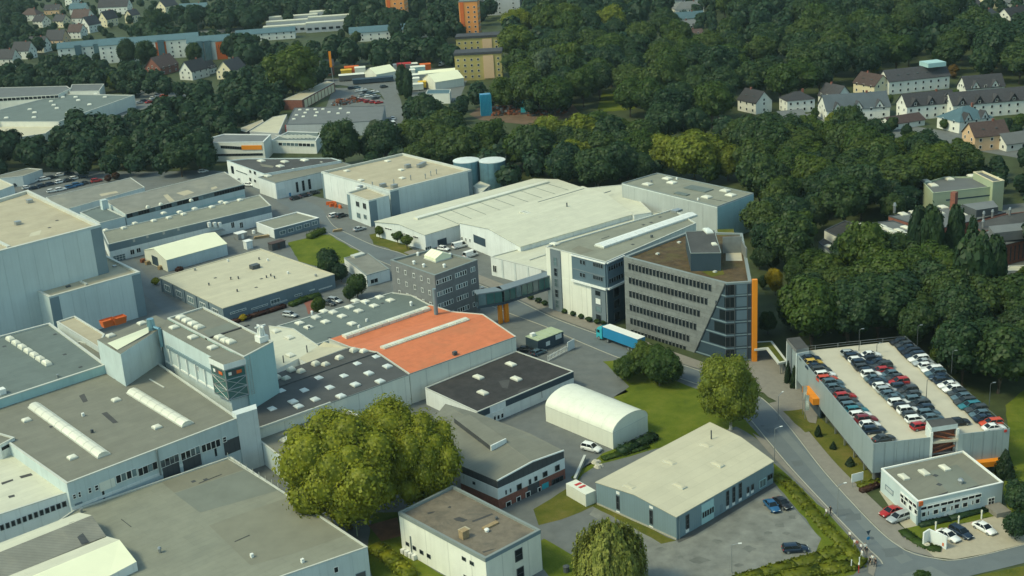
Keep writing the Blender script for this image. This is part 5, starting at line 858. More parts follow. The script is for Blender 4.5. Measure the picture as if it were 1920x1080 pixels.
# --- barrel tent
t0 = [G(x, y) for x, y in ((1024, 790), (1150, 843), (1215, 809), (1089, 757))]; c = sum(t0, Vector())/4; t = root('barrel_tent', 'white barrel roofed storage tent beside the meadow', 'tent', (c.x, c.y, 0)); eh = 3.7; rise = 2.6
MB().prism([(p.x, p.y) for p in t0], 0, eh, 0, top=False).build('wall', 'pvc_white', t); n = 14; A, Bq, Cq, D = t0
def arch(p, q): return [p+(q-p)*(.5-.5*math.cos(math.pi*k/n))+Vector((0, 0, eh+rise*math.sin(math.pi*k/n))) for k in range(n+1)]
ra, rb = arch(A, D), arch(Bq, Cq); ns = 6
for j in range(ns):
    mb = MB(); u = [ra[k]+(rb[k]-ra[k])*(j/ns+.0004) for k in range(n+1)]; w = [ra[k]+(rb[k]-ra[k])*((j+1)/ns-.0004) for k in range(n+1)]; mb.add(u+w, [(k, k+1, n+1+k+1, n+1+k) for k in range(n)]); mb.build('roof_sheet', 'pvc_white', t, True)
for rr_, nm in ((ra, 'end_arch'), (rb, 'end_arch')): MB().poly([p-(rr_[n//2]-rr_[n//2])*0 for p in rr_]).build(nm, 'pvc_white', t)
rimz = MB(); [rimz.tube(rb[k], rb[k+1], .09, n=4) for k in range(n)]; rimz.build('end_trim', 'coping', t); MB().tube(Bq+Vector((0, 0, eh)), Cq+Vector((0, 0, eh)), .07, n=4).build('end_bar', 'coping', t); MB().tube(A+Vector((0, 0, eh)), Bq+Vector((0, 0, eh)), .06, n=4).build('eave_trim', 'coping', t)
# --- blue grey hall at the front
zj = lambda x, y: (1090+x/4.153, 760+y/4.153)
b = gable('blue_grey_hall', 'blue grey sheet hall with broad cream roof at the front', 'hall', [(1268, 970), (1450, 866), (1331, 793), (1117.5, 905)], 4.6, 5.5, 'steel_blue', 'cream_roof', over=.12, th=.12)
for x0, y0, x1, y1 in ((272, 698, 300, 815), (530, 810, 560, 930)): b.win(3, *zj(x0, y0), *zj(x1, y1), frame='metal_dark', ny=2); b.slab(3, *zj(x0, y0-32), *zj(x1-2, y0), 'white_paint', 'lintel_panel'); b.slab(3, *zj(x0, y1+2), *zj(x1, y1+26), 'white_paint', 'sill_panel')
for x0, y0, x1, y1, n in ((812, 850, 838, 962, 3), (1127, 665, 1148, 780, 3), (1175, 635, 1196, 752, 3), (1225, 603, 1247, 720, 3), (1287, 634, 1306, 682, 1), (1321, 614, 1341, 658, 1)): b.win(0, *zj(x0, y0), *zj(x1, y1), frame='metal_dark', ny=n); b.slab(0, *zj(x0, y1+2), *zj(x1, y1+18), 'white_paint', 'sill_panel')
a0, b0, d0, n0, L0 = b.face(0); g0, g1 = b.sz(0, *zj(935, 850)), b.sz(0, *zj(1030, 790)); u = (g0[0]+g1[0])/2; w = abs(g1[0]-g0[0]); b.hang(0, u, 2.1, 'gate', box_mesh('gate', (w, .12, 4.1), 'cyan_wall')); b.hang(0, u, 2.0, 'gate_window', window_mesh(w, 1.4, 5, 1, 'cyan_wall', 'glass', .1), .08)
b.slab(0, *zj(1084, 772), *zj(1101, 828), 'bluegrey_wall', 'door'); b.win(0, *zj(1386, 575), *zj(1436, 635), nx=2, frame='cyan_wall', glass='glass_lit', name='door'); b.win(0, *zj(1449, 535), *zj(1487, 575), nx=2, frame='metal_dark'); b.hang(0, .6, 2.3, 'downpipe', box_mesh('downpipe', (.14, .3, 4.5), 'dark_corner'), .1)
b.band(3, 0, .35, 'kerb', 'plinth', 0, 1, .09)
P4 = [Vector((p.x, p.y, 4.6)) for p in b.P]
for x, y in ((375, 640), (765, 632), (690, 450), (1060, 465), (975, 318)): b.sky(*zj(x, y), 1.3, 2.6, .22, z=5.2, m='cream_roof', name='roof_vent')
p = G(*zj(1012, 262), 5.3); MB().tube(p, p+Vector((0, 0, 1.9)), .14, n=6).build('flue', 'metal_dark', b.root)
# --- white house at the bottom
zl = lambda x, y: (720+x/5.4, 880+y/5.4)
b = B('white_block_house', 'white block with stained brown flat roof at bottom centre', 'building', [(747.5, 960), (849, 910), (1013, 993), (910, 1047)], 8.0, 'cream_wall', 'brown_roof', rim='coping_dark', par=.45, rimw=.42)
for x0, y0, x1, y1 in ((222, 728, 258, 782), (292, 768, 328, 825), (362, 808, 402, 868), (435, 848, 475, 908), (790, 875, 832, 935), (870, 920, 912, 980), (808, 1062, 850, 1115)): b.win(3, *zl(x0, y0), *zl(x1, y1), frame='metal_dark', t=.06)
for x0, y0, x1, y1 in ((1322, 785, 1402, 945), (1340, 972, 1418, 1130)): b.win(2, *zl(x0, y0+18), *zl(x1, y1-18), frame='metal_dark', ny=2)
b.band(3, 7.3, 7.95, 'coping_dark', 'fascia', 0, 1, .1); b.band(2, 7.3, 7.95, 'dark_corner', 'fascia', 0, 1, .1)
b.bx(*zl(812, 690), (1.4, 1.2, 1.5), 'timber', 'chimney'); b.bx(*zl(812, 612), (1.7, 1.5, .12), 'tan_roof', 'chimney_cap'); b.bx(*zl(1078, 575), (3.2, .9, .3), 'timber', 'roof_batten'); b.vent(*zl(1042, 630), .5, .6, 'white_paint'); b.vent(*zl(1138, 505), .3, .5, 'metal_dark')
for P in ([(430, 440), (470, 430), (520, 425), (500, 440), (450, 455)], [(640, 385), (665, 370), (685, 380), (670, 395)], [(700, 500), (760, 480), (850, 510), (800, 535), (730, 520)], [(890, 520), (1000, 480), (1090, 445), (1110, 455), (1000, 500), (900, 535)], [(990, 835), (1100, 805), (1145, 800), (1010, 845)]): b.patch([zl(*q) for q in P], 'dark_roof', 'tar_patch', .014)
p0 = b.sz(3, *zl(270, 680)); b.hang(3, p0[0], p0[1]-1.6, 'drainpipe', box_mesh('drainpipe', (.12, .24, 3.4), 'coping_dark'), .1)
for i, (x, y) in enumerate(((210, 822), (248, 838), (285, 860), (322, 880))): p0 = b.sz(3, *zl(x, y)); b.hang(3, p0[0], p0[1], 'air_conditioner', box_mesh('air_conditioner', (.75, .7, .95), 'white_paint'), .4)
# --- parking deck
DECK = 7.4
b = B('parking_deck', 'two level parking deck with grey mesh sides and pale upper deck', 'car park', [(1486, 652), (1697, 630), (1893.5, 803), (1638, 831)], 8.5, 'deck_mesh', 'concrete', par=1.1, rimw=.25, make_wall=False, flat=False)
b.zr = DECK
deck = b
P = [p for p in b.P]; MB().prism([(p.x, p.y) for p in P], DECK-.45, DECK, 0, bottom=True).build('deck_slab', 'concrete', b.root)
MB().prism([(p.x, p.y) for p in inset(P, 1.2)], .03, .06, 0).build('lower_floor', 'asphalt_dark', b.root)
a0, b0, d0, n0, L0 = b.face(3); b.panels(3, int(L0/5), 2.2, 8.45, 'deck_mesh', gap=.05, name='mesh_panel', th=.07)
a0, b0, d0, n0, L0 = b.face(2); u0, u1 = b.sz(2, 1797, 815)[0]/L0, b.sz(2, 1747, 820)[0]/L0; b.panels(2, 4, 2.2, 8.45, 'deck_mesh', 0, u0, gap=.05, name='mesh_panel', th=.07); b.panels(2, 5, 2.2, 8.45, 'deck_mesh', u1, 1, gap=.05, name='mesh_panel', th=.07)
for i in (0, 1):
    a0, b0, d0, n0, L0 = b.face(i); nb = int(L0/5)
    for k in range(nb+1): b.hang(i, L0*k/nb, DECK+.55, 'railing_post', box_mesh('railing_post', (.09, .09, 1.15), 'metal'), -.1)
    for z in (DECK+.5, DECK+1.08): b.band(i, z-.03, z+.03, 'metal', 'railing', 0, 1, .03)
    b.panels(i, nb, 3.0, 7.2, 'deck_mesh', name='mesh_panel')
for i in (2, 3, 1):
    a0, b0, d0, n0, L0 = b.face(i); nb = int(L0/5)
    for k in range(nb+1): q = b.at(i, min(max(L0*k/nb, .4), L0-.4), 0, -.5); MB().box((q[0], q[1], 3.5), (.3, .3, 7.0), .1).build('pillar', 'metal', b.root)
# ramp house, stair house, orange boxes
zm = lambda x, y: (1460+x/3.858, 620+y/3.858)
P = [G(x, y, 9.6) for x, y in (zm(58, 55), zm(152, 44), zm(218, 122), zm(128, 140))]; MB().prism([(p.x, p.y) for p in P], 8.8, 9.6, 0, mt=1, bottom=True).build('ramp_house_roof', ['metal', 'dark_roof'], b.root)
for i, (p, q) in enumerate(((P[0], P[1]), (P[2], P[3]))): MB().box(((p.x+q.x)/2, (p.y+q.y)/2, 4.4), ((p-q).length, .3, 8.8), math.atan2((q-p).y, (q-p).x)).build('ramp_house_wall', 'pale_wall', b.root)
MB().box(((P[0].x+P[3].x)/2+.8, (P[0].y+P[3].y)/2, 4.2), (.2, (P[0]-P[3]).length-1.5, 8.0), 0).build('ramp_opening', 'navy_clad', b.root)
zn = lambda x, y: (1620+x/3.857, 760+y/3.857)
P = [G(x, y, 10.4) for x, y in (zn(452, 108), zn(632, 88), zn(680, 132), zn(490, 160))]; st = MB(); st.prism([(p.x, p.y) for p in P], 9.4, 10.4, 0, mt=1, bottom=True); st.build('stair_house_roof', ['pale_wall', 'dark_roof'], b.root)
for p, q, m in ((P[0], P[3], 'pale_wall'), (P[1], P[2], 'pale_wall'), (P[0], P[1], 'pale_wall')): MB().box(((p.x+q.x)/2, (p.y+q.y)/2, 4.7), ((p-q).length, .25, 9.4), math.atan2((q-p).y, (q-p).x)).build('stair_house_wall', m, b.root)
for p in (P[2], P[3]): MB().box((p.x, p.y, 4.7), (.5, .5, 9.4), .1).build('stair_house_post', 'white_paint', b.root)
cxy = (P[2]+P[3])/2; cback = (P[0]+P[1])/2; MB().box((cxy.x+.05, (cxy.y*2+cback.y)/3, 4.6), ((P[2]-P[3]).length-.8, .1, 9.0), .1).build('stair_back_wall', 'tile_red', b.root)
wS = (P[2]-P[3]).length
for k in range(3):
    z = 2.1+2.5*k; MB().box((cxy.x, cxy.y+.6, z), (wS-.6, 1.4, .16), .1).build('stair_landing', 'metal', b.root)
    m_ = MB(); sgn = 1 if k % 2 else -1; p0_ = Vector((cxy.x-sgn*wS*.4, cxy.y+.15, z+1.0)); p1_ = Vector((cxy.x+sgn*wS*.4, cxy.y+.15, z+2.4)); m_.tube(p0_, p1_, .12, n=5); m_.tube(p0_-Vector((0, 0, 1)), p1_-Vector((0, 0, 1)), .2, n=5); m_.build('stair_flight', 'rust', b.root)
a3, b3, d3, n3, L3 = b.face(3); u = b.sz(3, 1527, 742); b.hang(3, u[0], 3.6, 'entrance_sign', box_mesh('entrance_sign', (7.0, 1.6, 1.4), 'orange_paint'), .7); a2, b2, d2, n2, L2 = b.face(2); u = b.sz(2, 1845, 865); b.hang(2, u[0], 2.0, 'exit_sign', box_mesh('exit_sign', (6.2, 1.4, 1.1), 'orange_paint'), .7); b.hang(3, b.sz(3, 1530, 755)[0], 1.3, 'entrance_opening', box_mesh('entrance_opening', (6.4, .3, 2.2), 'navy_clad'), .05)
b.hang(2, .9, 8.1, 'deck_logo', box_mesh('deck_logo', (.5, .2, .5), 'red_paint'), .1)
# --- small office bottom right
b = B('corner_office', 'small pale office with grey roof at the road corner', 'office building', [(1652.5, 878), (1806, 845), (1881, 904), (1721, 940)], 4.9, 'blue_wall', 'grey_roof', rim='white_paint', par=.25, rimw=.3)
b.patch([zn(470, 478), zn(672, 428), zn(830, 575), zn(620, 640)], 'patch_green'); b.patch([zn(530, 650), zn(610, 620), zn(600, 645), zn(560, 658)], 'dark_roof', 'tar_patch', .016); b.patch([zn(740, 600), zn(820, 580), (1849, 905), zn(760, 612)], 'dark_roof', 'tar_patch', .016)
for x, y in ((288, 522), (435, 490), (583, 456)): b.sky(*zn(x, y), 1.3, 2.3, .25, yaw=.27)
b.clutter(3, 65)
b.vent(*zn(698, 565), .6, 1.0)
b.band(2, 1.9, 3.95, 'white_wall', 'window_band', .28, .985, .05)
for x, y in ((430, 742), (475, 733), (520, 722), (576, 709), (625, 698), (670, 688), (728, 674), (775, 662), (822, 651)): p0 = b.sz(2, *zn(x, y)); b.hang(2, p0[0], p0[1], 'window', window_mesh(1.5, .7, 1, 1, 'white_paint', 'glass', .08), .08)
for x, y, w in ((428, 786, .9), (462, 778, .4), (516, 767, 1.1), (575, 751, 1.0), (632, 740, .5), (667, 728, 1.1), (728, 716, 1.1), (783, 700, .4), (818, 690, 1.0)): p0 = b.sz(2, *zn(x, y)); b.hang(2, p0[0], p0[1], 'window', window_mesh(w, 1.0, 1, 1, 'white_paint', 'glass', .08), .08)
b.win(2, *zn(897, 668), *zn(940, 715), nx=2, ny=2, name='door'); b.slab(2, *zn(582, 775), *zn(662, 785), 'white_paint', 'sign_board')
b.band(3, 1.6, 3.9, 'white_wall', 'window_band', .03, .45, .05)
for x, y in ((372, 725), (343, 702), (312, 678), (280, 655)): p0 = b.sz(3, *zn(x, y)); b.hang(3, p0[0], p0[1], 'window', window_mesh(1.3, .8, 1, 1, 'white_paint', 'glass', .08), .08)
for x, y in ((380, 770), (340, 742), (300, 705), (282, 688)): p0 = b.sz(3, *zn(x, y)); b.hang(3, p0[0], p0[1], 'window', window_mesh(1.0, 1.0, 1, 1, 'white_paint', 'glass', .08), .08)
b.win(3, *zn(158, 570), *zn(212, 655), ny=4, glass='white_wall', frame='bluegrey_wall', name='gate'); a2, b2, d2, n2, L2 = b.face(2); b.hang(2, L2-.25, 2.45, 'corner_post', box_mesh('corner_post', (.6, .5, 4.85), 'dark_corner'), .08); b.hang(2, L2-.4, 4.5, 'corner_logo', box_mesh('corner_logo', (.85, .3, .8), 'orange_panel'), .3)
q = b.at(2, b.sz(2, *zn(925, 700))[0], .5, 1.8); MB().box((q[0], q[1], .5), (3.0, 3.4, 1.0), .27).build('entry_steps', 'paving', b.root)
# ================================================================ FAR BUILDINGS
def house(px, py, w, l, yaw, he, hr, label, wall='render_white', roof='tile_dark', name='house', cat='house', wins=3, storeys=2, chimney=True, gwin=2, hip=False, lights=0, group=None):
    """gabled house by the bearing of its foot: ridge along l, turned by yaw degrees"""
    yw = R_(yaw); c = rectxy(px, py, w, l, yw)
    if hip:
        b = BldXY(name, label, cat, c, he, wall, 0, group); P = [Vector((p.x, p.y, he)) for p in b.P]; d = Vector((math.cos(yw), math.sin(yw), 0)); m = sum(P, Vector())/4; k = max(l/2-w/2, .5); r0, r1 = m-d*k, m+d*k; r0.z = r1.z = hr
        O = [p+(p-m).normalized()*.5 for p in P]; [setattr(p, 'z', he-.05) for p in O]
        for f in ([O[0], O[1], r1, r0], [O[1], O[2], r1], [O[2], O[3], r0, r1], [O[3], O[0], r0]): MB().poly(f).build('roof', roof, b.root)
    else: b = gable(name, label, cat, None, he, hr, wall, roof, over=.45, th=.2, coords=c, group=group)
    for i in (0, 2):
        a, e, d, n, L = b.face(i)
        if n.dot(-a) <= 0: continue
        for s in range(storeys):
            for k in range(wins): b.hang(i, L*(k+.5)/wins, 1.5+2.7*s, 'window', window_mesh(1.1, 1.3, 1, 1, 'white_paint', 'glass', .1), .02)
    for i in (1, 3):
        a, e, d, n, L = b.face(i)
        if n.dot(-a) <= 0: continue
        for s in range(storeys):
            for k in range(gwin): b.hang(i, L*(k+.5)/gwin, 1.5+2.7*s, 'window', window_mesh(1.1, 1.3, 1, 1, 'white_paint', 'glass', .1), .02)
        if not hip and hr-he > 3: b.hang(i, L/2, he+.9, 'window', window_mesh(1.1, 1.2, 1, 1, 'white_paint', 'glass', .1), .02)
    if chimney: mm = b.c; MB().box((mm.x+math.cos(yw)*l*.2, mm.y+math.sin(yw)*l*.2, hr), (.8, .7, 1.8), yw).build('chimney', 'red_brick', b.root)
    for k in range(lights):      # roof windows
        for s in (-1, 1):
            nv = Vector((-math.sin(yw), math.cos(yw)))*s
            if nv.dot(-b.c) <= 0: continue
            f = (k+.5)/lights-.5; q = b.c+Vector((math.cos(yw), math.sin(yw)))*(l*.8*f)+nv*(w*.27); z = hr+(he-hr)*.54; mb = MB(); mb.box((q.x, q.y, z+.32), (.9, 1.0, .12), yw, 0); o = mb.build('roof_window', 'glass_lit', b.root)
    return b
H = house
# hillside estate, top left
for a in [
 (18, 124, 9, 13, -18, 5.5, 11, 'white gabled house at the left edge, lowest of the hillside row', dict()), (48, 109, 9, 13, -18, 5.5, 11, 'white gabled house, second up the hillside row from the left edge', dict()), (76, 97, 9, 13, -18, 5, 10.5, 'white gabled house, third up the hillside row from the left edge', dict()),
 (111, 88, 10, 14, -18, 5.5, 12, 'peach gabled house at the top of the hillside row', dict(wall='render_peach')), (147, 71, 9, 11, -18, 5, 10, 'small brown roofed house behind the peach house', dict(roof='tile_brown')),
 (172, 60, 9, 12, 200, 6, 12, 'steep dark roofed house with cream gable above blue roofed flats', dict(roof='tile_dark', yawfix=60)), (205, 49, 9, 12, 60, 6, 12, 'dark roofed house with pale yellow gable beside grey box', dict(wall='render_cream')),
 (158, 46, 11, 15, -18, 6, 12, 'brown roofed house with several roof windows on the hillside', dict(roof='tile_brown', lights=3)), (118, 50, 9, 11, -30, 5, 9.5, 'small cream gabled house below dark roof row', dict(wall='render_cream')), (80, 50, 9, 11, -30, 5, 9, 'small white gabled house at the wood edge, upper left', dict()),
 (62, 38, 11, 16, -15, 5, 10, 'brown hip roofed house in the upper left trees', dict(roof='tile_brown', hip=True)), (102, 26, 9, 14, -10, 4, 8, 'low peach house under dark roof, upper left', dict(wall='render_peach')), (150, 26, 9, 14, -5, 5, 9, 'blue grey roofed house in the upper left', dict(roof='tile_blue')),
 (218, 26, 11, 26, -8, 6.5, 12.5, 'long white house with dark roof and roof windows, upper left', dict(lights=4, wins=6)), (138, 10, 9, 11, 60, 5.5, 11, 'white gabled house at the very top left', dict()), (250, 42, 8, 9, 60, 6, 10, 'pale gabled house end right of the long white house', dict(wall='render_cream')),
 (315, 24, 10, 15, 60, 6, 11, 'cream house with orange end at the top, left of centre', dict(wall='render_cream')), (366, 32, 11, 22, -5, 6, 11, 'long blue roofed house at the top edge', dict(roof='tile_blue', lights=3)),
 (305, 137, 12, 16, 62, 4.5, 10.5, 'brick gabled house with dark roof below the orange flats', dict(wall='red_brick', roof='tile_brown')), (366, 146, 10, 14, 58, 5, 10.5, 'white gabled house left of the cream one above car park', dict()), (436, 145, 11, 14, 64, 5, 10.5, 'cream gabled house above the car park trees', dict(wall='render_cream', gwin=3)), (390, 138, 7, 8, 60, 3.5, 7.5, 'small white gabled annex between two gabled houses', dict(chimney=False))]:
    k = a[8]; y = k.pop('yawfix', a[4]); H(a[0], a[1], a[2], a[3], y, a[5], a[6], a[7], **k)
for px, py, w, l, yaw, he, hr, lab, ob in ((178, 116, 12, 42, 12, 11, 14, 'blue roofed block of flats left of the dark trees', None), (285, 110, 12, 62, 8, 11.5, 14.5, 'long blue roofed block of flats with orange stair panel', .62), (396, 110, 12, 26, 6, 11.5, 14.5, 'short blue roofed block of flats with orange corner panel', .8)):
    b = H(px, py, w, l, yaw, he, hr, lab, wall='render_white', roof='tile_blue', name='block_of_flats', cat='flats', wins=int(l/4.5), storeys=4, chimney=False)
    a, e, d, n, L = b.face(0); i = 0 if n.dot(-a) > 0 else 2; a, e, d, n, L = b.face(i)
    if ob: b.hang(i, L*ob, 5.5, 'orange_panel', box_mesh('orange_panel', (6.5, .3, 11), 'orange_panel'), .1)
    for f in (.3, .72): b.hang(i, L*f+(-6 if f > .5 else 0), 6.2, 'stair_tower', box_mesh('stair_tower', (4.0, 1.6, 12.4), 'tile_blue'), .6)
H(500, 74, 11, 40, 5, 5, 7.5, 'long low blue roofed building left of the school roofs', roof='tile_blue', chimney=False, wins=8, name='long_building', cat='building'); H(735, 72, 12, 55, 4, 6, 9, 'long blue roofed building among trees, top centre', roof='tile_blue', chimney=False, wins=10, name='long_building', cat='building')
for i, (px, py, l) in enumerate(((535, 62, 30), (545, 53, 34), (552, 45, 36), (615, 58, 30), (618, 48, 30), (620, 38, 30))):
    c = rectxy(px, py, 7, l, R_(4)); b = BldXY('school_wing', ['first', 'second', 'third', 'fourth', 'fifth', 'sixth'][i]+' white topped school roof from the front, '+('left' if i < 3 else 'right')+' cluster', 'school', c, 5+.4*i, 'render_grey', 0, 'white school roofs'); MB().prism(c, 5+.4*i, 5.7+.4*i, 0).build('roof', 'white_roof', b.root)
    for k in range(6): a, e, d, n, L = b.face(0); b.hang(0, L*(k+.5)/6, 2.6, 'window', window_mesh(3.0, 1.6, 3, 1, 'metal_dark', 'glass', .1), .02)
for px, py, w, l, h, lab, wl in ((748, 52, 13, 13, 24, 'orange and grey tower block, top centre', 'render_orange'), (884, 72, 11, 12, 24, 'slim orange tower block behind the ochre flats', 'render_orange'), (940, 26, 14, 30, 20, 'grey tower block cut by the top edge', 'render_grey')):
    c = rectxy(px, py, w, l, R_(-8)); b = BldXY('tower_block', lab, 'tower block', c, h, wl, 0); MB().prism(inset(c, -.2), h, h+.7, 0).build('roof', 'tile_grey', b.root)
    for i in (0, 1, 3):
        a, e, d, n, L = b.face(i)
        if n.dot(-a) <= 0: continue
        for s in range(7):
            for k in range(3): b.hang(i, L*(k+.5)/3, 2+3.1*s, 'window', window_mesh(1.4, 1.3, 1, 1, 'white_paint', 'glass', .1), .02)
    b.hang(0, 2, h/2, 'stair_panel', box_mesh('stair_panel', (2.4, .4, h), 'orange_panel' if 'grey' not in lab[:5] else 'tile_grey'), .1)
for px, py, lab, h in ((899, 112, 'rear ochre block of flats with dark flat roof', 13.5), (900, 146, 'front ochre block of flats with dark flat roof', 13.5)):
    c = rectxy(px, py, 12, 25, R_(-3)); b = BldXY('ochre_flats', lab, 'flats', c, h, 'render_yellow', 0, 'ochre flats'); MB().prism(inset(c, -.4), h, h+1.3, 0).build('roof', 'tile_dark', b.root)
    for s in range(4):
        for k in range(7): a, e, d, n, L = b.face(0); b.hang(0, L*(k+.5)/7, 2.0+3.0*s, 'window', window_mesh(1.2, 1.3, 1, 1, 'white_paint', 'glass', .1), .02)
    b.hang(0, b.face(0)[4]*.72, h*.5, 'loggia', box_mesh('loggia', (5.5, .5, h*.9), 'render_peach'), .15)
H(600, 140, 11, 16, 10, 5, 8, 'brick house with dark roof behind the orange mast', wall='red_brick', roof='tile_dark', chimney=False)
H(810, 32, 9, 12, 15, 4, 8, 'cream cottage in the trees, top centre', wall='render_cream'); H(690, 22, 9, 14, 10, 4, 8, 'white cottage between treetops, top left of centre'); H(845, 48, 8, 14, 5, 5, 6, 'grey flat roofed house left of the slim orange tower', roof='tile_grey', chimney=False)
# supermarket and its car park, left
b = Bld('supermarket', 'large grey roofed supermarket left of the far car park', 'supermarket', [(-120, 225), (0, 205), (60, 190), (120, 176), (252, 178), (110, 228), (0, 228), (-120, 250)], 6.5, 'render_white', 'teal_roof', rim='coping', par=.3, rimw=.5)
for x, y in ((118, 183), (142, 183), (96, 191), (101, 198), (56, 206), (107, 204), (147, 189), (168, 197), (197, 183), (65, 212), (127, 213), (64, 221), (12, 222), (180, 177)): b.sky(x, y, 2.2, 3.0, .5, yaw=.3)
b = Bld('shopfront_canopy', 'long pale supermarket front with white canopy below the roof', 'canopy', [(-120, 240), (0, 228), (118, 226), (85, 250), (-120, 280)], 4.2, 'render_white', 'cream_roof', par=.2)
b = Bld('rear_office_block', 'low flat roofed block with window row behind the supermarket', 'building', [(-100, 170), (0, 164), (125, 161), (132, 166), (107, 178), (0, 183), (-100, 190)], 8.0, 'render_white', 'tile_grey', par=.2); b.row(4, 106, 181, 2, 187, 14, 2.2, 1.5)
b = Bld('rear_store', 'grey roofed store at the right rear of the supermarket', 'building', [(130, 171), (135, 158), (195, 157), (186, 170)], 7.5, 'render_white', 'tile_grey', par=.2)
b = Bld('left_edge_store', 'low pale store with grey roof at the left edge above the staff cars', 'building', [(-40, 338), (52, 315), (79, 317), (42, 330)], 4.2, 'pale_wall', 'grey_roof', par=.2); b = Bld('left_edge_cube', 'pale cube building at the left edge beside the staff cars', 'building', [(-60, 352), (-5, 333), (26, 347), (-30, 368)], 6.5, 'pale_wall', 'cream_roof', par=.3)
# white office with orange line and garden centre behind it
b = Bld('ribbon_office', 'white two storey office with orange window stripe behind the halls', 'office building', [(386, 260), (420, 251), (508, 252), (494, 266), (398, 267)], 8.2, 'render_white', 'tile_grey', rim='white_paint', par=.3, rimw=.5)
b.row(3, *zd(170, 610), *zd(330, 620), 9, 1.9, 1.2, frame='metal_dark'); b.row(3, *zd(60, 680), *zd(490, 672), 18, 1.9, 1.0, frame='metal_dark')
p0 = b.sz(3, *zd(330, 615)); p1 = b.sz(3, *zd(500, 612)); b.hang(3, (p0[0]+p1[0])/2, p0[1], 'orange_stripe', box_mesh('orange_stripe', (abs(p1[0]-p0[0]), .3, 1.8), 'orange_paint'), .1)
b = Bld('ribbon_office_wing', 'white single storey wing with window row beside the orange stripe office', 'office building', [(508, 263), (540, 246), (602, 248), (592, 264)], 5.6, 'render_white', 'teal_roof', rim='white_paint', par=.25); b.row(3, 526, 270, 586, 272, 9, 1.8, 1.4, glass='mix')
for k in range(9): f = k/8; b.bx(528+60*f, 257-f, (.25, 11, .25), 'coping', 'roof_rail')
b = Bld('garden_centre', 'grey roofed shop with red lettered sign band', 'shop', [(536, 233), (552, 202), (722, 198), (716, 226), (605, 232)], 6.2, 'render_grey', 'tile_grey', rim='metal_dark', par=.15)
for x, y in ((820, 300), (885, 300), (950, 297), (1015, 295), (1163, 290), (865, 325), (965, 322), (1067, 320), (1143, 330), (1230, 325), (792, 345), (850, 357), (952, 350), (770, 378)): b.sky(*zd(x, y), 1.6, 2.2, .3, yaw=.1)
p0, p1 = G(*zd(700, 425), 5.4), G(*zd(1020, 415), 5.4); yw = math.atan2((p1-p0).y, (p1-p0).x); c = (p0+p1)/2; L = (p1-p0).length
for z, off in ((5.0, 0.0), (3.2, 0.0)):
    MB().box((c.x, c.y-1, z), (L, .3, 1.4), yw).build('sign_band', 'red_paint', b.root); rs = random.Random(int(z*10)); x = -L*.42
    while x < L*.42: w = rs.uniform(.5, 1.1); MB().box((c.x+math.cos(yw)*x, c.y-1.17+math.sin(yw)*x, z), (w, .06, .8), yw).build('sign_letter', 'white_paint', b.root); x += w+rs.uniform(.25, .6)
b = Bld('garden_shed', 'pale roofed shed left of the red sign shop', 'shed', [(468, 246), (512, 219), (538, 214), (522, 250)], 5.0, 'render_grey', 'cream_roof', par=.1); b = Bld('open_shed', 'narrow pale lean-to roof at the wood edge left of the shed', 'shed', [(444, 243), (492, 224), (494, 228), (462, 247)], 4.2, 'dark_clad', 'tan_roof', par=.1)
b = Bld('long_depot', 'long low depot with tan roof and yellow bays', 'depot', [(531, 187), (613, 152), (627, 154), (566, 187)], 5.0, 'red_brick', 'tan_roof', par=.15); 
a, e, d, n, L = b.face(2); b.panels(2, 9, .3, 4.2, 'render_cream', .02, .95, gap=1.0, name='bay_door')
g = G(627, 165); t = root('orange_mast', 'tall mast with a slanting orange banner behind the depot', 'mast', tuple(g)); m_ = MB(); m_.tube((0, 0, 0), (-1.0, 0, 19), .28, .2, 6); put('pole', m_.mesh('pole', ['metal']), t); m_ = MB(); m_.box((-.6, -.3, 15.5), (1.3, .15, 8.5), 0); put('banner', m_.mesh('banner', ['orange_paint']), t)
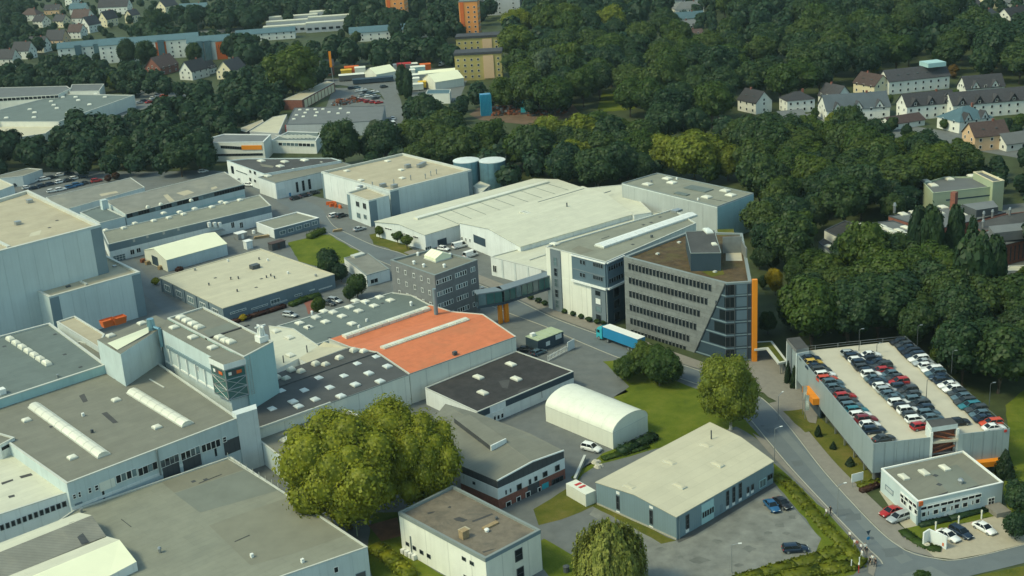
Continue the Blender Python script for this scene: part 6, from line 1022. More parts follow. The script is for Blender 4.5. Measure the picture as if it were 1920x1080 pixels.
# fair tents and caravans
for px, py, w, l, yaw, he, hr, lab in ((714, 148, 12, 13, 38, 4, 7.0, 'white peaked marquee left of the dark columnar trees'), (832, 162, 14, 17, 30, 4.2, 7.5, 'large white peaked marquee before the ochre flats'), (820, 146, 7, 20, 12, 3.5, 4.5, 'long white flat tent behind the large marquee')):
    gable('marquee', lab, 'marquee', None, he, hr, 'pvc_white', 'pvc_roof', over=.2, th=.1, coords=rectxy(px, py, w, l, R_(yaw)))
b = Bld('white_fair_office', 'white container office with blue grey flat roof below the marquees', 'container', [(798, 176), (802, 168), (845, 167), (843, 175)], 5.0, 'render_white', 'tile_blue', par=.2)
for x, y, l, w, h, m, lab in ((774, 170, 11, 5, 3.4, 'pvc_white', 'white box trailer below the columnar trees'), (771, 158, 9, 5, 3.2, 'pvc_white', 'white caravan behind the white box trailer'), (792, 166, 4, 3.5, 3.6, 'yellow_paint', 'yellow kiosk beside the white trailers'), (758, 132, 8, 5, 4.0, 'red_paint', 'bright red fair truck behind the marquees'), (746, 132, 5, 4, 3.4, 'pvc_white', 'white van box left of the red fair truck'), (772, 131, 7, 5, 3.6, 'tile_grey', 'grey box truck right of the red fair truck'), (784, 138, 8, 6, 4.0, 'cyan_wall', 'teal fair stall between the marquees'), (798, 132, 6, 5, 3.6, 'orange_panel', 'orange fair stall near the wood edge'), (762, 143, 10, 5, 3.4, 'pvc_white', 'cream trailer in the middle of the fair yard'), (784, 150, 8, 6, 3.2, 'metal', 'silver trailer behind the yellow kiosk'), (660, 138, 8, 6, 4.0, 'orange_panel', 'orange roofed stall at the left end of fair yard'), (676, 140, 6, 6, 4.2, 'pvc_white', 'small cream stall tent beside the orange stall'), (650, 142, 6, 5, 3.4, 'yellow_paint', 'yellow topped stall left of the orange stall'), (660, 150, 14, 6, 3.2, 'tile_grey', 'long grey trailer before the orange stall'), (700, 155, 22, 5, 2.6, 'navy_clad', 'long dark trailer row before the left marquee')):
    g = G(x, y); t = root('fair_trailer', lab, 'trailer', (g.x, g.y, 0), .12); m_ = MB(); m_.box((0, 0, h/2+.35), (l, w, h-.5)); put('body', m_.mesh('body', [m]), t); m_ = MB(); m_.add([(-l/2-.15, -w/2-.15, h+.1), (l/2+.15, -w/2-.15, h+.1), (l/2+.15, w/2+.15, h+.1), (-l/2-.15, w/2+.15, h+.1), (-l/2, 0, h+.6), (l/2, 0, h+.6)], [(0, 1, 5, 4), (2, 3, 4, 5), (1, 2, 5), (3, 0, 4), (3, 2, 1, 0)]); put('roof', m_.mesh('roof', ['pvc_white' if m not in ('red_paint', 'orange_panel', 'navy_clad', 'yellow_paint') else m]), t)
    m_ = MB(); [m_.tube((sx*l*.3, sy*w*.48, .35), (sx*l*.3, sy*w*.52, .35), .35, n=8) for sx in (-1, 1) for sy in (-1, 1)]; put('wheels', m_.mesh('wheels', ['metal_dark']), t)
# scrap yard
g = G(912, 216); t = root('blue_container_stack', 'upright blue container standing in the scrap yard', 'container', tuple(g), .1); m_ = MB(); m_.box((0, 0, 5), (5, 4, 10)); put('body', m_.mesh('body', ['blue_paint']), t); m_ = MB(); [m_.box((-2.5+k*.62, -2.05, 5), (.2, .12, 9.6)) for k in range(9)]; put('rib', m_.mesh('rib', ['cyan_paint']), t)
g = G(985, 213); t = root('blue_crane', 'small blue scrap crane with raised arm', 'crane', tuple(g)); m_ = MB(); m_.box((0, 0, 1.6), (4, 3, 2.2)); put('cab', m_.mesh('cab', ['cyan_paint']), t); m_ = MB(); m_.tube((0, 0, 2.5), (.6, 0, 9.5), .4, .3, 6); m_.tube((.6, 0, 9.5), (-1.2, 0, 5), .25, .2, 6); put('arm', m_.mesh('arm', ['cyan_paint']), t); m_ = MB(); [m_.box((0, s*1.6, .45), (4.6, .7, .9)) for s in (-1, 1)]; put('track', m_.mesh('track', ['metal_dark']), t)
for i, (x, y, s, lab) in enumerate(((940, 212, 1.3, 'rusty scrap heap right of the blue container'), (962, 211, 1.1, 'rusty scrap heap left of the blue crane'), (1012, 211, 1.5, 'large rusty scrap heap right of the blue crane'), (1040, 210, 1.2, 'rusty scrap heap at the right end of the scrap yard'), (640, 195, .9, 'heap of rusty parts beside the tan depot'), (662, 190, .8, 'heap of rusty parts in the dealer yard'))):
    g = G(x, y); r_ = random.Random(i); m_ = MB()
    for k in range(90): a_ = r_.uniform(0, 6.28); q = r_.random()**.6*5.5*s; m_.box((g.x+math.cos(a_)*q, g.y+math.sin(a_)*q, max(.2, (1-q/(6*s))*3.6*s*r_.uniform(.5, 1))), (r_.uniform(.6, 1.8), r_.uniform(.4, 1.2), r_.uniform(.3, 1.1)), r_.uniform(0, 3), r_.choice((0, 0, 0, 1, 2)))
    tag(thing('scrap_heap', lab, 'scrap heap', m_, ['rust', 'metal_dark', 'metal']), group='scrap heaps')
# houses on the right, behind the wood
for a in [
 (1415, 208, 10, 14, 118, 5.5, 10.5, 'white gabled house at the left end of right hand houses', dict(lights=2, gwin=1)), (1494, 207, 11, 14, 8, 6, 9.5, 'white hip roofed house with dark roof beside the wood', dict(hip=True, wins=4)), (1565, 194, 10, 13, 118, 4, 9.5, 'white gabled house with two black windows behind blue roof', dict()),
 (1600, 218, 15, 30, 2, 5, 11, 'large blue grey roofed house with white dormer gables', dict(roof='tile_slate', wins=5)), (1634, 174, 11, 15, 118, 5, 10, 'cream gabled house with brown roof and bright roof windows', dict(wall='render_cream', roof='tile_brown', lights=2)), (1712, 168, 12, 34, 12, 6.5, 11.5, 'long white house with dark roof and green glazed top', dict(wins=8, lights=5)),
 (1838, 176, 10, 20, 6, 4, 9.5, 'dark roofed house with half timbered white gables', dict(chimney=False)), (1480, 225, 8, 12, 10, 2.6, 4.6, 'low grey roofed garage before the hip roofed house', dict(roof='tile_grey', chimney=False, storeys=1)), (1735, 218, 11, 24, 8, 6.5, 11.5, 'white terrace block with dark dormers, left of the blue hip roof', dict(wins=6)),
 (1872, 212, 11, 50, 6, 6.5, 11.5, 'long white terrace with row of dark dormer gables', dict(wins=12, chimney=False)), (1808, 240, 15, 18, 20, 5, 10, 'blue hip roofed house with white dormers', dict(roof='tile_blue', hip=True)), (1846, 276, 11, 15, 8, 6, 11, 'brown roofed orange house at the right edge of the wood', dict(wall='render_peach', roof='tile_brown', lights=2)), (1905, 276, 9, 16, 15, 3, 6.5, 'low grey roofed house right of the orange house', dict(roof='tile_grey', chimney=False, storeys=1)),
 (1690, 236, 10, 18, 20, 2.6, 5.0, 'low brown grey roof in the trees below the white terrace', dict(roof='tile_brown', chimney=False, storeys=1)), (1276, 62, 11, 20, 4, 5, 8.5, 'white house with grey roof in the wood gap, nearest of the column', dict(roof='tile_grey')), (1284, 46, 11, 26, 4, 5, 9, 'white house with blue grey roof in the wood gap, second of column', dict(roof='tile_blue')), (1290, 30, 12, 22, 4, 6, 11, 'white house with grey hip roof in the wood gap, third of column', dict(roof='tile_grey', hip=True)), (1278, 12, 11, 24, 4, 6, 10, 'white house with grey roof at the top edge in the wood gap', dict(roof='tile_blue')),
 (1288, 74, 10, 20, 2, 3, 6.5, 'brown roofed house lowest in the wood gap', dict(roof='tile_brown')), (1808, 22, 11, 18, 10, 5, 9, 'dark roofed white house at the top right edge, leftmost', dict()), (1862, 14, 11, 18, 10, 6, 10, 'cream house at the very top right', dict(wall='render_cream')), (1850, 48, 12, 22, 60, 5, 10, 'dark steep roofed house below the cream one, top right', dict()), (1898, 42, 11, 18, 30, 5, 10, 'dark roofed house at the right edge, top', dict()), (1898, 16, 10, 14, 0, 5, 9, 'grey roofed house in the top right corner', dict(roof='tile_grey')), (1368, 78, 7, 9, 20, 3, 6, 'small grey house half hidden in the wood', dict(roof='tile_grey', chimney=False))]:
    a = (a[0], a[1], a[2]*.9, a[3]*.9, a[4], a[5]*.92, a[6]*.9, a[7], a[8]); b = H(*a[:8], **a[8])
    if 'dormer' in a[7] or 'half timbered' in a[7]:
        yw = R_(a[4]); i = 0 if b.face(0)[3].dot(-b.face(0)[0]) > 0 else 2; f = b.face(i); L = f[4]; nd = max(2, int(L/7))
        for k in range(nd):
            u = L*(k+.5)/nd; q0, q1, q2 = Vector(b.at(i, u-1.9, a[5]-.2, .1)), Vector(b.at(i, u+1.9, a[5]-.2, .1)), Vector(b.at(i, u, a[5]+3.0, .1)); bk = Vector((-f[3].x, -f[3].y, 0))*3.2
            MB().poly([q0, q1, q2]).build('dormer_gable', 'render_white' if 'white dormer' in a[7] or 'half' in a[7] else 'tile_dark', b.root); m_ = MB(); ov = Vector((f[3].x, f[3].y, 0))*.35; e = (q1-q0).normalized()*.35; m_.poly([q0-e+ov, q2+ov+Vector((0, 0, .25)), q2+bk+Vector((0, 0, .25)), q0-e+bk]); m_.poly([q1+e+ov, q2+ov+Vector((0, 0, .25)), q2+bk+Vector((0, 0, .25)), q1+e+bk]); m_.build('dormer_roof', 'tile_dark', b.root)
            b.hang(i, u, a[5]+.75, 'window', window_mesh(1.0, 1.2, 1, 1, 'white_paint', 'glass', .1), .13)
    if 'green glazed' in a[7]:
        q = b.c+Vector((math.cos(R_(12)), math.sin(R_(12))))*9; MB().box((q.x, q.y-1, 11.4), (9, 8, 2.0), R_(12)).build('glazed_top', 'cyan_wall', b.root)
# works on the right behind the poplars
zp = lambda x, y: (1530+x/4.154, 300+y/4.154)
b = Bld('green_hall', 'pale green hall with dark window band among the right hand works', 'hall', [zp(838, 178), zp(1000, 130), zp(1425, 130), zp(1385, 205), zp(912, 258)], 8.0, 'render_green', 'tile_grey', rim='render_green', par=.4); b.slab(3, *zp(1012, 318), *zp(1368, 268), 'navy_clad', 'window_band')
for x, y in ((912, 200), (1036, 150), (1215, 130), (858, 170)): b.sky(*zp(x, y), 2.4, 3.4, .5, yaw=.1)
b = Bld('green_stair_tower', 'pale green end tower of the green hall', 'building', [zp(1380, 170), zp(1225, 92), zp(1300, 84), zp(1468, 158)], 10.0, 'render_green', 'tile_grey', rim='render_cream', par=.5)
b = Bld('grey_works_roof', 'broad grey works roof with brick chimney behind the poplars', 'works', [zp(565, 435), zp(850, 385), zp(1140, 350), zp(1480, 405), zp(1230, 470), zp(1000, 525), zp(735, 490)], 6.5, 'red_brick', 'tile_grey', rim='metal_dark', par=.2)
for x, y in ((680, 425), (765, 412), (890, 392), (990, 370), (1135, 427), (940, 405), (960, 415)): b.sky(*zp(x, y), 2.2, 3.2, .4, yaw=.2)
b.bx(*zp(1070, 385), (1.6, 1.6, 5.5), 'red_brick', 'chimney'); MB().prism([(p.x, p.y) for p in (G(*zp(1140, 345), 8.6), G(*zp(1380, 315), 8.6), G(*zp(1420, 365), 8.6), G(*zp(1250, 390), 8.6))], 6.3, 8.6, 0, mt=1).build('roof_monitor', ['metal_dark', 'tile_grey'], b.root); b.vent(*zp(610, 412), .6, 3.2)
b = Bld('black_roof_works', 'black roofed white walled works left of the poplars', 'works', [zp(65, 545), zp(225, 470), zp(520, 545), zp(540, 610), zp(440, 650), zp(215, 620)], 6.5, 'render_white', 'black_roof', rim='metal_dark', par=.2); b.strip(zp(415, 550), zp(525, 612), 1.8, .5, 5); b.sky(*zp(343, 512), 3, 3, .5)
b = Bld('rooflight_works', 'grey works roof with five rooflights left of the poplars', 'works', [zp(380, 492), zp(600, 470), zp(735, 520), zp(690, 625), zp(540, 605)], 6.3, 'render_grey', 'tile_grey', rim='metal_dark', par=.2)
for x, y in ((510, 520), (556, 543), (598, 568), (645, 553), (685, 577), (700, 530)): b.sky(*zp(x, y), 1.8, 3.2, .4, yaw=.4)
b = Bld('brick_works', 'brick works with dark roof at the right edge behind the poplars', 'works', [zp(1220, 490), zp(1480, 420), zp(1640, 400), zp(1640, 490), zp(1280, 560)], 7.0, 'red_brick', 'dark_roof', rim='tile_red', par=.15)
for x, y in ((1305, 460), (1508, 430), (1373, 447), (1300, 525)): b.vent(*zp(x, y), .5, 2.4)
b = gable('brick_monitor_hall', 'brick hall with tall bays and grey roof right of the poplars', 'works', [zp(1350, 690), (1960, 440), (1940, 412), zp(1232, 585)], 6.2, 8.2, 'red_brick', 'tile_grey', over=.3)
P = [G(x, y, 9.6) for x, y in (zp(1345, 515), (1935, 416), (1950, 428), zp(1385, 570))]; MB().prism([(p.x, p.y) for p in P], 7.0, 9.6, 0, mt=0).build('roof_monitor', 'tile_grey', b.root)
a, e, d, n, L = b.face(0); b.panels(0, 12, .8, 5.2, 'dark_clad', .05, .95, gap=1.2, name='bay'); b.vent(*zp(1480, 610), .5, 2.2)
b = Bld('rear_shed', 'dark low shed with rooflight at the edge of the right hand works', 'shed', [zp(20, 640), zp(60, 610), zp(185, 680), zp(140, 745)], 4.2, 'blue_wall', 'dark_roof', rim='metal_dark', par=.15); b.sky(*zp(100, 675), 1.8, 2.4, .3)
b = Bld('pale_canopy', 'pale canopy roof at the right edge below the brick hall', 'canopy', [zp(1465, 862), zp(1500, 825), zp(1640, 820), zp(1640, 858)], 3.6, 'render_grey', 'cream_roof', par=.1)
# ================================================================ VEHICLES
def paint(name, col, metal=.0): return mat('car_'+name, col, rough=.28, var=.02, spec=.5, metal=metal)
for nm, c, mt in (('white', (.72, .73, .70), 0), ('silver', (.42, .45, .45), .3), ('steel blue', (.10, .16, .19), .3), ('dark grey', (.05, .058, .062), .2), ('black', (.012, .014, .018), 0), ('navy', (.015, .03, .055), .1), ('red', (.36, .02, .018), 0), ('teal', (.03, .17, .21), .1), ('blue', (.02, .10, .22), .1), ('yellow', (.55, .36, .06), 0), ('dark red', (.16, .015, .02), 0), ('orange red', (.52, .06, .02), 0)): paint(nm, c, mt)
KIND = {'hatchback': (4.1, 1.76, 1.46, -2.0, -1.55, .15, .95), 'saloon': (4.6, 1.8, 1.44, -1.75, -1.0, .2, 1.05), 'estate car': (4.6, 1.8, 1.5, -2.2, -1.95, .2, 1.05), 'off-roader': (4.5, 1.86, 1.68, -2.15, -1.85, .2, .98), 'van': (5.1, 1.95, 2.05, -2.5, -2.45, 1.35, 1.95)}
CARM = {}
def car_meshes(kind):
    if kind in CARM: return CARM[kind]
    L, W, Hh, gb, rb, rf, gf = KIND[kind]; w = W/2; belt = .95 if kind not in ('off-roader', 'van') else 1.08; mb = MB()
    sec = [(-L/2, .42, .66*belt, .80), (-L/2+.10, .30, .90*belt, .92), (-L/2+.5, .24, belt, .99), (0, .22, belt, 1.0), (gf, .22, belt*.98, .99), (L/2-.55, .24, belt*.86, .96), (L/2-.12, .30, belt*.72, .86), (L/2, .40, belt*.55, .70)]
    ring = lambda x, z0, z1, s: [(x, -w*s*.88, z0), (x, -w*s, z0+.14), (x, -w*s, z1-.16), (x, -w*s*.88, z1), (x, w*s*.88, z1), (x, w*s, z1-.16), (x, w*s, z0+.14), (x, w*s*.88, z0)]
    R_s = [ring(*s) for s in sec]; n = 8
    for a, b in zip(R_s, R_s[1:]): mb.add(a+b, [(k, (k+1) % n, n+(k+1) % n, n+k) for k in range(n)])
    mb.poly(R_s[0][::-1]); mb.poly(R_s[-1])
    wt, wb = w*.74, w*.9
    mb.add([(rb-.02, -wt, Hh-.05), (rf+.02, -wt, Hh-.05), (rf+.02, wt, Hh-.05), (rb-.02, wt, Hh-.05), (rb+.15, -wt*.88, Hh), (rf-.2, -wt*.88, Hh), (rf-.2, wt*.88, Hh), (rb+.15, wt*.88, Hh)], [(0, 1, 5, 4), (1, 2, 6, 5), (2, 3, 7, 6), (3, 0, 4, 7), (4, 5, 6, 7)])
    for s in (-1, 1):        # pillars
        for x0, x1 in ((gb, rb), (gf, rf), ((gb+gf)/2+.05, (rb+rf)/2+.05)): mb.tube((x0, s*wb*1.01, belt-.03), (x1, s*wt*1.01, Hh-.05), .05, n=4)
        if kind == 'van': mb.add([(gb, s*wb*1.02, belt), (.55, s*wb*1.02, belt), (.55, s*wt*1.03, Hh-.04), (rb, s*wt*1.03, Hh-.04)], [(0, 1, 2, 3)])
        mb.box((gf-.35, s*(w+.08), belt+.02), (.14, .18, .13))
    body = mb.mesh('body', [M['car_white']], True)
    g = MB(); z0, z1 = belt-.03, Hh-.05; B_ = [(gb, -wb, z0), (gf, -wb, z0), (gf, wb, z0), (gb, wb, z0)]; T_ = [(rb, -wt, z1), (rf, -wt, z1), (rf, wt, z1), (rb, wt, z1)]; g.add(B_+T_, [(0, 1, 5, 4), (1, 2, 6, 5), (2, 3, 7, 6), (3, 0, 4, 7)])
    wm = MB(); wm.tube((0, -.11, 0), (0, .11, 0), .32, n=12, mi=0); wm.tube((0, -.125, 0), (0, .125, 0), .19, n=8, mi=1)
    lm = MB(); lm.box((0, 0, 0), (.12, .34, .15)); CARM[kind] = (body, g.mesh('glass', ['glass']), wm.mesh('wheel', ['metal_dark', 'metal']), (L, w, belt), lm.mesh('lamp', ['white_paint']), lm.mesh('lamp', ['red_paint'])); return CARM[kind]
def car(x, y, z, yaw, col, kind, label, group=None, detail=2):
    bm, gm_, wm, (L, w, belt), hl, tl = car_meshes(kind); t = root('parked_car' if kind != 'van' else 'parked_van', label, 'car' if kind != 'van' else 'van', (x, y, z), yaw, group)
    o = put('body', bm, t); o.material_slots[0].link = 'OBJECT'; o.material_slots[0].material = M['car_'+col]; put('glass', gm_, t)
    if detail:
        for sx in (-.31, .31):
            for s in (-1, 1): put('wheel', wm, t, (L*sx, s*(w-.1), .32))
    if detail > 1:
        for s in (-1, 1): put('headlight', hl, t, (L/2-.10, s*w*.62, belt*.62)); put('taillight', tl, t, (-L/2+.08, s*w*.68, belt*.80))
    return t
def car_px(px, py, yaw, col, kind, label, z=0.0, group=None, detail=2): g = G(px, py, z+.6); return car(g.x, g.y, z+.03, yaw, col, kind, label, group, detail)
ORD = 'first second third fourth fifth sixth seventh eighth ninth tenth eleventh twelfth thirteenth fourteenth fifteenth sixteenth seventeenth eighteenth nineteenth twentieth twenty-first twenty-second twenty-third twenty-fourth twenty-fifth twenty-sixth twenty-seventh'.split()
n_ = deck.face(2)[2]; DY = math.atan2(n_.y, n_.x)+math.pi
zq = lambda x, y: (1440+x/4, 540+y/4)
kinds = ['hatchback', 'saloon', 'estate car', 'off-roader', 'hatchback', 'estate car']
def deckrow(a, bq, cols, rowname, face, seed):
    A, Bq = G(*zq(*a), DECK+.6), G(*zq(*bq), DECK+.6); n = len(cols); r = random.Random(seed)
    for i, c in enumerate(cols):
        if c is None: continue
        p = A+(Bq-A)*(i/(n-1)); k = r.choice(kinds); off = r.uniform(-.25, .25); yw = DY+(0 if face else math.pi)*(1 if r.random() > .15 else 0)+r.uniform(-.03, .03)
        if not face and r.random() < .15: pass
        car(p.x+math.cos(DY)*off, p.y+math.sin(DY)*off, DECK+.005, yw, c, k, f'{c} {k}, {ORD[i]} from far end of {rowname} on parking deck', 'cars on the upper parking deck', 1)
W, S_, T_, D_, K_, N_, R__ = 'white', 'silver', 'steel blue', 'dark grey', 'black', 'navy', 'red'
deckrow((315, 528), (800, 1062), [N_, 'yellow', N_, D_, W, 'orange red', T_, T_, D_, R__, D_, T_, 'teal', W, 'dark red', W, N_], 'the wall side row', True, 1)
deckrow((620, 488), (1110, 985), [S_, N_, W, N_, D_, N_, W, T_, N_, W, S_, T_, T_, W, K_, W, D_, W], 'the left middle row', True, 2)
deckrow((768, 500), (1245, 972), [W, K_, N_, D_, R__, T_, D_, R__, N_, D_, D_, T_, D_, N_, T_, T_], 'the right middle row', False, 3)
deckrow((992, 402), (1702, 1046), [K_, D_, N_, K_, N_, W, S_, W, W, T_, N_, N_, W, W, D_, T_, D_, 'teal', D_, T_, N_, 'orange red', W], 'the fence side row', False, 4)
car_px(1657, 822, DY+.2, 'dark grey', 'saloon', 'dark grey saloon at the near corner of the parking deck', DECK); car_px(1726, 799, DY+.15, 'red', 'hatchback', 'red hatchback beside the orange stair house of the deck', DECK); car_px(1797, 791, DY, 'black', 'saloon', 'black saloon behind the stair house of the deck', DECK)
for x, y, yw, c, k, l in ((1109, 840, -.62, W, 'off-roader', 'white off-roader beside the barrel tent'), (1447, 948, -1.35, 'blue', 'saloon', 'blue saloon on the gravel yard beside the blue grey hall'), (1467, 943, -1.2, 'black', 'saloon', 'black saloon next to the blue one on gravel yard'), (1491, 1028, .02, 'navy', 'estate car', 'dark estate car alone on the gravel yard'),
    (1670, 959, 3.6, 'red', 'saloon', 'red saloon before the corner office gate'), (1684, 970, 3.6, S_, 'estate car', 'grey estate car next to the red saloon'), (1778, 1004, -1.05, W, 'saloon', 'white saloon beside the white sign stele'), (1802, 998, -1.1, 'navy', 'estate car', 'navy car between two white cars before the corner office'), (1846, 990, -1.1, W, 'saloon', 'white car with black roof right of the navy car'),
    (544, 590, -.5, S_, 'estate car', 'silver car before the cream roof building hedge'), (616, 568, -.6, 'dark grey', 'saloon', 'dark car parked by the brick path'), (628, 563, -.6, S_, 'estate car', 'silver car right of the brick path'), (674, 429, .62, S_, 'saloon', 'silver saloon at the foot of box annex'), (628, 403, .7, W, 'estate car', 'white estate car by the dark pickup'), (641, 404, .7, 'dark grey', 'off-roader', 'dark off-roader at the left of box annex'),
    (862, 461, .55, W, 'van', 'white van beside the gateway of the white halls'), (832, 466, -.6, W, 'hatchback', 'white hatchback just behind the grey brick office'), (882, 478, .75, W, 'van', 'white van nearest the grey brick office roof'), (985, 655, -.4, 'black', 'saloon', 'black car beside the dark blue site container'), (1010, 660, .7, 'steel blue', 'hatchback', 'blue grey car before the dark blue site container'),
    (555, 371, .6, 'black', 'saloon', 'black car before tall window hall, leftmost of three'), (572, 366, .6, 'navy', 'hatchback', 'navy car before tall window hall, middle of three'), (589, 361, .6, 'dark grey', 'saloon', 'dark grey car before tall window hall, rightmost of three'), (381, 321, .5, W, 'hatchback', 'white car alone on the upper road'), (467, 346, -.5, W, 'saloon', 'white car at the ribbon workshop corner'), (455, 338, -.5, S_, 'hatchback', 'silver car behind the white one at ribbon workshop'), (446, 332, -.5, D_, 'saloon', 'dark car at the end of row by the rear white hall'), (363, 478, .4, 'navy', 'estate car', 'dark car behind the white storage tent'),
    (737, 222, -1.3, W, 'saloon', 'white car on the far lane, farther of two'), (738, 233, -1.3, W, 'van', 'white van on the far lane, nearer of two'), (828, 121, 1.2, W, 'van', 'white van on the lane left of the ochre flats')):
    car_px(x, y, yw, c, k, l)
STC = [(455, 230, W), (515, 220, N_), (390, 250, K_), (335, 262, W), (260, 272, W), (565, 255, W), (622, 245, N_), (510, 272, K_), (455, 282, W), (725, 275, R__), (380, 298, N_), (320, 312, N_), (205, 326, W), (255, 328, N_), (530, 322, 'blue'), (582, 306, 'blue'), (642, 291, D_), (455, 340, W), (390, 352, W), (185, 290, D_), (135, 305, K_)]
for i, (x, y, c) in enumerate(STC): car_px(x/4, 270+y/4, (.55 if y < 300 else .5)+(i % 3)*.08, c, kinds[i % 6], f'{c} {kinds[i % 6]} in the staff car park, {ORD[i]} of its cars from the back', group='cars in the staff car park', detail=1)
FARC = [(1050, 700, S_), (1075, 690, W), (1110, 675, W), (1020, 720, D_), (1240, 670, S_), (1225, 665, W), (1355, 665, W), (1400, 665, W), (1440, 665, S_), (1490, 662, W), (1535, 662, S_), (1120, 765, R__), (1045, 770, S_), (1085, 755, N_), (1150, 735, W), (1190, 715, W), (1230, 720, 'orange red'), (1160, 750, D_)]
for i, (x, y, c) in enumerate(FARC): car_px(x/4, y/4, .7 if x < 1250 else 1.3, c, kinds[(i*5) % 6], f'{c} {kinds[(i*5) % 6]} in the supermarket car park, {ORD[i]} of its cars', group='cars in the far car park', detail=0)
DLC = [(770, 680, W), (800, 672, W), (830, 690, D_), (800, 712, S_), (845, 722, W), (890, 690, W), (905, 720, S_), (895, 735, D_), (860, 700, T_), (770, 745, W), (800, 750, R__), (840, 760, R__), (880, 765, R__), (920, 768, R__), (720, 660, N_), (960, 650, D_), (760, 655, T_)]
for i, (x, y, c) in enumerate(DLC): car_px(480+x/4, y/4, .3+.1*(i % 4), c, kinds[(i*7) % 6], f'{c} {kinds[(i*7) % 6]} in the dealer yard, {ORD[i]} of its cars from the back', group='cars in the dealer yard', detail=0)
# --- blue lorry with box trailer
A, Bq = G(1136, 637), G(1240, 676); d = (Bq-A); yw = math.atan2(-d.y, -d.x); t = root('articulated_lorry', 'turquoise lorry with blue box trailer on the road before head office', 'lorry', tuple(A+(A-Bq).normalized()*1.0), yw)
m_ = MB(); m_.add([(1.2, -1.22, .5), (-.9, -1.22, .5), (-.9, 1.22, .5), (1.2, 1.22, .5), (1.2, -1.22, 2.2), (-.9, -1.22, 3.2), (-.9, 1.22, 3.2), (1.2, 1.22, 2.2), (.75, -1.15, 3.25), (.75, 1.15, 3.25)], [(0, 4, 7, 3), (0, 1, 5, 8, 4), (3, 7, 9, 6, 2), (4, 8, 9, 7), (8, 5, 6, 9), (1, 2, 6, 5)]); m_.add([(.4, -1.1, 3.25), (-.9, -1.15, 3.2), (-.9, 1.15, 3.2), (.4, 1.1, 3.25), (-.7, -1.0, 3.9), (-.7, 1.0, 3.9)], [(0, 4, 5, 3), (0, 1, 4), (3, 5, 2), (1, 2, 5, 4)]); put('cab', m_.mesh('cab', ['cyan_paint']), t)
m_ = MB(); m_.add([(1.23, -1.05, 2.15), (1.23, 1.05, 2.15), (.82, .98, 3.05), (.82, -.98, 3.05)], [(0, 1, 2, 3)]); [m_.box((.3, s*1.225, 2.35), (.9, .03, .75)) for s in (-1, 1)]; put('windscreen', m_.mesh('windscreen', ['glass']), t)
m_ = MB(); m_.box((1.24, 0, .8), (.12, 2.3, .55)); put('bumper', m_.mesh('bumper', ['metal_dark']), t)
m_ = MB(); m_.box((-7.6, 0, 2.6), (12.6, 2.52, 2.75)); put('trailer_box', m_.mesh('trailer_box', ['blue_paint']), t); m_ = MB(); m_.box((-7.6, 0, 4.0), (12.64, 2.56, .08)); put('trailer_roof', m_.mesh('trailer_roof', ['white_paint']), t); m_ = MB(); m_.box((-7.0, 0, 1.05), (12.8, 1.1, .3)); put('chassis', m_.mesh('chassis', ['metal_dark']), t)
for k in range(7): m_ = MB(); m_.box((-1.6-1.75*k, -1.275, 2.6), (.08, .04, 2.7)); put('side_rib', m_.mesh('side_rib', ['cyan_paint']), t)
wm = MB(); wm.tube((0, -.16, 0), (0, .16, 0), .5, n=14, mi=0); wm.tube((0, -.17, 0), (0, .17, 0), .28, n=10, mi=1); wme = wm.mesh('wheel', ['metal_dark', 'metal'])
for x in (.2, -2.9, -10.4, -11.6, -12.8):
    for s in (-1, 1): put('wheel', wme, t, (x, s*1.08, .5))
for s in (-1, 1): m_ = MB(); m_.box((1.05, s*1.42, 2.5), (.12, .22, .6)); put('mirror', m_.mesh('mirror', ['metal_dark']), t)
# --- site container, white container, barriers, fence
g = G(1022, 648); t = root('site_container', 'dark blue site container with pale roof beside the road', 'container', tuple(g), YAW-.02); m_ = MB(); m_.box((0, 0, 1.6), (8.6, 4.6, 3.0)); put('body', m_.mesh('body', ['navy_clad']), t); m_ = MB(); m_.box((0, 0, 3.16), (8.7, 4.7, .14)); [m_.box((x, 0, 3.28), (.2, 4.6, .1)) for x in (-3, -1, 1, 3)]; put('roof', m_.mesh('roof', ['render_green']), t); m_ = MB(); m_.box((-3.0, 1.0, 3.6), (1.2, 1.0, .8)); put('roof_unit', m_.mesh('roof_unit', ['white_paint']), t)
for x, z, w, h_ in ((2.6, 2.3, 2.0, 1.2), (-1.0, 1.5, 1.3, 1.1)): m_ = MB(); m_.box((x, -2.33, z), (w, .06, h_)); put('sign', m_.mesh('sign', ['pale_wall']), t)
g = G(1090, 936); t = root('white_container', 'white container with red roof stripes beside the blue grey hall', 'container', tuple(g), YAW-1.57-.1); m_ = MB(); m_.box((0, 0, 1.35), (6.0, 2.5, 2.6)); put('body', m_.mesh('body', ['pvc_white']), t); m_ = MB(); [m_.box((-1.2+1.3*k, .3, 2.67), (.7, 1.5, .03)) for k in range(2)]; put('roof_stripe', m_.mesh('roof_stripe', ['red_paint']), t); m_ = MB(); [m_.box((-2.8+.4*k, s*1.26, 1.35), (.1, .04, 2.4)) for k in range(15) for s in (-1, 1)]; put('rib', m_.mesh('rib', ['white_paint']), t)
m_ = MB(); p0, p1 = G(1028, 678), G(1062, 660); d = p1-p0
t = root('gate_fence', 'white slatted gate fence at the yard entrance by the site container', 'fence', tuple(p0))
for k in range(14): q = p0+d*(k/13); q2 = q-Vector(OFF[t.name]); m_ = MB(); m_.box((q2.x, q2.y, .85), (.14, .1, 1.5), math.atan2(d.y, d.x)); put('slat', m_.mesh('slat', ['white_paint']), t)
for z in (.35, 1.35): m_ = MB(); m_.tube(Vector((0, 0, z)), d+Vector((0, 0, z)), .06, n=4); put('rail', m_.mesh('rail', ['white_paint']), t)
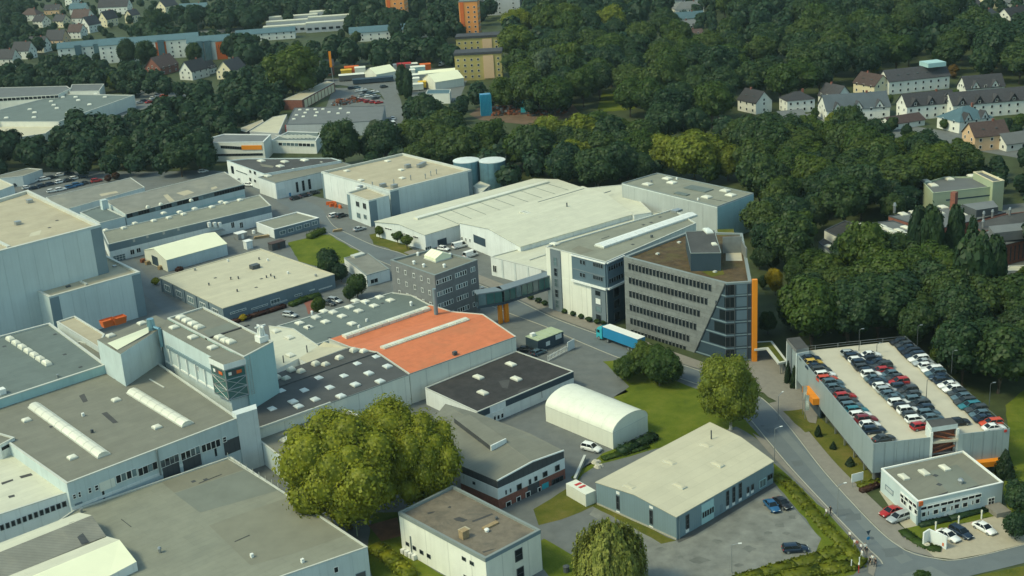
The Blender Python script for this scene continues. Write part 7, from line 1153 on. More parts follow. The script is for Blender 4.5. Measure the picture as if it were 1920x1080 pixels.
q = G(1071, 656)-p0; m_ = MB(); m_.box((q.x, q.y, 1.3), (2.8, .15, 2.4), math.atan2(d.y, d.x)); put('board', m_.mesh('board', ['white_wall']), t)
for i, (x, y) in enumerate(((617, 384), (623, 387), (630, 388), (638, 390), (626, 383))):
    g = G(x, y); t = thing('barrier', 'orange plastic barrier piled beside the box warehouse', 'barrier', MB().box((g.x, g.y, .55), (2.0, .5, 1.0), i*.7).box((g.x, g.y, .08), (2.0, .9, .16), i*.7).box((g.x, g.y, 1.1), (1.6, .3, .14), i*.7), 'orange_panel', group='orange barriers')
for x, y, dx, l in ((490, 446, 5.0, 'pale timber boards stacked beside the flat garage'), (632, 434, 3.0, 'pale timber boards by the road bend below the garage')):
    g = G(x, y); mb = MB(); [mb.box((g.x+.1*k, g.y, .12+.2*k), (dx, 1.2, .15), YAW-.5+.04*k) for k in range(4)]; thing('timber_stack', l, 'timber', mb, 'timber')
for x, y, m, l in ((476, 438, 'white_paint', 'white drum tank at the corner of the flat garage'), (1032, 640, 'metal_dark', 'dark bin beside the site container'), (905, 545, 'metal', 'grey bin under the glass bridge'), (1062, 1072, 'metal_dark', 'dark round drum on the path beside white block house')):
    g = G(x, y); mb = MB(); mb.tube((g.x, g.y, 0), (g.x, g.y, 1.1), .55, .55, 10); mb.tube((g.x, g.y, 1.1), (g.x, g.y, 1.25), .6, .3, 10); thing('drum', l, 'bin', mb, m)
# ================================================================ STREET FURNITURE
def lamp(px, py, h, label, arm=1.2, z=0.0, ang=0.0, group='street lamps', pm='metal', hm='white_paint'):
    g = G(px, py, z); t = root('street_lamp', label, 'street lamp', tuple(g), ang, group); m_ = MB(); m_.tube((0, 0, 0), (0, 0, h), .09, .05, 8); put('pole', m_.mesh('pole', [pm]), t); m_ = MB(); m_.tube((0, 0, h), (arm, 0, h+.25), .06, n=6); put('arm', m_.mesh('arm', [pm]), t); m_ = MB(); m_.box((arm+.2, 0, h+.24), (.6, .24, .12)); put('lamp_head', m_.mesh('lamp_head', [hm]), t)
lamp(1452, 868, 7.5, 'grey street lamp at the right corner of the blue grey hall', ang=.3); lamp(1570, 970, 6.5, 'grey street lamp beside the two walkers on the pavement', ang=.3); lamp(1372, 1075, 5.5, 'pale lamp post at the bottom edge of gravel yard'); lamp(1459, 787, 5.5, 'street lamp at the deck forecourt kerb', 1.8, ang=.9)
for x, y, l in ((682, 470, 'lamp on the parking deck beside the left middle row'), (815, 490, 'short lamp behind the right middle row of the deck'), (1185, 860, 'lamp on the parking deck in the right aisle')): lamp(*zq(x, y), 5.0 if 'short' not in l else 2.2, l, .5, DECK, group='parking deck lamps', pm='metal_dark', hm='metal')
for x, y, l in ((1118, 442, 'lamp at the deck fence, farthest of three'), (1375, 640, 'lamp at the deck fence, middle of three'), (1658, 890, 'lamp at the deck fence, nearest of three')): g = G(*zq(x, y), DECK); lamp(*zq(x, y), 5.0, l, .5, DECK, group='deck fence lamps', pm='metal_dark', hm='metal')
g = G(1607, 912); t = root('notice_board', 'white notice board on two posts below the deck bank', 'sign', tuple(g), .35); m_ = MB(); m_.box((0, 0, 2.0), (2.6, .12, 1.7)); put('board', m_.mesh('board', ['white_paint']), t); [put('post', MB().tube((s*1.0, 0, 0), (s*1.0, 0, 2.7), .06, n=6).mesh('post', ['metal']), t) for s in (-1, 1)]
g = G(1757, 1024); t = root('sign_stele', 'white folded sign stele on the corner lawn', 'sign', tuple(g), -.9); m_ = MB(); m_.box((0, 0, 1.4), (3.6, .25, 2.6)); put('panel', m_.mesh('panel', ['white_wall']), t); m_ = MB(); m_.box((-1.7, -.9, 1.5), (.25, 1.6, 2.4)); put('side_panel', m_.mesh('side_panel', ['white_paint']), t); m_ = MB(); m_.box((1.2, -.14, .9), (.3, .05, .6)); put('mark', m_.mesh('mark', ['orange_panel']), t); m_ = MB(); m_.tube((-1.2, -1.3, 0), (-1.2, -1.3, .55), .8, .5, 9); put('boulder', m_.mesh('boulder', ['concrete']), t)
for i, (x, y) in enumerate(((1754, 996), (1797, 985), (1840, 974))): g = G(x, y); t = root('bollard_light', 'white bollard light before the corner office, '+('left', 'middle', 'right')[i]+' of three', 'bollard', tuple(g), 0, 'bollard lights'); put('post', MB().tube((0, 0, 0), (0, 0, 1.5), .14, n=8).mesh('post', ['white_paint']), t); put('cap', MB().tube((0, 0, 1.5), (0, 0, 1.9), .2, .16, 8).mesh('cap', ['dome']), t)
g = G(1627, 1022); t = root('road_sign', 'dark backed road signs on one pole at the junction', 'road sign', tuple(g), .4); put('pole', MB().tube((0, 0, 0), (0, 0, 2.9), .05, n=6).mesh('pole', ['metal']), t); put('sign_plate', MB().add([(-.5, -.06, 2.9), (.5, -.06, 2.9), (0, -.06, 2.0), (-.5, -.09, 2.9), (.5, -.09, 2.9), (0, -.09, 2.0)], [(0, 1, 2), (5, 4, 3), (0, 3, 4, 1), (1, 4, 5, 2), (2, 5, 3, 0)]).mesh('sign_plate', ['navy_clad']), t); put('round_plate', MB().tube((0, -.06, 1.4), (0, -.09, 1.4), .36, n=12).mesh('round_plate', ['blue_paint']), t)
for i, (x, y, h_) in enumerate(((1505, 778, 7.0), (1509, 787, 6.0))):
    g = G(x, y); t = root('flagpole', 'white flag on a pole before the deck entrance, '+('farther' if i == 0 else 'nearer')+' of two', 'flag', tuple(g), .2, 'flags before the deck'); put('pole', MB().tube((0, 0, 0), (0, 0, h_), .07, .05, 7).mesh('pole', ['metal']), t)
    m_ = MB(); n = 8; V = []
    for k in range(n+1): zz_ = h_-.2-3.6*k/n; V += [(0.02, 0, zz_), (.9+.15*math.sin(k*1.1), .22*math.sin(k*.9), zz_-.25)]
    m_.add(V, [(2*k, 2*k+1, 2*k+3, 2*k+2) for k in range(n)]); put('flag_cloth', m_.mesh('flag_cloth', ['pvc_white']), t)
g = G(1610, 1074); put_ = root('marker_post', 'small red and white marker post in the corner hedge', 'post', tuple(g)); put('post', MB().tube((0, 0, 0), (0, 0, 1.6), .08, n=6).mesh('post', ['red_paint']), put_); put('cap', MB().tube((0, 0, 1.6), (0, 0, 1.95), .16, .12, 7).mesh('cap', ['white_paint']), put_)
for i, (x, y) in enumerate(((1611, 1063), (1596, 1068))): g = G(x, y); thing('marker_stake', 'pale stake in the corner hedge, '+('right' if i == 0 else 'left')+' of two', 'stake', MB().box((g.x, g.y, .9), (.14, .14, 1.8)).box((g.x, g.y, 1.85), (.18, .18, .1)), 'white_paint', group='pale stakes')
g = G(670, 1005); thing('lawn_stake', 'pale green post on the grass behind the low hall roof', 'post', MB().tube((g.x, g.y, 0), (g.x, g.y, 1.9), .12, .1, 7).box((g.x, g.y, 1.95), (.3, .3, .1)), 'render_green')
t = root('retaining_wall', 'pale low retaining wall beside the brick base workshop', 'wall', tuple(G(1085, 880))); p0, p1 = G(1078, 905), G(1097, 862); o = Vector(OFF[t.name]); d = p1-p0; c = (p0+p1)/2-o; put('wall', MB().box((c.x, c.y, .5), (d.length, .35, 1.0), math.atan2(d.y, d.x)).mesh('wall', ['kerb']), t); put('wall_cap', MB().box((c.x, c.y, 1.05), (d.length+.1, .5, .1), math.atan2(d.y, d.x)).mesh('wall_cap', ['coping']), t)
for i, (x, y) in enumerate(((1116, 868), (1121, 876))): g = G(x, y); thing('boulder', 'pale boulder on the grass by the white container, '+('upper' if i == 0 else 'lower'), 'boulder', MB().tube((g.x, g.y, 0), (g.x+.1, g.y, .6), .9, .5, 8).tube((g.x+.7, g.y+.3, 0), (g.x+.6, g.y+.2, .4), .6, .3, 7), 'concrete')
# ================================================================ PEOPLE
def person_mesh(pose):
    st, arm, lean = pose; me = bpy.data.meshes.new('p'); V = []; E = []; Rr = []
    def v(p, r): V.append(p); Rr.append(r); return len(V)-1
    pel = v((0, 0, .95), .15); w = v((0, .0, 1.10), .135); ch = v((0, lean*.3, 1.32), .16); nk = v((0, lean*.5, 1.49), .06); h0 = v((0, lean*.5+.015, 1.58), .075); h1 = v((0, lean*.5+.03, 1.68), .095); h2 = v((0, lean*.5+.02, 1.76), .055); E += [(pel, w), (w, ch), (ch, nk), (nk, h0), (h0, h1), (h1, h2)]
    ns = v((0, lean*.5+.115, 1.665), .018); E.append((h1, ns))
    for s in (-1, 1):
        f = st*s; hip = v((s*.10, 0, .90), .105); kn = v((s*.11, f*.22+.03, .50), .068); an = v((s*.11, f*.40-(.06 if f < 0 else 0), .10), .043); to = v((s*.12, f*.40+.17, .045), .04); E += [(pel, hip), (hip, kn), (kn, an), (an, to)]
        sh = v((s*.20, lean*.3, 1.40), .062); el = v((s*.25, -f*.18+lean*.3, 1.12), .046); wr = v((s*.25, -f*.26+.10+arm*.12, .88+arm*.2), .032); pa = v((s*.25, -f*.27+.13+arm*.14, .81+arm*.22), .036); E += [(ch, sh), (sh, el), (el, wr), (wr, pa)]
    me.from_pydata(V, E, []); o = bpy.data.objects.new('p', me); C.objects.link(o); o.modifiers.new('s', 'SKIN'); sv = me.skin_vertices[0].data
    for i, r in enumerate(Rr): sv[i].radius = (r, r)
    sv[0].use_root = True; o.modifiers.new('u', 'SUBSURF').levels = 1; o.modifiers['u'].render_levels = 1
    dg = bpy.context.evaluated_depsgraph_get(); m2 = bpy.data.meshes.new_from_object(o.evaluated_get(dg)); bpy.data.objects.remove(o); m2.name = 'person'
    tips = []
    for s in (-1, 1):        # fingers
        f = st*s; base = Vector((s*.25, -f*.27+.13+arm*.14, .81+arm*.22)); fb = MB()
        for k in range(4): q = base+Vector((0, .025*(k-1.5), -.03)); fb.tube(q, q+Vector((0, .006, -.055-.01*(k in (1, 2)))), .010, .008, 5); fb.tube(q+Vector((0, .006, -.055)), q+Vector((-s*.015, .012, -.085)), .008, .006, 5)
        fb.tube(base+Vector((0, .035, .0)), base+Vector((-s*.01, .065, -.04)), .011, .008, 5); tips.append(fb)
    import bmesh
    bm = bmesh.new(); bm.from_mesh(m2); bmesh.ops.recalc_face_normals(bm, faces=bm.faces)
    for fb in tips:
        vs = [bm.verts.new(q) for q in fb.v]
        for f in fb.f: bm.faces.new([vs[i] for i in f])
    bm.to_mesh(m2); bm.free()
    for _ in range(5): m2.materials.append(None)
    for p in m2.polygons:
        c = p.center; p.use_smooth = True
        if c.z > 1.53: p.material_index = 4 if (c.z > 1.70 or c.y < lean*.5-.015) else 0
        elif c.z > 1.47 and abs(c.x) < .1: p.material_index = 0
        elif abs(c.x) > .19 and c.z < 1.10 and c.z > .6: p.material_index = 0
        elif c.z > .98: p.material_index = 1
        elif c.z > .09: p.material_index = 2
        else: p.material_index = 3
    return m2
mat('skin', (.45, .27, .19), rough=.6, var=.03); mat('hair', (.03, .02, .014), rough=.7); mat('cloth_white', (.62, .62, .58), rough=.9); mat('cloth_black', (.015, .016, .02), rough=.9); mat('cloth_blue', (.03, .05, .10), rough=.9); mat('cloth_grey', (.12, .12, .12), rough=.9); mat('cloth_red', (.28, .08, .06), rough=.9); mat('shoe', (.02, .02, .02), rough=.7)
PM = [person_mesh(p) for p in ((1, 0, .05), (-.8, .3, .1), (.35, .5, .02))]
for i, (x, y, sh, tr, yw, l) in enumerate(((1549, 968, 'white', 'grey', 2.2, 'walker in white shirt on the pavement beside the hedge, upper pair'), (1557, 964, 'black', 'black', 2.3, 'walker in black beside the one in white, upper pair'), (1593, 1011, 'white', 'black', 2.2, 'lone walker in white shirt and black trousers before the group'), (1602, 1026, 'white', 'grey', 2.5, 'walker in white at the upper end of the group by the junction'), (1607, 1028, 'red', 'grey', 2.4, 'walker in brownish red shirt in the group'), (1614, 1034, 'white', 'blue', 2.1, 'walker in white shirt and blue trousers, middle of the group'), (1622, 1034, 'white', 'black', .4, 'walker in white top at the kerb side of the group'), (1625, 1041, 'black', 'grey', 2.2, 'walker in black top in the middle of the group'), (1616, 1046, 'white', 'white', 2.0, 'walker all in white beside the hedge in the group'), (1631, 1060, 'black', 'black', 2.4, 'person in black, left of three at the corner'), (1636, 1056, 'white', 'grey', 2.3, 'person in white shirt between two in black at the corner'), (1641, 1062, 'black', 'black', 2.2, 'person in black, right of three at the corner'))):
    g = G(x, y, .13); o = put('person', PM[i % 3], None, (g.x, g.y, .13), (0, 0, yw), (1.0, 1.0, 1.0+.03*math.sin(i*2.1))); tag(o, l, 'person', 'people on the pavement')
    for k, m in enumerate(('skin', 'cloth_'+sh, 'cloth_'+tr, 'shoe', 'hair')): o.material_slots[k].link = 'OBJECT'; o.material_slots[k].material = M[m]
# ================================================================ TREES AND HEDGES
BIG = dict(m='leaf_bright', n=28000, leaf=.034, lobes=120, clear=.02)
tree_px(642, 872, 112, 'huge yellow green tree beside the low hall, left of its pair', 1.14, variant=1, **BIG); tree_px(788, 858, 88, 'big yellow green tree right of the huge one', 1.22, variant=1, **BIG); tree_px(728, 838, 92, 'yellow green crown behind and between the two big trees', 1.15, variant=3, **BIG)
tree_px(1370, 726, 71, 'tall weeping tree before head office at the road', 1.1, m='leaf_birch', n=15000, leaf=.042, lobes=80, clear=.05, variant=2, name='weeping_tree', bark='birch_bark')
for x, y, r, l in ((1176, 688, 31, 'bushy shrub left of clump before head office'), (1236, 686, 44, 'broad bushy shrub before head office steps'), (1206, 672, 36, 'dark shrub behind the broad one before head office'), (1262, 692, 26, 'low shrub right of the broad one before head office')): tree_px(x, y, r, l, .88, m='leaf_mid', n=7500, leaf=.06, lobes=60, clear=.01, name='shrub')
for x, y, r, l, m in ((618, 490, 28, 'dark round tree behind the garden bungalow', 'leaf_dark'), (668, 532, 22, 'small green tree before the garden bungalow', 'leaf_mid'), (638, 508, 18, 'dark tree left of the garden bungalow', 'leaf_dark'), (597, 572, 16, 'round bush by the brick path', 'leaf_mid'), (655, 548, 15, 'dark bush below the small green tree', 'leaf_dark')): tree_px(x, y, r, l, 1.1, m=m, n=3400, leaf=.10, lobes=20, clear=.05)
for i, (x, y, r) in enumerate(((711, 432, 10.5), (745, 443, 10.5), (762, 450, 12))): tree_px(x, y, r, 'clipped ball tree before the white gabled hall, '+('left', 'middle', 'right')[i]+' of three', .95, m='leaf_mid', n=1500, leaf=.15, lobes=26, clear=.25, group='clipped ball trees', name='ball_tree')
for x, y, r, l, a in ((1884, 866, 17, 'dark conical evergreen right of the corner office', 1.6), (1534, 806, 7, 'small cone evergreen on deck forecourt', 1.7), (1562, 834, 6, 'small dark evergreen on deck bank', 1.3), (1594, 864, 8, 'low dark evergreen at the deck mesh wall', 1.1), (1478, 695, 7, 'slim dark evergreen at deck corner, left of two', 3.2), (1490, 705, 8, 'slim dark evergreen at deck corner, right of two', 2.8)): tree_px(x, y, r, l, a, kind='cone', m='leaf_conifer', n=1800, leaf=.14, lobes=18, clear=.03, name='evergreen')
for x, y, r, l in ((1915, 930, 34, 'dark tree at the right edge behind corner office'), (1905, 985, 26, 'dark bush at the right edge by the steps')): tree_px(x, y, r, l, 1.0, m='leaf_dark', n=3000, leaf=.10, clear=.04)
tree_px(1728, 1082, 16, 'leafy bush at the bottom edge beside the junction', .8, m='leaf_mid', n=1500, leaf=.14, clear=.02)
# willow: hanging strands
def willow(px, py, rpx, label, m='leaf_willow'):
    p = G(px, py, 6.5); rad = rpx*dist(p)/FPX; r = np.random.default_rng(5); Hh = rad*2.3; P = []; Nn = []; T = []
    for k in range(760):
        a = r.uniform(0, 6.283); q = r.uniform(0, 1)**.5; top = Hh*(1-.42*q**2)*(1+.10*math.sin(3*a+1.3)*q+.07*math.sin(5*a)*q)+r.normal(0, .45); q *= 1+.13*math.sin(3*a)+.08*math.sin(7*a+2); ln = min(top-.2, r.uniform(.25, .62)*Hh*(.35+q)); n = int(ln/.16)+2; t = np.linspace(0, 1, n); x = rad*q*(1+.08*t)*math.cos(a); y = rad*q*(1+.08*t)*math.sin(a); z = top-ln*t
        P.append(np.stack([x+r.normal(0, .10, n), y+r.normal(0, .10, n), z], 1)); nn = np.array([math.cos(a), math.sin(a), .5]); Nn.append(np.tile(nn, (n, 1))+r.normal(0, .45, (n, 3))); T.append(np.tile([0, 0, -1.0], (n, 1))+r.normal(0, .2, (n, 3)))
    P, Nn, T = map(np.concatenate, (P, Nn, T)); Nn /= np.linalg.norm(Nn, axis=1)[:, None]; V, F = quads(P, Nn, .24*r.uniform(.7, 1.3, len(P)), r, 1.9, T)
    cv = ICV*np.array([rad*.72, rad*.72, Hh*.40])+np.array([0, 0, Hh*.47]); tri = ICF+len(V); t = root('willow', label, 'tree', (p.x, p.y, 0)); put('crown', np_mesh('crown', np.concatenate([V, cv]), F, tri, m), t); put('trunk', trunk_mesh(1), t, (0, 0, 0), (0, 0, 0), (.18, .18, Hh*.7))
willow(1144, 1048, 62, 'weeping willow at the bottom edge before gravel yard')
# hedges and borders
hedge('road_hedge', 'long yellow green hedge along the walkers pavement', [(1452, 895), (1475, 905), (1510, 945), (1545, 985), (1580, 1020), (1606, 1050)], 2.6, .5, dens=12)
hedge('yard_hedge', 'hedge along the front of the gravel yard', [(1380, 1090), (1430, 1075), (1490, 1058), (1540, 1045), (1575, 1030)], 3.0, .55, dens=11); hedge('corner_hedge', 'dense green hedge in the corner by the junction', [(1470, 1085), (1540, 1072), (1600, 1062), (1612, 1050)], 3.4, .9, 'leaf_hedge', dens=11)
hedge('office_hedge', 'dark clipped hedge along the corner office front', [(1724, 988), (1780, 976), (1850, 958)], 1.6, .8, 'leaf_dark', .3); hedge('lawn_edge_planting', 'dark low planting on the corner lawn edge', [(1692, 996), (1712, 1012), (1740, 1028), (1764, 1032)], 2.2, .5, 'leaf_mid', .3); hedge('sign_hedge', 'clipped brown hedge in a pale bed below the notice board', [(1614, 924), (1648, 912)], 1.4, .9, 'leaf_russet', .3); hedge('deck_grass_hedge', 'yellow green hedge beside the notice board', [(1612, 916), (1650, 903)], 1.6, .8, dens=9)
hedge('tent_hedge', 'dark hedge at the gable end of the barrel tent', [(1162, 852), (1195, 838), (1228, 822)], 2.6, 1.5, 'leaf_dark', dens=10); hedge('russet_hedge', 'dark red hedge before the cream roof building', [(436, 607), (470, 596), (505, 586), (535, 576)], 1.8, 1.1, 'leaf_russet', .3); hedge('garden_hedge', 'green hedge before the cream roof building by the path', [(545, 575), (575, 563), (600, 556)], 2.4, 1.3, 'leaf_mid', .35); hedge('garage_hedge', 'green hedge at the garage end by the road bend', [(580, 448), (606, 436)], 3.0, 1.8, 'leaf_mid', .4)
hedge('low_hall_bushes', 'bright bushes along the low hall corner and white block', [(700, 1030), (722, 1042), (745, 1062), (770, 1085)], 3.4, 1.3, 'leaf_bright', .4); hedge('beech_hedge', 'broad brown green clipped hedge right of the deck', [(1855, 700), (1885, 688), (1925, 678)], 6.0, 4.0, 'leaf_hedge', .5, 7); hedge('meadow_scrub', 'scrub between the barrel tent and blue grey hall', [(1130, 862), (1180, 848), (1215, 838)], 2.0, .6, 'leaf_mid', .35)
for x, y, l, m in ((291, 527, 'yellow green bush at the cream roof building corner', 'leaf_bright'), (455, 595, 'bright yellow bush before the cream roof building', 'leaf_yellow'), (336, 505, 'brown bush beside the white tent', 'leaf_russet'), (202, 334, 'dark red round bush at the staff car park, left', 'leaf_russet'), (217, 329, 'dark red round bush at the staff car park, right', 'leaf_russet'), (1000, 641, 'bush behind the dark blue site container', 'leaf_mid'), (1785, 139, 'ochre bush behind the white terrace', 'leaf_ochre'), (150, 385, 'green bush by the boiler annex', 'leaf_mid')): tree_px(x, y, 9, l, .8, m=m, n=900, leaf=.18, lobes=12, clear=.02, name='bush')
for x, y, r, l, m in ((1432, 442, 26, 'dark tree close behind the head office terrace', 'leaf_dark'), (1446, 478, 24, 'dark tree right of the head office roof', 'leaf_wood'), (1424, 484, 17, 'dark tree hard against the head office side wall', 'leaf_dark'), (1430, 528, 12, 'small dark tree beside the top of the orange fin', 'leaf_dark'), (1440, 602, 19, 'dark tree beside the foot of the orange fin', 'leaf_mid'), (1484, 588, 26, 'green tree below and right of the yellow leaved tree', 'leaf_wood'), (1492, 510, 26, 'green tree right of the yellow leaved tree', 'leaf_mid'), (1424, 405, 24, 'dark tree at the corner of grey tall hall', 'leaf_dark')): tree_px(x, y, r, l, 1.2, m=m, n=5600, leaf=.08, lobes=40, clear=.04)
for i, (x, y, r) in enumerate(((1528, 212, 10), (1455, 222, 12), (1648, 205, 11), (1672, 232, 12), (1668, 186, 9), (1770, 232, 10), (1700, 246, 14), (1738, 252, 12), (1640, 246, 15), (1600, 246, 14), (1885, 236, 14), (1910, 228, 14), (1905, 248, 15), (1875, 262, 12), (1790, 178, 11), (1760, 186, 9), (1520, 232, 12), (1795, 268, 12))): tree_px(x, y, r, 'small garden tree among the right hand houses', 1.05, m=('leaf_dark', 'leaf_wood', 'leaf_mid')[i % 3], group='small garden trees on the right', n=2600, leaf=.12, lobes=26, clear=.05)
for i, (x, y, r) in enumerate(((498, 84, 11), (524, 88, 12), (556, 86, 11), (586, 88, 12), (650, 82, 12), (668, 70, 11), (640, 62, 9), (478, 76, 11), (700, 92, 12), (752, 92, 12))): tree_px(x, y, r, 'small tree in front of the white school roofs', 1.1, m=('leaf_dark', 'leaf_wood')[i % 2], group='small trees before the school', n=2600, leaf=.12, lobes=30, clear=.05)
# poplars
for i, (x, y, r, a, l) in enumerate(((1716, 458, 12, 4.2, 'dark columnar poplar, leftmost of the row before the works'), (1731, 455, 10, 4.8, 'dark columnar poplar, second of the row'), (1752, 458, 15, 3.7, 'dark columnar poplar, third and broadest of the row'), (1784, 458, 12, 4.3, 'dark columnar poplar, fourth of the row'), (1818, 480, 8, 6.5, 'very slim poplar right of the row'), (1828, 520, 24, 2.7, 'broad dark poplar right of the row'), (1868, 515, 15, 3.4, 'dark poplar at the right end beside brick hall'), (752, 150, 8, 2.6, 'dark columnar tree by the fair yard, left of two'), (762, 157, 7, 2.9, 'dark columnar tree by the fair yard, right of two'))): tree_px(x, y, r*1.6, l, a/1.28, kind='column', m='leaf_dark', n=4200, leaf=.16, lobes=30, clear=.03, name='poplar')
# marked single trees
for x, y, r, l, m, a in ((641, 262, 46, 'large dark round tree behind the box warehouse', 'leaf_dark', 1.0), (703, 255, 26, 'silvery tree right of the large dark tree', 'leaf_silver', 1.2), (1302, 286, 62, 'large bright crown before the wood behind grey tall hall', 'leaf_birch', .8), (1236, 288, 38, 'bright round crown left of the large bright crown', 'leaf_birch', 1.0), (1365, 300, 36, 'bright round crown right of the large bright crown', 'leaf_birch', 1.0), (1330, 318, 26, 'small bright crown below the large bright crown', 'leaf_mid', 1.0), (1454, 526, 17, 'yellow leaved tree at the wood edge right of head office', 'leaf_yellow', 1.5), (1020, 130, 42, 'silver grey crown in the upper wood', 'leaf_silver', 1.0), (1632, 125, 18, 'yellowish tree before the dark wood behind cream house', 'leaf_birch', 1.1), (948, 172, 34, 'bright green tree right of the ochre flats', 'leaf_mid', 1.0), (545, 130, 55, 'large green tree left of the orange mast', 'leaf_mid', .9), (215, 152, 18, 'bright round tree behind the supermarket', 'leaf_mid', 1.0), (290, 45, 26, 'dark tree among the top left houses', 'leaf_dark', 1.1), (238, 95, 22, 'dark tree before the blue roofed flats, left', 'leaf_dark', 1.2), (272, 100, 22, 'dark tree before the blue roofed flats, right', 'leaf_dark', 1.1), (362, 98, 18, 'dark tree between the two blue roofed flats', 'leaf_dark', 1.2), (438, 88, 24, 'dark tree right of the short blue roofed flats', 'leaf_dark', 1.1), (1735, 590, 26, 'light green tree behind the deck fence', 'leaf_mid', 1.1), (1815, 640, 34, 'round green tree right of the deck fence', 'leaf_mid', 1.1), (1560, 225, 16, 'bright bush tree before blue grey roofed house', 'leaf_birch', .9), (1788, 130, 12, 'small autumn tree behind the terrace', 'leaf_ochre', .8)): tree_px(x, y, r, l, a, m=m, n=8000, leaf=.062, lobes=70, clear=.06)
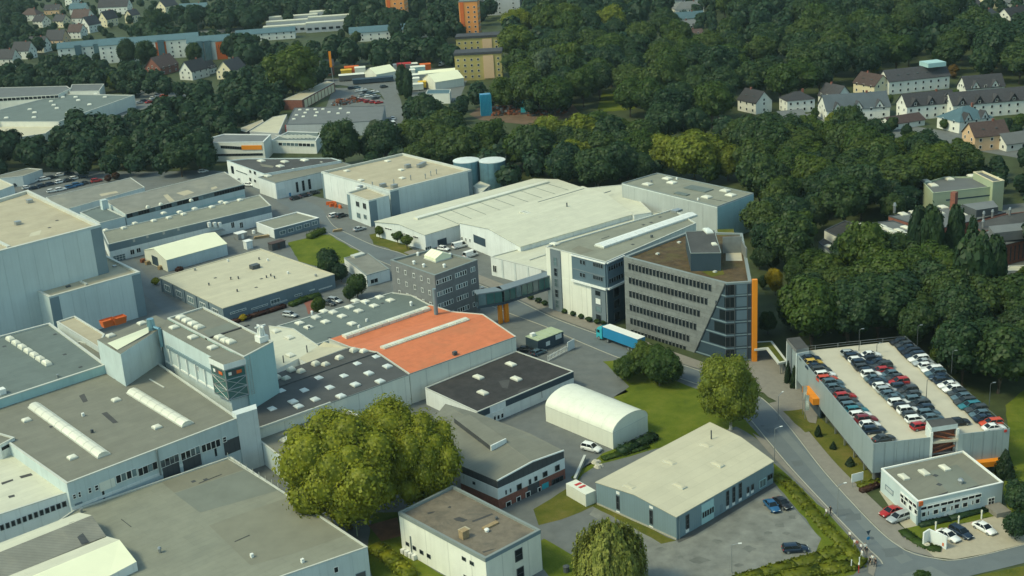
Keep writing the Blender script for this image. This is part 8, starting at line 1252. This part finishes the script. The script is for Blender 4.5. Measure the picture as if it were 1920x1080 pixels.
# woods: every tree placed on its own; the smallest far ones merge into one mass
def inpoly(x, y, P):
    c = False; j = len(P)-1
    for i in range(len(P)):
        if (P[i][1] > y) != (P[j][1] > y) and x < (P[j][0]-P[i][0])*(y-P[i][1])/(P[j][1]-P[i][1])+P[i][0]: c = not c
        j = i
    return c
WOODS = [
 ('tree in the belt between the hillside houses and the supermarket', 'belt above the supermarket', [(0, 138), (60, 128), (130, 108), (175, 122), (240, 125), (300, 150), (350, 155), (410, 150), (470, 130), (520, 105), (610, 105), (612, 150), (560, 165), (470, 185), (330, 158), (260, 162), (200, 152), (0, 158)], 8.5, (4.2, 6.5), 'leaf_wood', 7.5),
 ('tree in the belt before the supermarket and far car park', 'belt before the supermarket', [(0, 250), (60, 262), (110, 250), (150, 222), (215, 232), (270, 208), (330, 188), (400, 178), (470, 168), (530, 165), (560, 175), (520, 200), (470, 225), (430, 250), (395, 275), (405, 300), (330, 302), (200, 305), (90, 300), (0, 312), (-40, 300), (-40, 250)], 8.5, (4.5, 7.0), 'leaf_wood', 8),
 ('tree in the dark grove between school roofs and fair yard', 'grove behind the fair yard', [(255, 60), (300, 75), (420, 76), (450, 72), (480, 100), (540, 100), (620, 95), (690, 92), (760, 80), (850, 90), (850, 128), (800, 118), (720, 112), (640, 120), (610, 105), (520, 100), (470, 112), (440, 100), (400, 70)], 9, (5.5, 8.5), 'leaf_dark', 9),
 ('tree in the grove along the top edge left of the orange tower', 'grove along the top edge', [(330, 25), (420, 20), (480, 30), (520, 25), (640, 25), (700, 10), (760, 50), (850, 15), (890, 20), (860, 60), (790, 62), (700, 55), (655, 60), (645, 20), (485, 18), (470, 48), (420, 45), (370, 40), (280, 30)], 10, (5, 8), 'leaf_dark', 10),
 ('tree in the wood on the hillside at the far top left', 'hillside wood', [(-40, 5), (40, 0), (60, 15), (40, 35), (60, 62), (95, 62), (95, 75), (60, 88), (30, 92), (-40, 100)], 10, (4.5, 7), 'leaf_dark', 10),
 ('tree in the wood strip behind the tanks and white halls', 'wood behind the halls', [(775, 225), (800, 215), (880, 258), (960, 266), (1060, 258), (1150, 235), (1220, 245), (1225, 310), (1170, 325), (1100, 330), (1040, 320), (950, 322), (890, 295), (800, 290), (740, 285), (690, 288), (690, 272), (765, 268)], 8.6, (4.5, 8.5), 'leaf_wood', 8.5),
 ('tree in the great wood above the halls', 'great wood', [(960, 60), (985, 20), (1010, -20), (1240, -20), (1255, 70), (1330, 95), (1400, 60), (1330, -20), (1780, -20), (1790, 40), (1830, 70), (1940, 60), (1940, 130), (1870, 140), (1790, 120), (1700, 110), (1640, 120), (1590, 150), (1500, 160), (1440, 170), (1380, 190), (1330, 215), (1220, 220), (1140, 165), (1090, 185), (1060, 200), (985, 185), (975, 140), (965, 105)], 14.5, (7.5, 11), 'leaf_wood', 13),
 ('tree in the wood between head office and the right hand houses', 'wood behind head office', [(1225, 250), (1320, 240), (1420, 250), (1480, 254), (1560, 252), (1640, 256), (1720, 264), (1790, 292), (1830, 314), (1740, 325), (1720, 355), (1700, 385), (1620, 400), (1560, 402), (1500, 400), (1430, 385), (1420, 340), (1400, 275), (1330, 245), (1240, 255)], 9.2, (4.8, 9), 'leaf_wood', 8.5),
 ('tree in the wood between head office and the parking deck', 'wood behind the deck', [(1425, 400), (1480, 405), (1540, 420), (1580, 455), (1640, 470), (1700, 490), (1780, 530), (1850, 560), (1930, 560), (1940, 650), (1880, 690), (1840, 690), (1790, 665), (1740, 625), (1690, 600), (1600, 600), (1500, 620), (1505, 628), (1518, 560), (1512, 490), (1445, 452)], 8.6, (4.4, 8.6), 'leaf_wood', 7.0),
 ('tree around the scrap yard and fair office', 'trees around the scrap yard', [(772, 192), (800, 200), (850, 192), (880, 165), (950, 165), (990, 170), (1060, 180), (1060, 188), (960, 190), (880, 195), (820, 215), (760, 215)], 8.5, (3.6, 5.5), 'leaf_wood', 8),
 ('tree in the gardens among the right hand houses', 'garden trees on the right', [(1500, 250), (1620, 262), (1720, 268), (1790, 280), (1830, 296), (1890, 285), (1930, 255), (1930, 280), (1860, 312), (1930, 305), (1930, 330), (1800, 325), (1700, 290)], 8, (2.6, 3.8), 'leaf_wood', 9),
 ('tree among the hillside houses, top left', 'garden trees among the hillside houses', [(-40, -20), (480, -30), (480, 45), (420, 60), (300, 70), (230, 90), (170, 108), (120, 110), (60, 130), (0, 140), (-40, 140)], 15, (2.2, 3.8), 'leaf_wood', 8),
 ('tree beyond the school roofs at the top edge', 'treetops at the top edge', [(420, -35), (900, -35), (1010, -30), (900, 30), (760, 40), (640, 30), (520, 35), (430, 40)], 11, (5, 8), 'leaf_dark', 11),
 ('tree in the gardens at the top right corner', 'garden trees, top right', [(1240, -30), (1340, -30), (1340, 90), (1250, 90)], 10, (3, 5), 'leaf_wood', 10), ('tree around the top right houses', 'trees around the top right houses', [(1770, -30), (1960, -30), (1960, 70), (1830, 75), (1780, 40)], 10, (3.2, 5.5), 'leaf_dark', 10),
 ('tree at the right edge below the works', 'trees at the right edge', [(1880, 520), (1940, 500), (1940, 560), (1880, 560)], 7, (3.5, 5), 'leaf_mid', 7)]
WOODS += [('', 'beyond', [(1950, -10), (2350, 20), (2600, 200), (2500, 620), (2080, 640), (1960, 560), (1950, 330), (2020, 290), (2020, 200), (1950, 130)], 19, (7, 10), 'leaf_wood', 11), ('', 'beyond', [(-50, -10), (-420, 20), (-520, 300), (-60, 310), (-50, 252), (-130, 230), (-130, 160), (-50, 150)], 19, (7, 10), 'leaf_wood', 11)]
TREES = []
for label, grp, P, sp, (r0, r1), m, dsp in WOODS:
    sp *= .84
    rr = random.Random(len(grp)); zc = 7.5; Q = [G(x, y, zc).xy for x, y in P]; x0, x1 = min(q.x for q in Q), max(q.x for q in Q); y0, y1 = min(q.y for q in Q), max(q.y for q in Q); got = []; tries = int((x1-x0)*(y1-y0)/(sp*sp)*14); cell = {}
    pol = [(q.x, q.y) for q in Q]
    for _ in range(min(tries, 60000)):
        x, y = rr.uniform(x0, x1), rr.uniform(y0, y1)
        if not inpoly(x, y, pol): continue
        far = math.hypot(x, y); asp = 1.0 if far < 420 else 1.0+min(.9, (far-420)/500); cx, cy = int(x//sp), int(y//(sp*asp)); ok = True
        for i in range(cx-1, cx+2):
            for j in range(cy-2, cy+3):
                for q in cell.get((i, j), ()):
                    if (q[0]-x)**2+((q[1]-y)/asp)**2 < sp*sp: ok = False; break
        if ok: cell.setdefault((cx, cy), []).append((x, y)); got.append((x, y))
    for x, y in got: r_ = rr.uniform(r0, r1); TREES.append((r_*FPX/math.hypot(x, y, 110), x, y, r_, r_*rr.uniform(1.9, 2.5), label, grp, m, rr.random()))
# keep trees out of buildings
FOOT = []
for o in list(C.objects):
    if o.parent is None and o.get('category') in ('house', 'flats', 'tower block', 'building', 'works', 'hall', 'supermarket', 'marquee', 'trailer', 'shop', 'shed', 'depot', 'school', 'office building', 'warehouse', 'tank', 'canopy', 'container', 'workshop', 'car park', 'scrap heap', 'crane'):
        xs = [];
        for c in o.children:
            if c.type == 'MESH' and c.name.split('.')[0] in ('wall', 'deck_slab', 'shell_ring', 'body', 'roof'):
                A = np.empty(len(c.data.vertices)*3); c.data.vertices.foreach_get('co', A); A = A.reshape(-1, 3)[:, :2]+np.array([o.location.x, o.location.y]); xs.append(A)
        if xs: A = np.concatenate(xs); FOOT.append((A[:, 0].min(), A[:, 0].max(), A[:, 1].min(), A[:, 1].max(), A))
def hull(A):
    p = sorted(set(map(tuple, np.round(A, 2)))); 
    def half(p):
        h = []
        for q in p:
            while len(h) > 1 and (h[-1][0]-h[-2][0])*(q[1]-h[-2][1])-(h[-1][1]-h[-2][1])*(q[0]-h[-2][0]) <= 0: h.pop()
            h.append(q)
        return h[:-1]
    return half(p)+half(p[::-1])
HULL = [(a, b, c, d, hull(A)) for a, b, c, d, A in FOOT]
def clash(x, y, m):
    for a, b, c, d, h in HULL:
        if a-m < x < b+m and c-m < y < d+m:
            n = len(h)
            if all((h[(i+1) % n][0]-h[i][0])*(y-h[i][1])-(h[(i+1) % n][1]-h[i][1])*(x-h[i][0]) > -m*math.hypot(h[(i+1) % n][0]-h[i][0], h[(i+1) % n][1]-h[i][1]) for i in range(n)): return True
    return False
TREES = [t for t in TREES if not clash(t[1], t[2], t[3]*.75)]
TREES.sort(key=lambda t: -t[0]); INV = [t for t in TREES if t[6] != 'beyond']; NEAR, FAR = INV[:285], INV[285:]+[t for t in TREES if t[6] == 'beyond']
print('TREES', len(TREES), len(FAR))
for px_, x, y, r_, h, label, grp, m, q in NEAR:
    mm = m
    if m == 'leaf_wood': mm = 'leaf_wood' if q < .62 else 'leaf_dark' if q < .76 else 'leaf_mid' if q < .975 or 'deck' in grp else 'leaf_birch'
    tree_at(x, y, r_, h, {'leaf_wood': 'deep green ', 'leaf_dark': 'blackish green ', 'leaf_mid': 'fresh green ', 'leaf_birch': 'yellowish green '}[mm]+label, m=mm, group=grp, n=5800, leaf=.078, lobes=62)
Vs, Fs, Ts, o = [], [], [], 0; LOW = [crown_arrays(500+i, 520, .245, 16, 'round', True, False) for i in range(6)]
for i, (px_, x, y, r_, h, label, grp, m, q) in enumerate(FAR):
    V, F, T = LOW[i % 6]; a = i*1.7; c, s = math.cos(a), math.sin(a); W_ = np.stack([(V[:, 0]*c-V[:, 1]*s)*r_+x, (V[:, 0]*s+V[:, 1]*c)*r_+y, V[:, 2]*h*.45+h*.1], 1); Vs.append(W_); Fs.append(F+o); Ts.append(T+o); o += len(V)
if Vs: ob = put('far_wood', np_mesh('far_wood', np.concatenate(Vs), np.concatenate(Fs), np.concatenate(Ts), 'leaf_wood')); tag(ob, 'far treetops merging into one dark green wood', 'wood', None, 'stuff')
# ================================================================ AIR
hz = bpy.data.materials.new('haze_air'); hz.use_nodes = True; hn = hz.node_tree; hn.nodes.remove(hn.nodes['Principled BSDF']); pv = hn.nodes.new('ShaderNodeVolumePrincipled')
pv.inputs['Color'].default_value = (.72, .93, 1.0, 1); pv.inputs['Density'].default_value = HAZE; pv.inputs['Anisotropy'].default_value = .2
hn.links.new(pv.outputs[0], hn.nodes['Material Output'].inputs['Volume']); M['haze_air'] = hz
tag(MB().box((0, 800, 61.5), (3400, 2800, 125)).build('haze', 'haze_air'), 'thin bluish haze in the air over the whole site', 'haze', None, 'stuff')
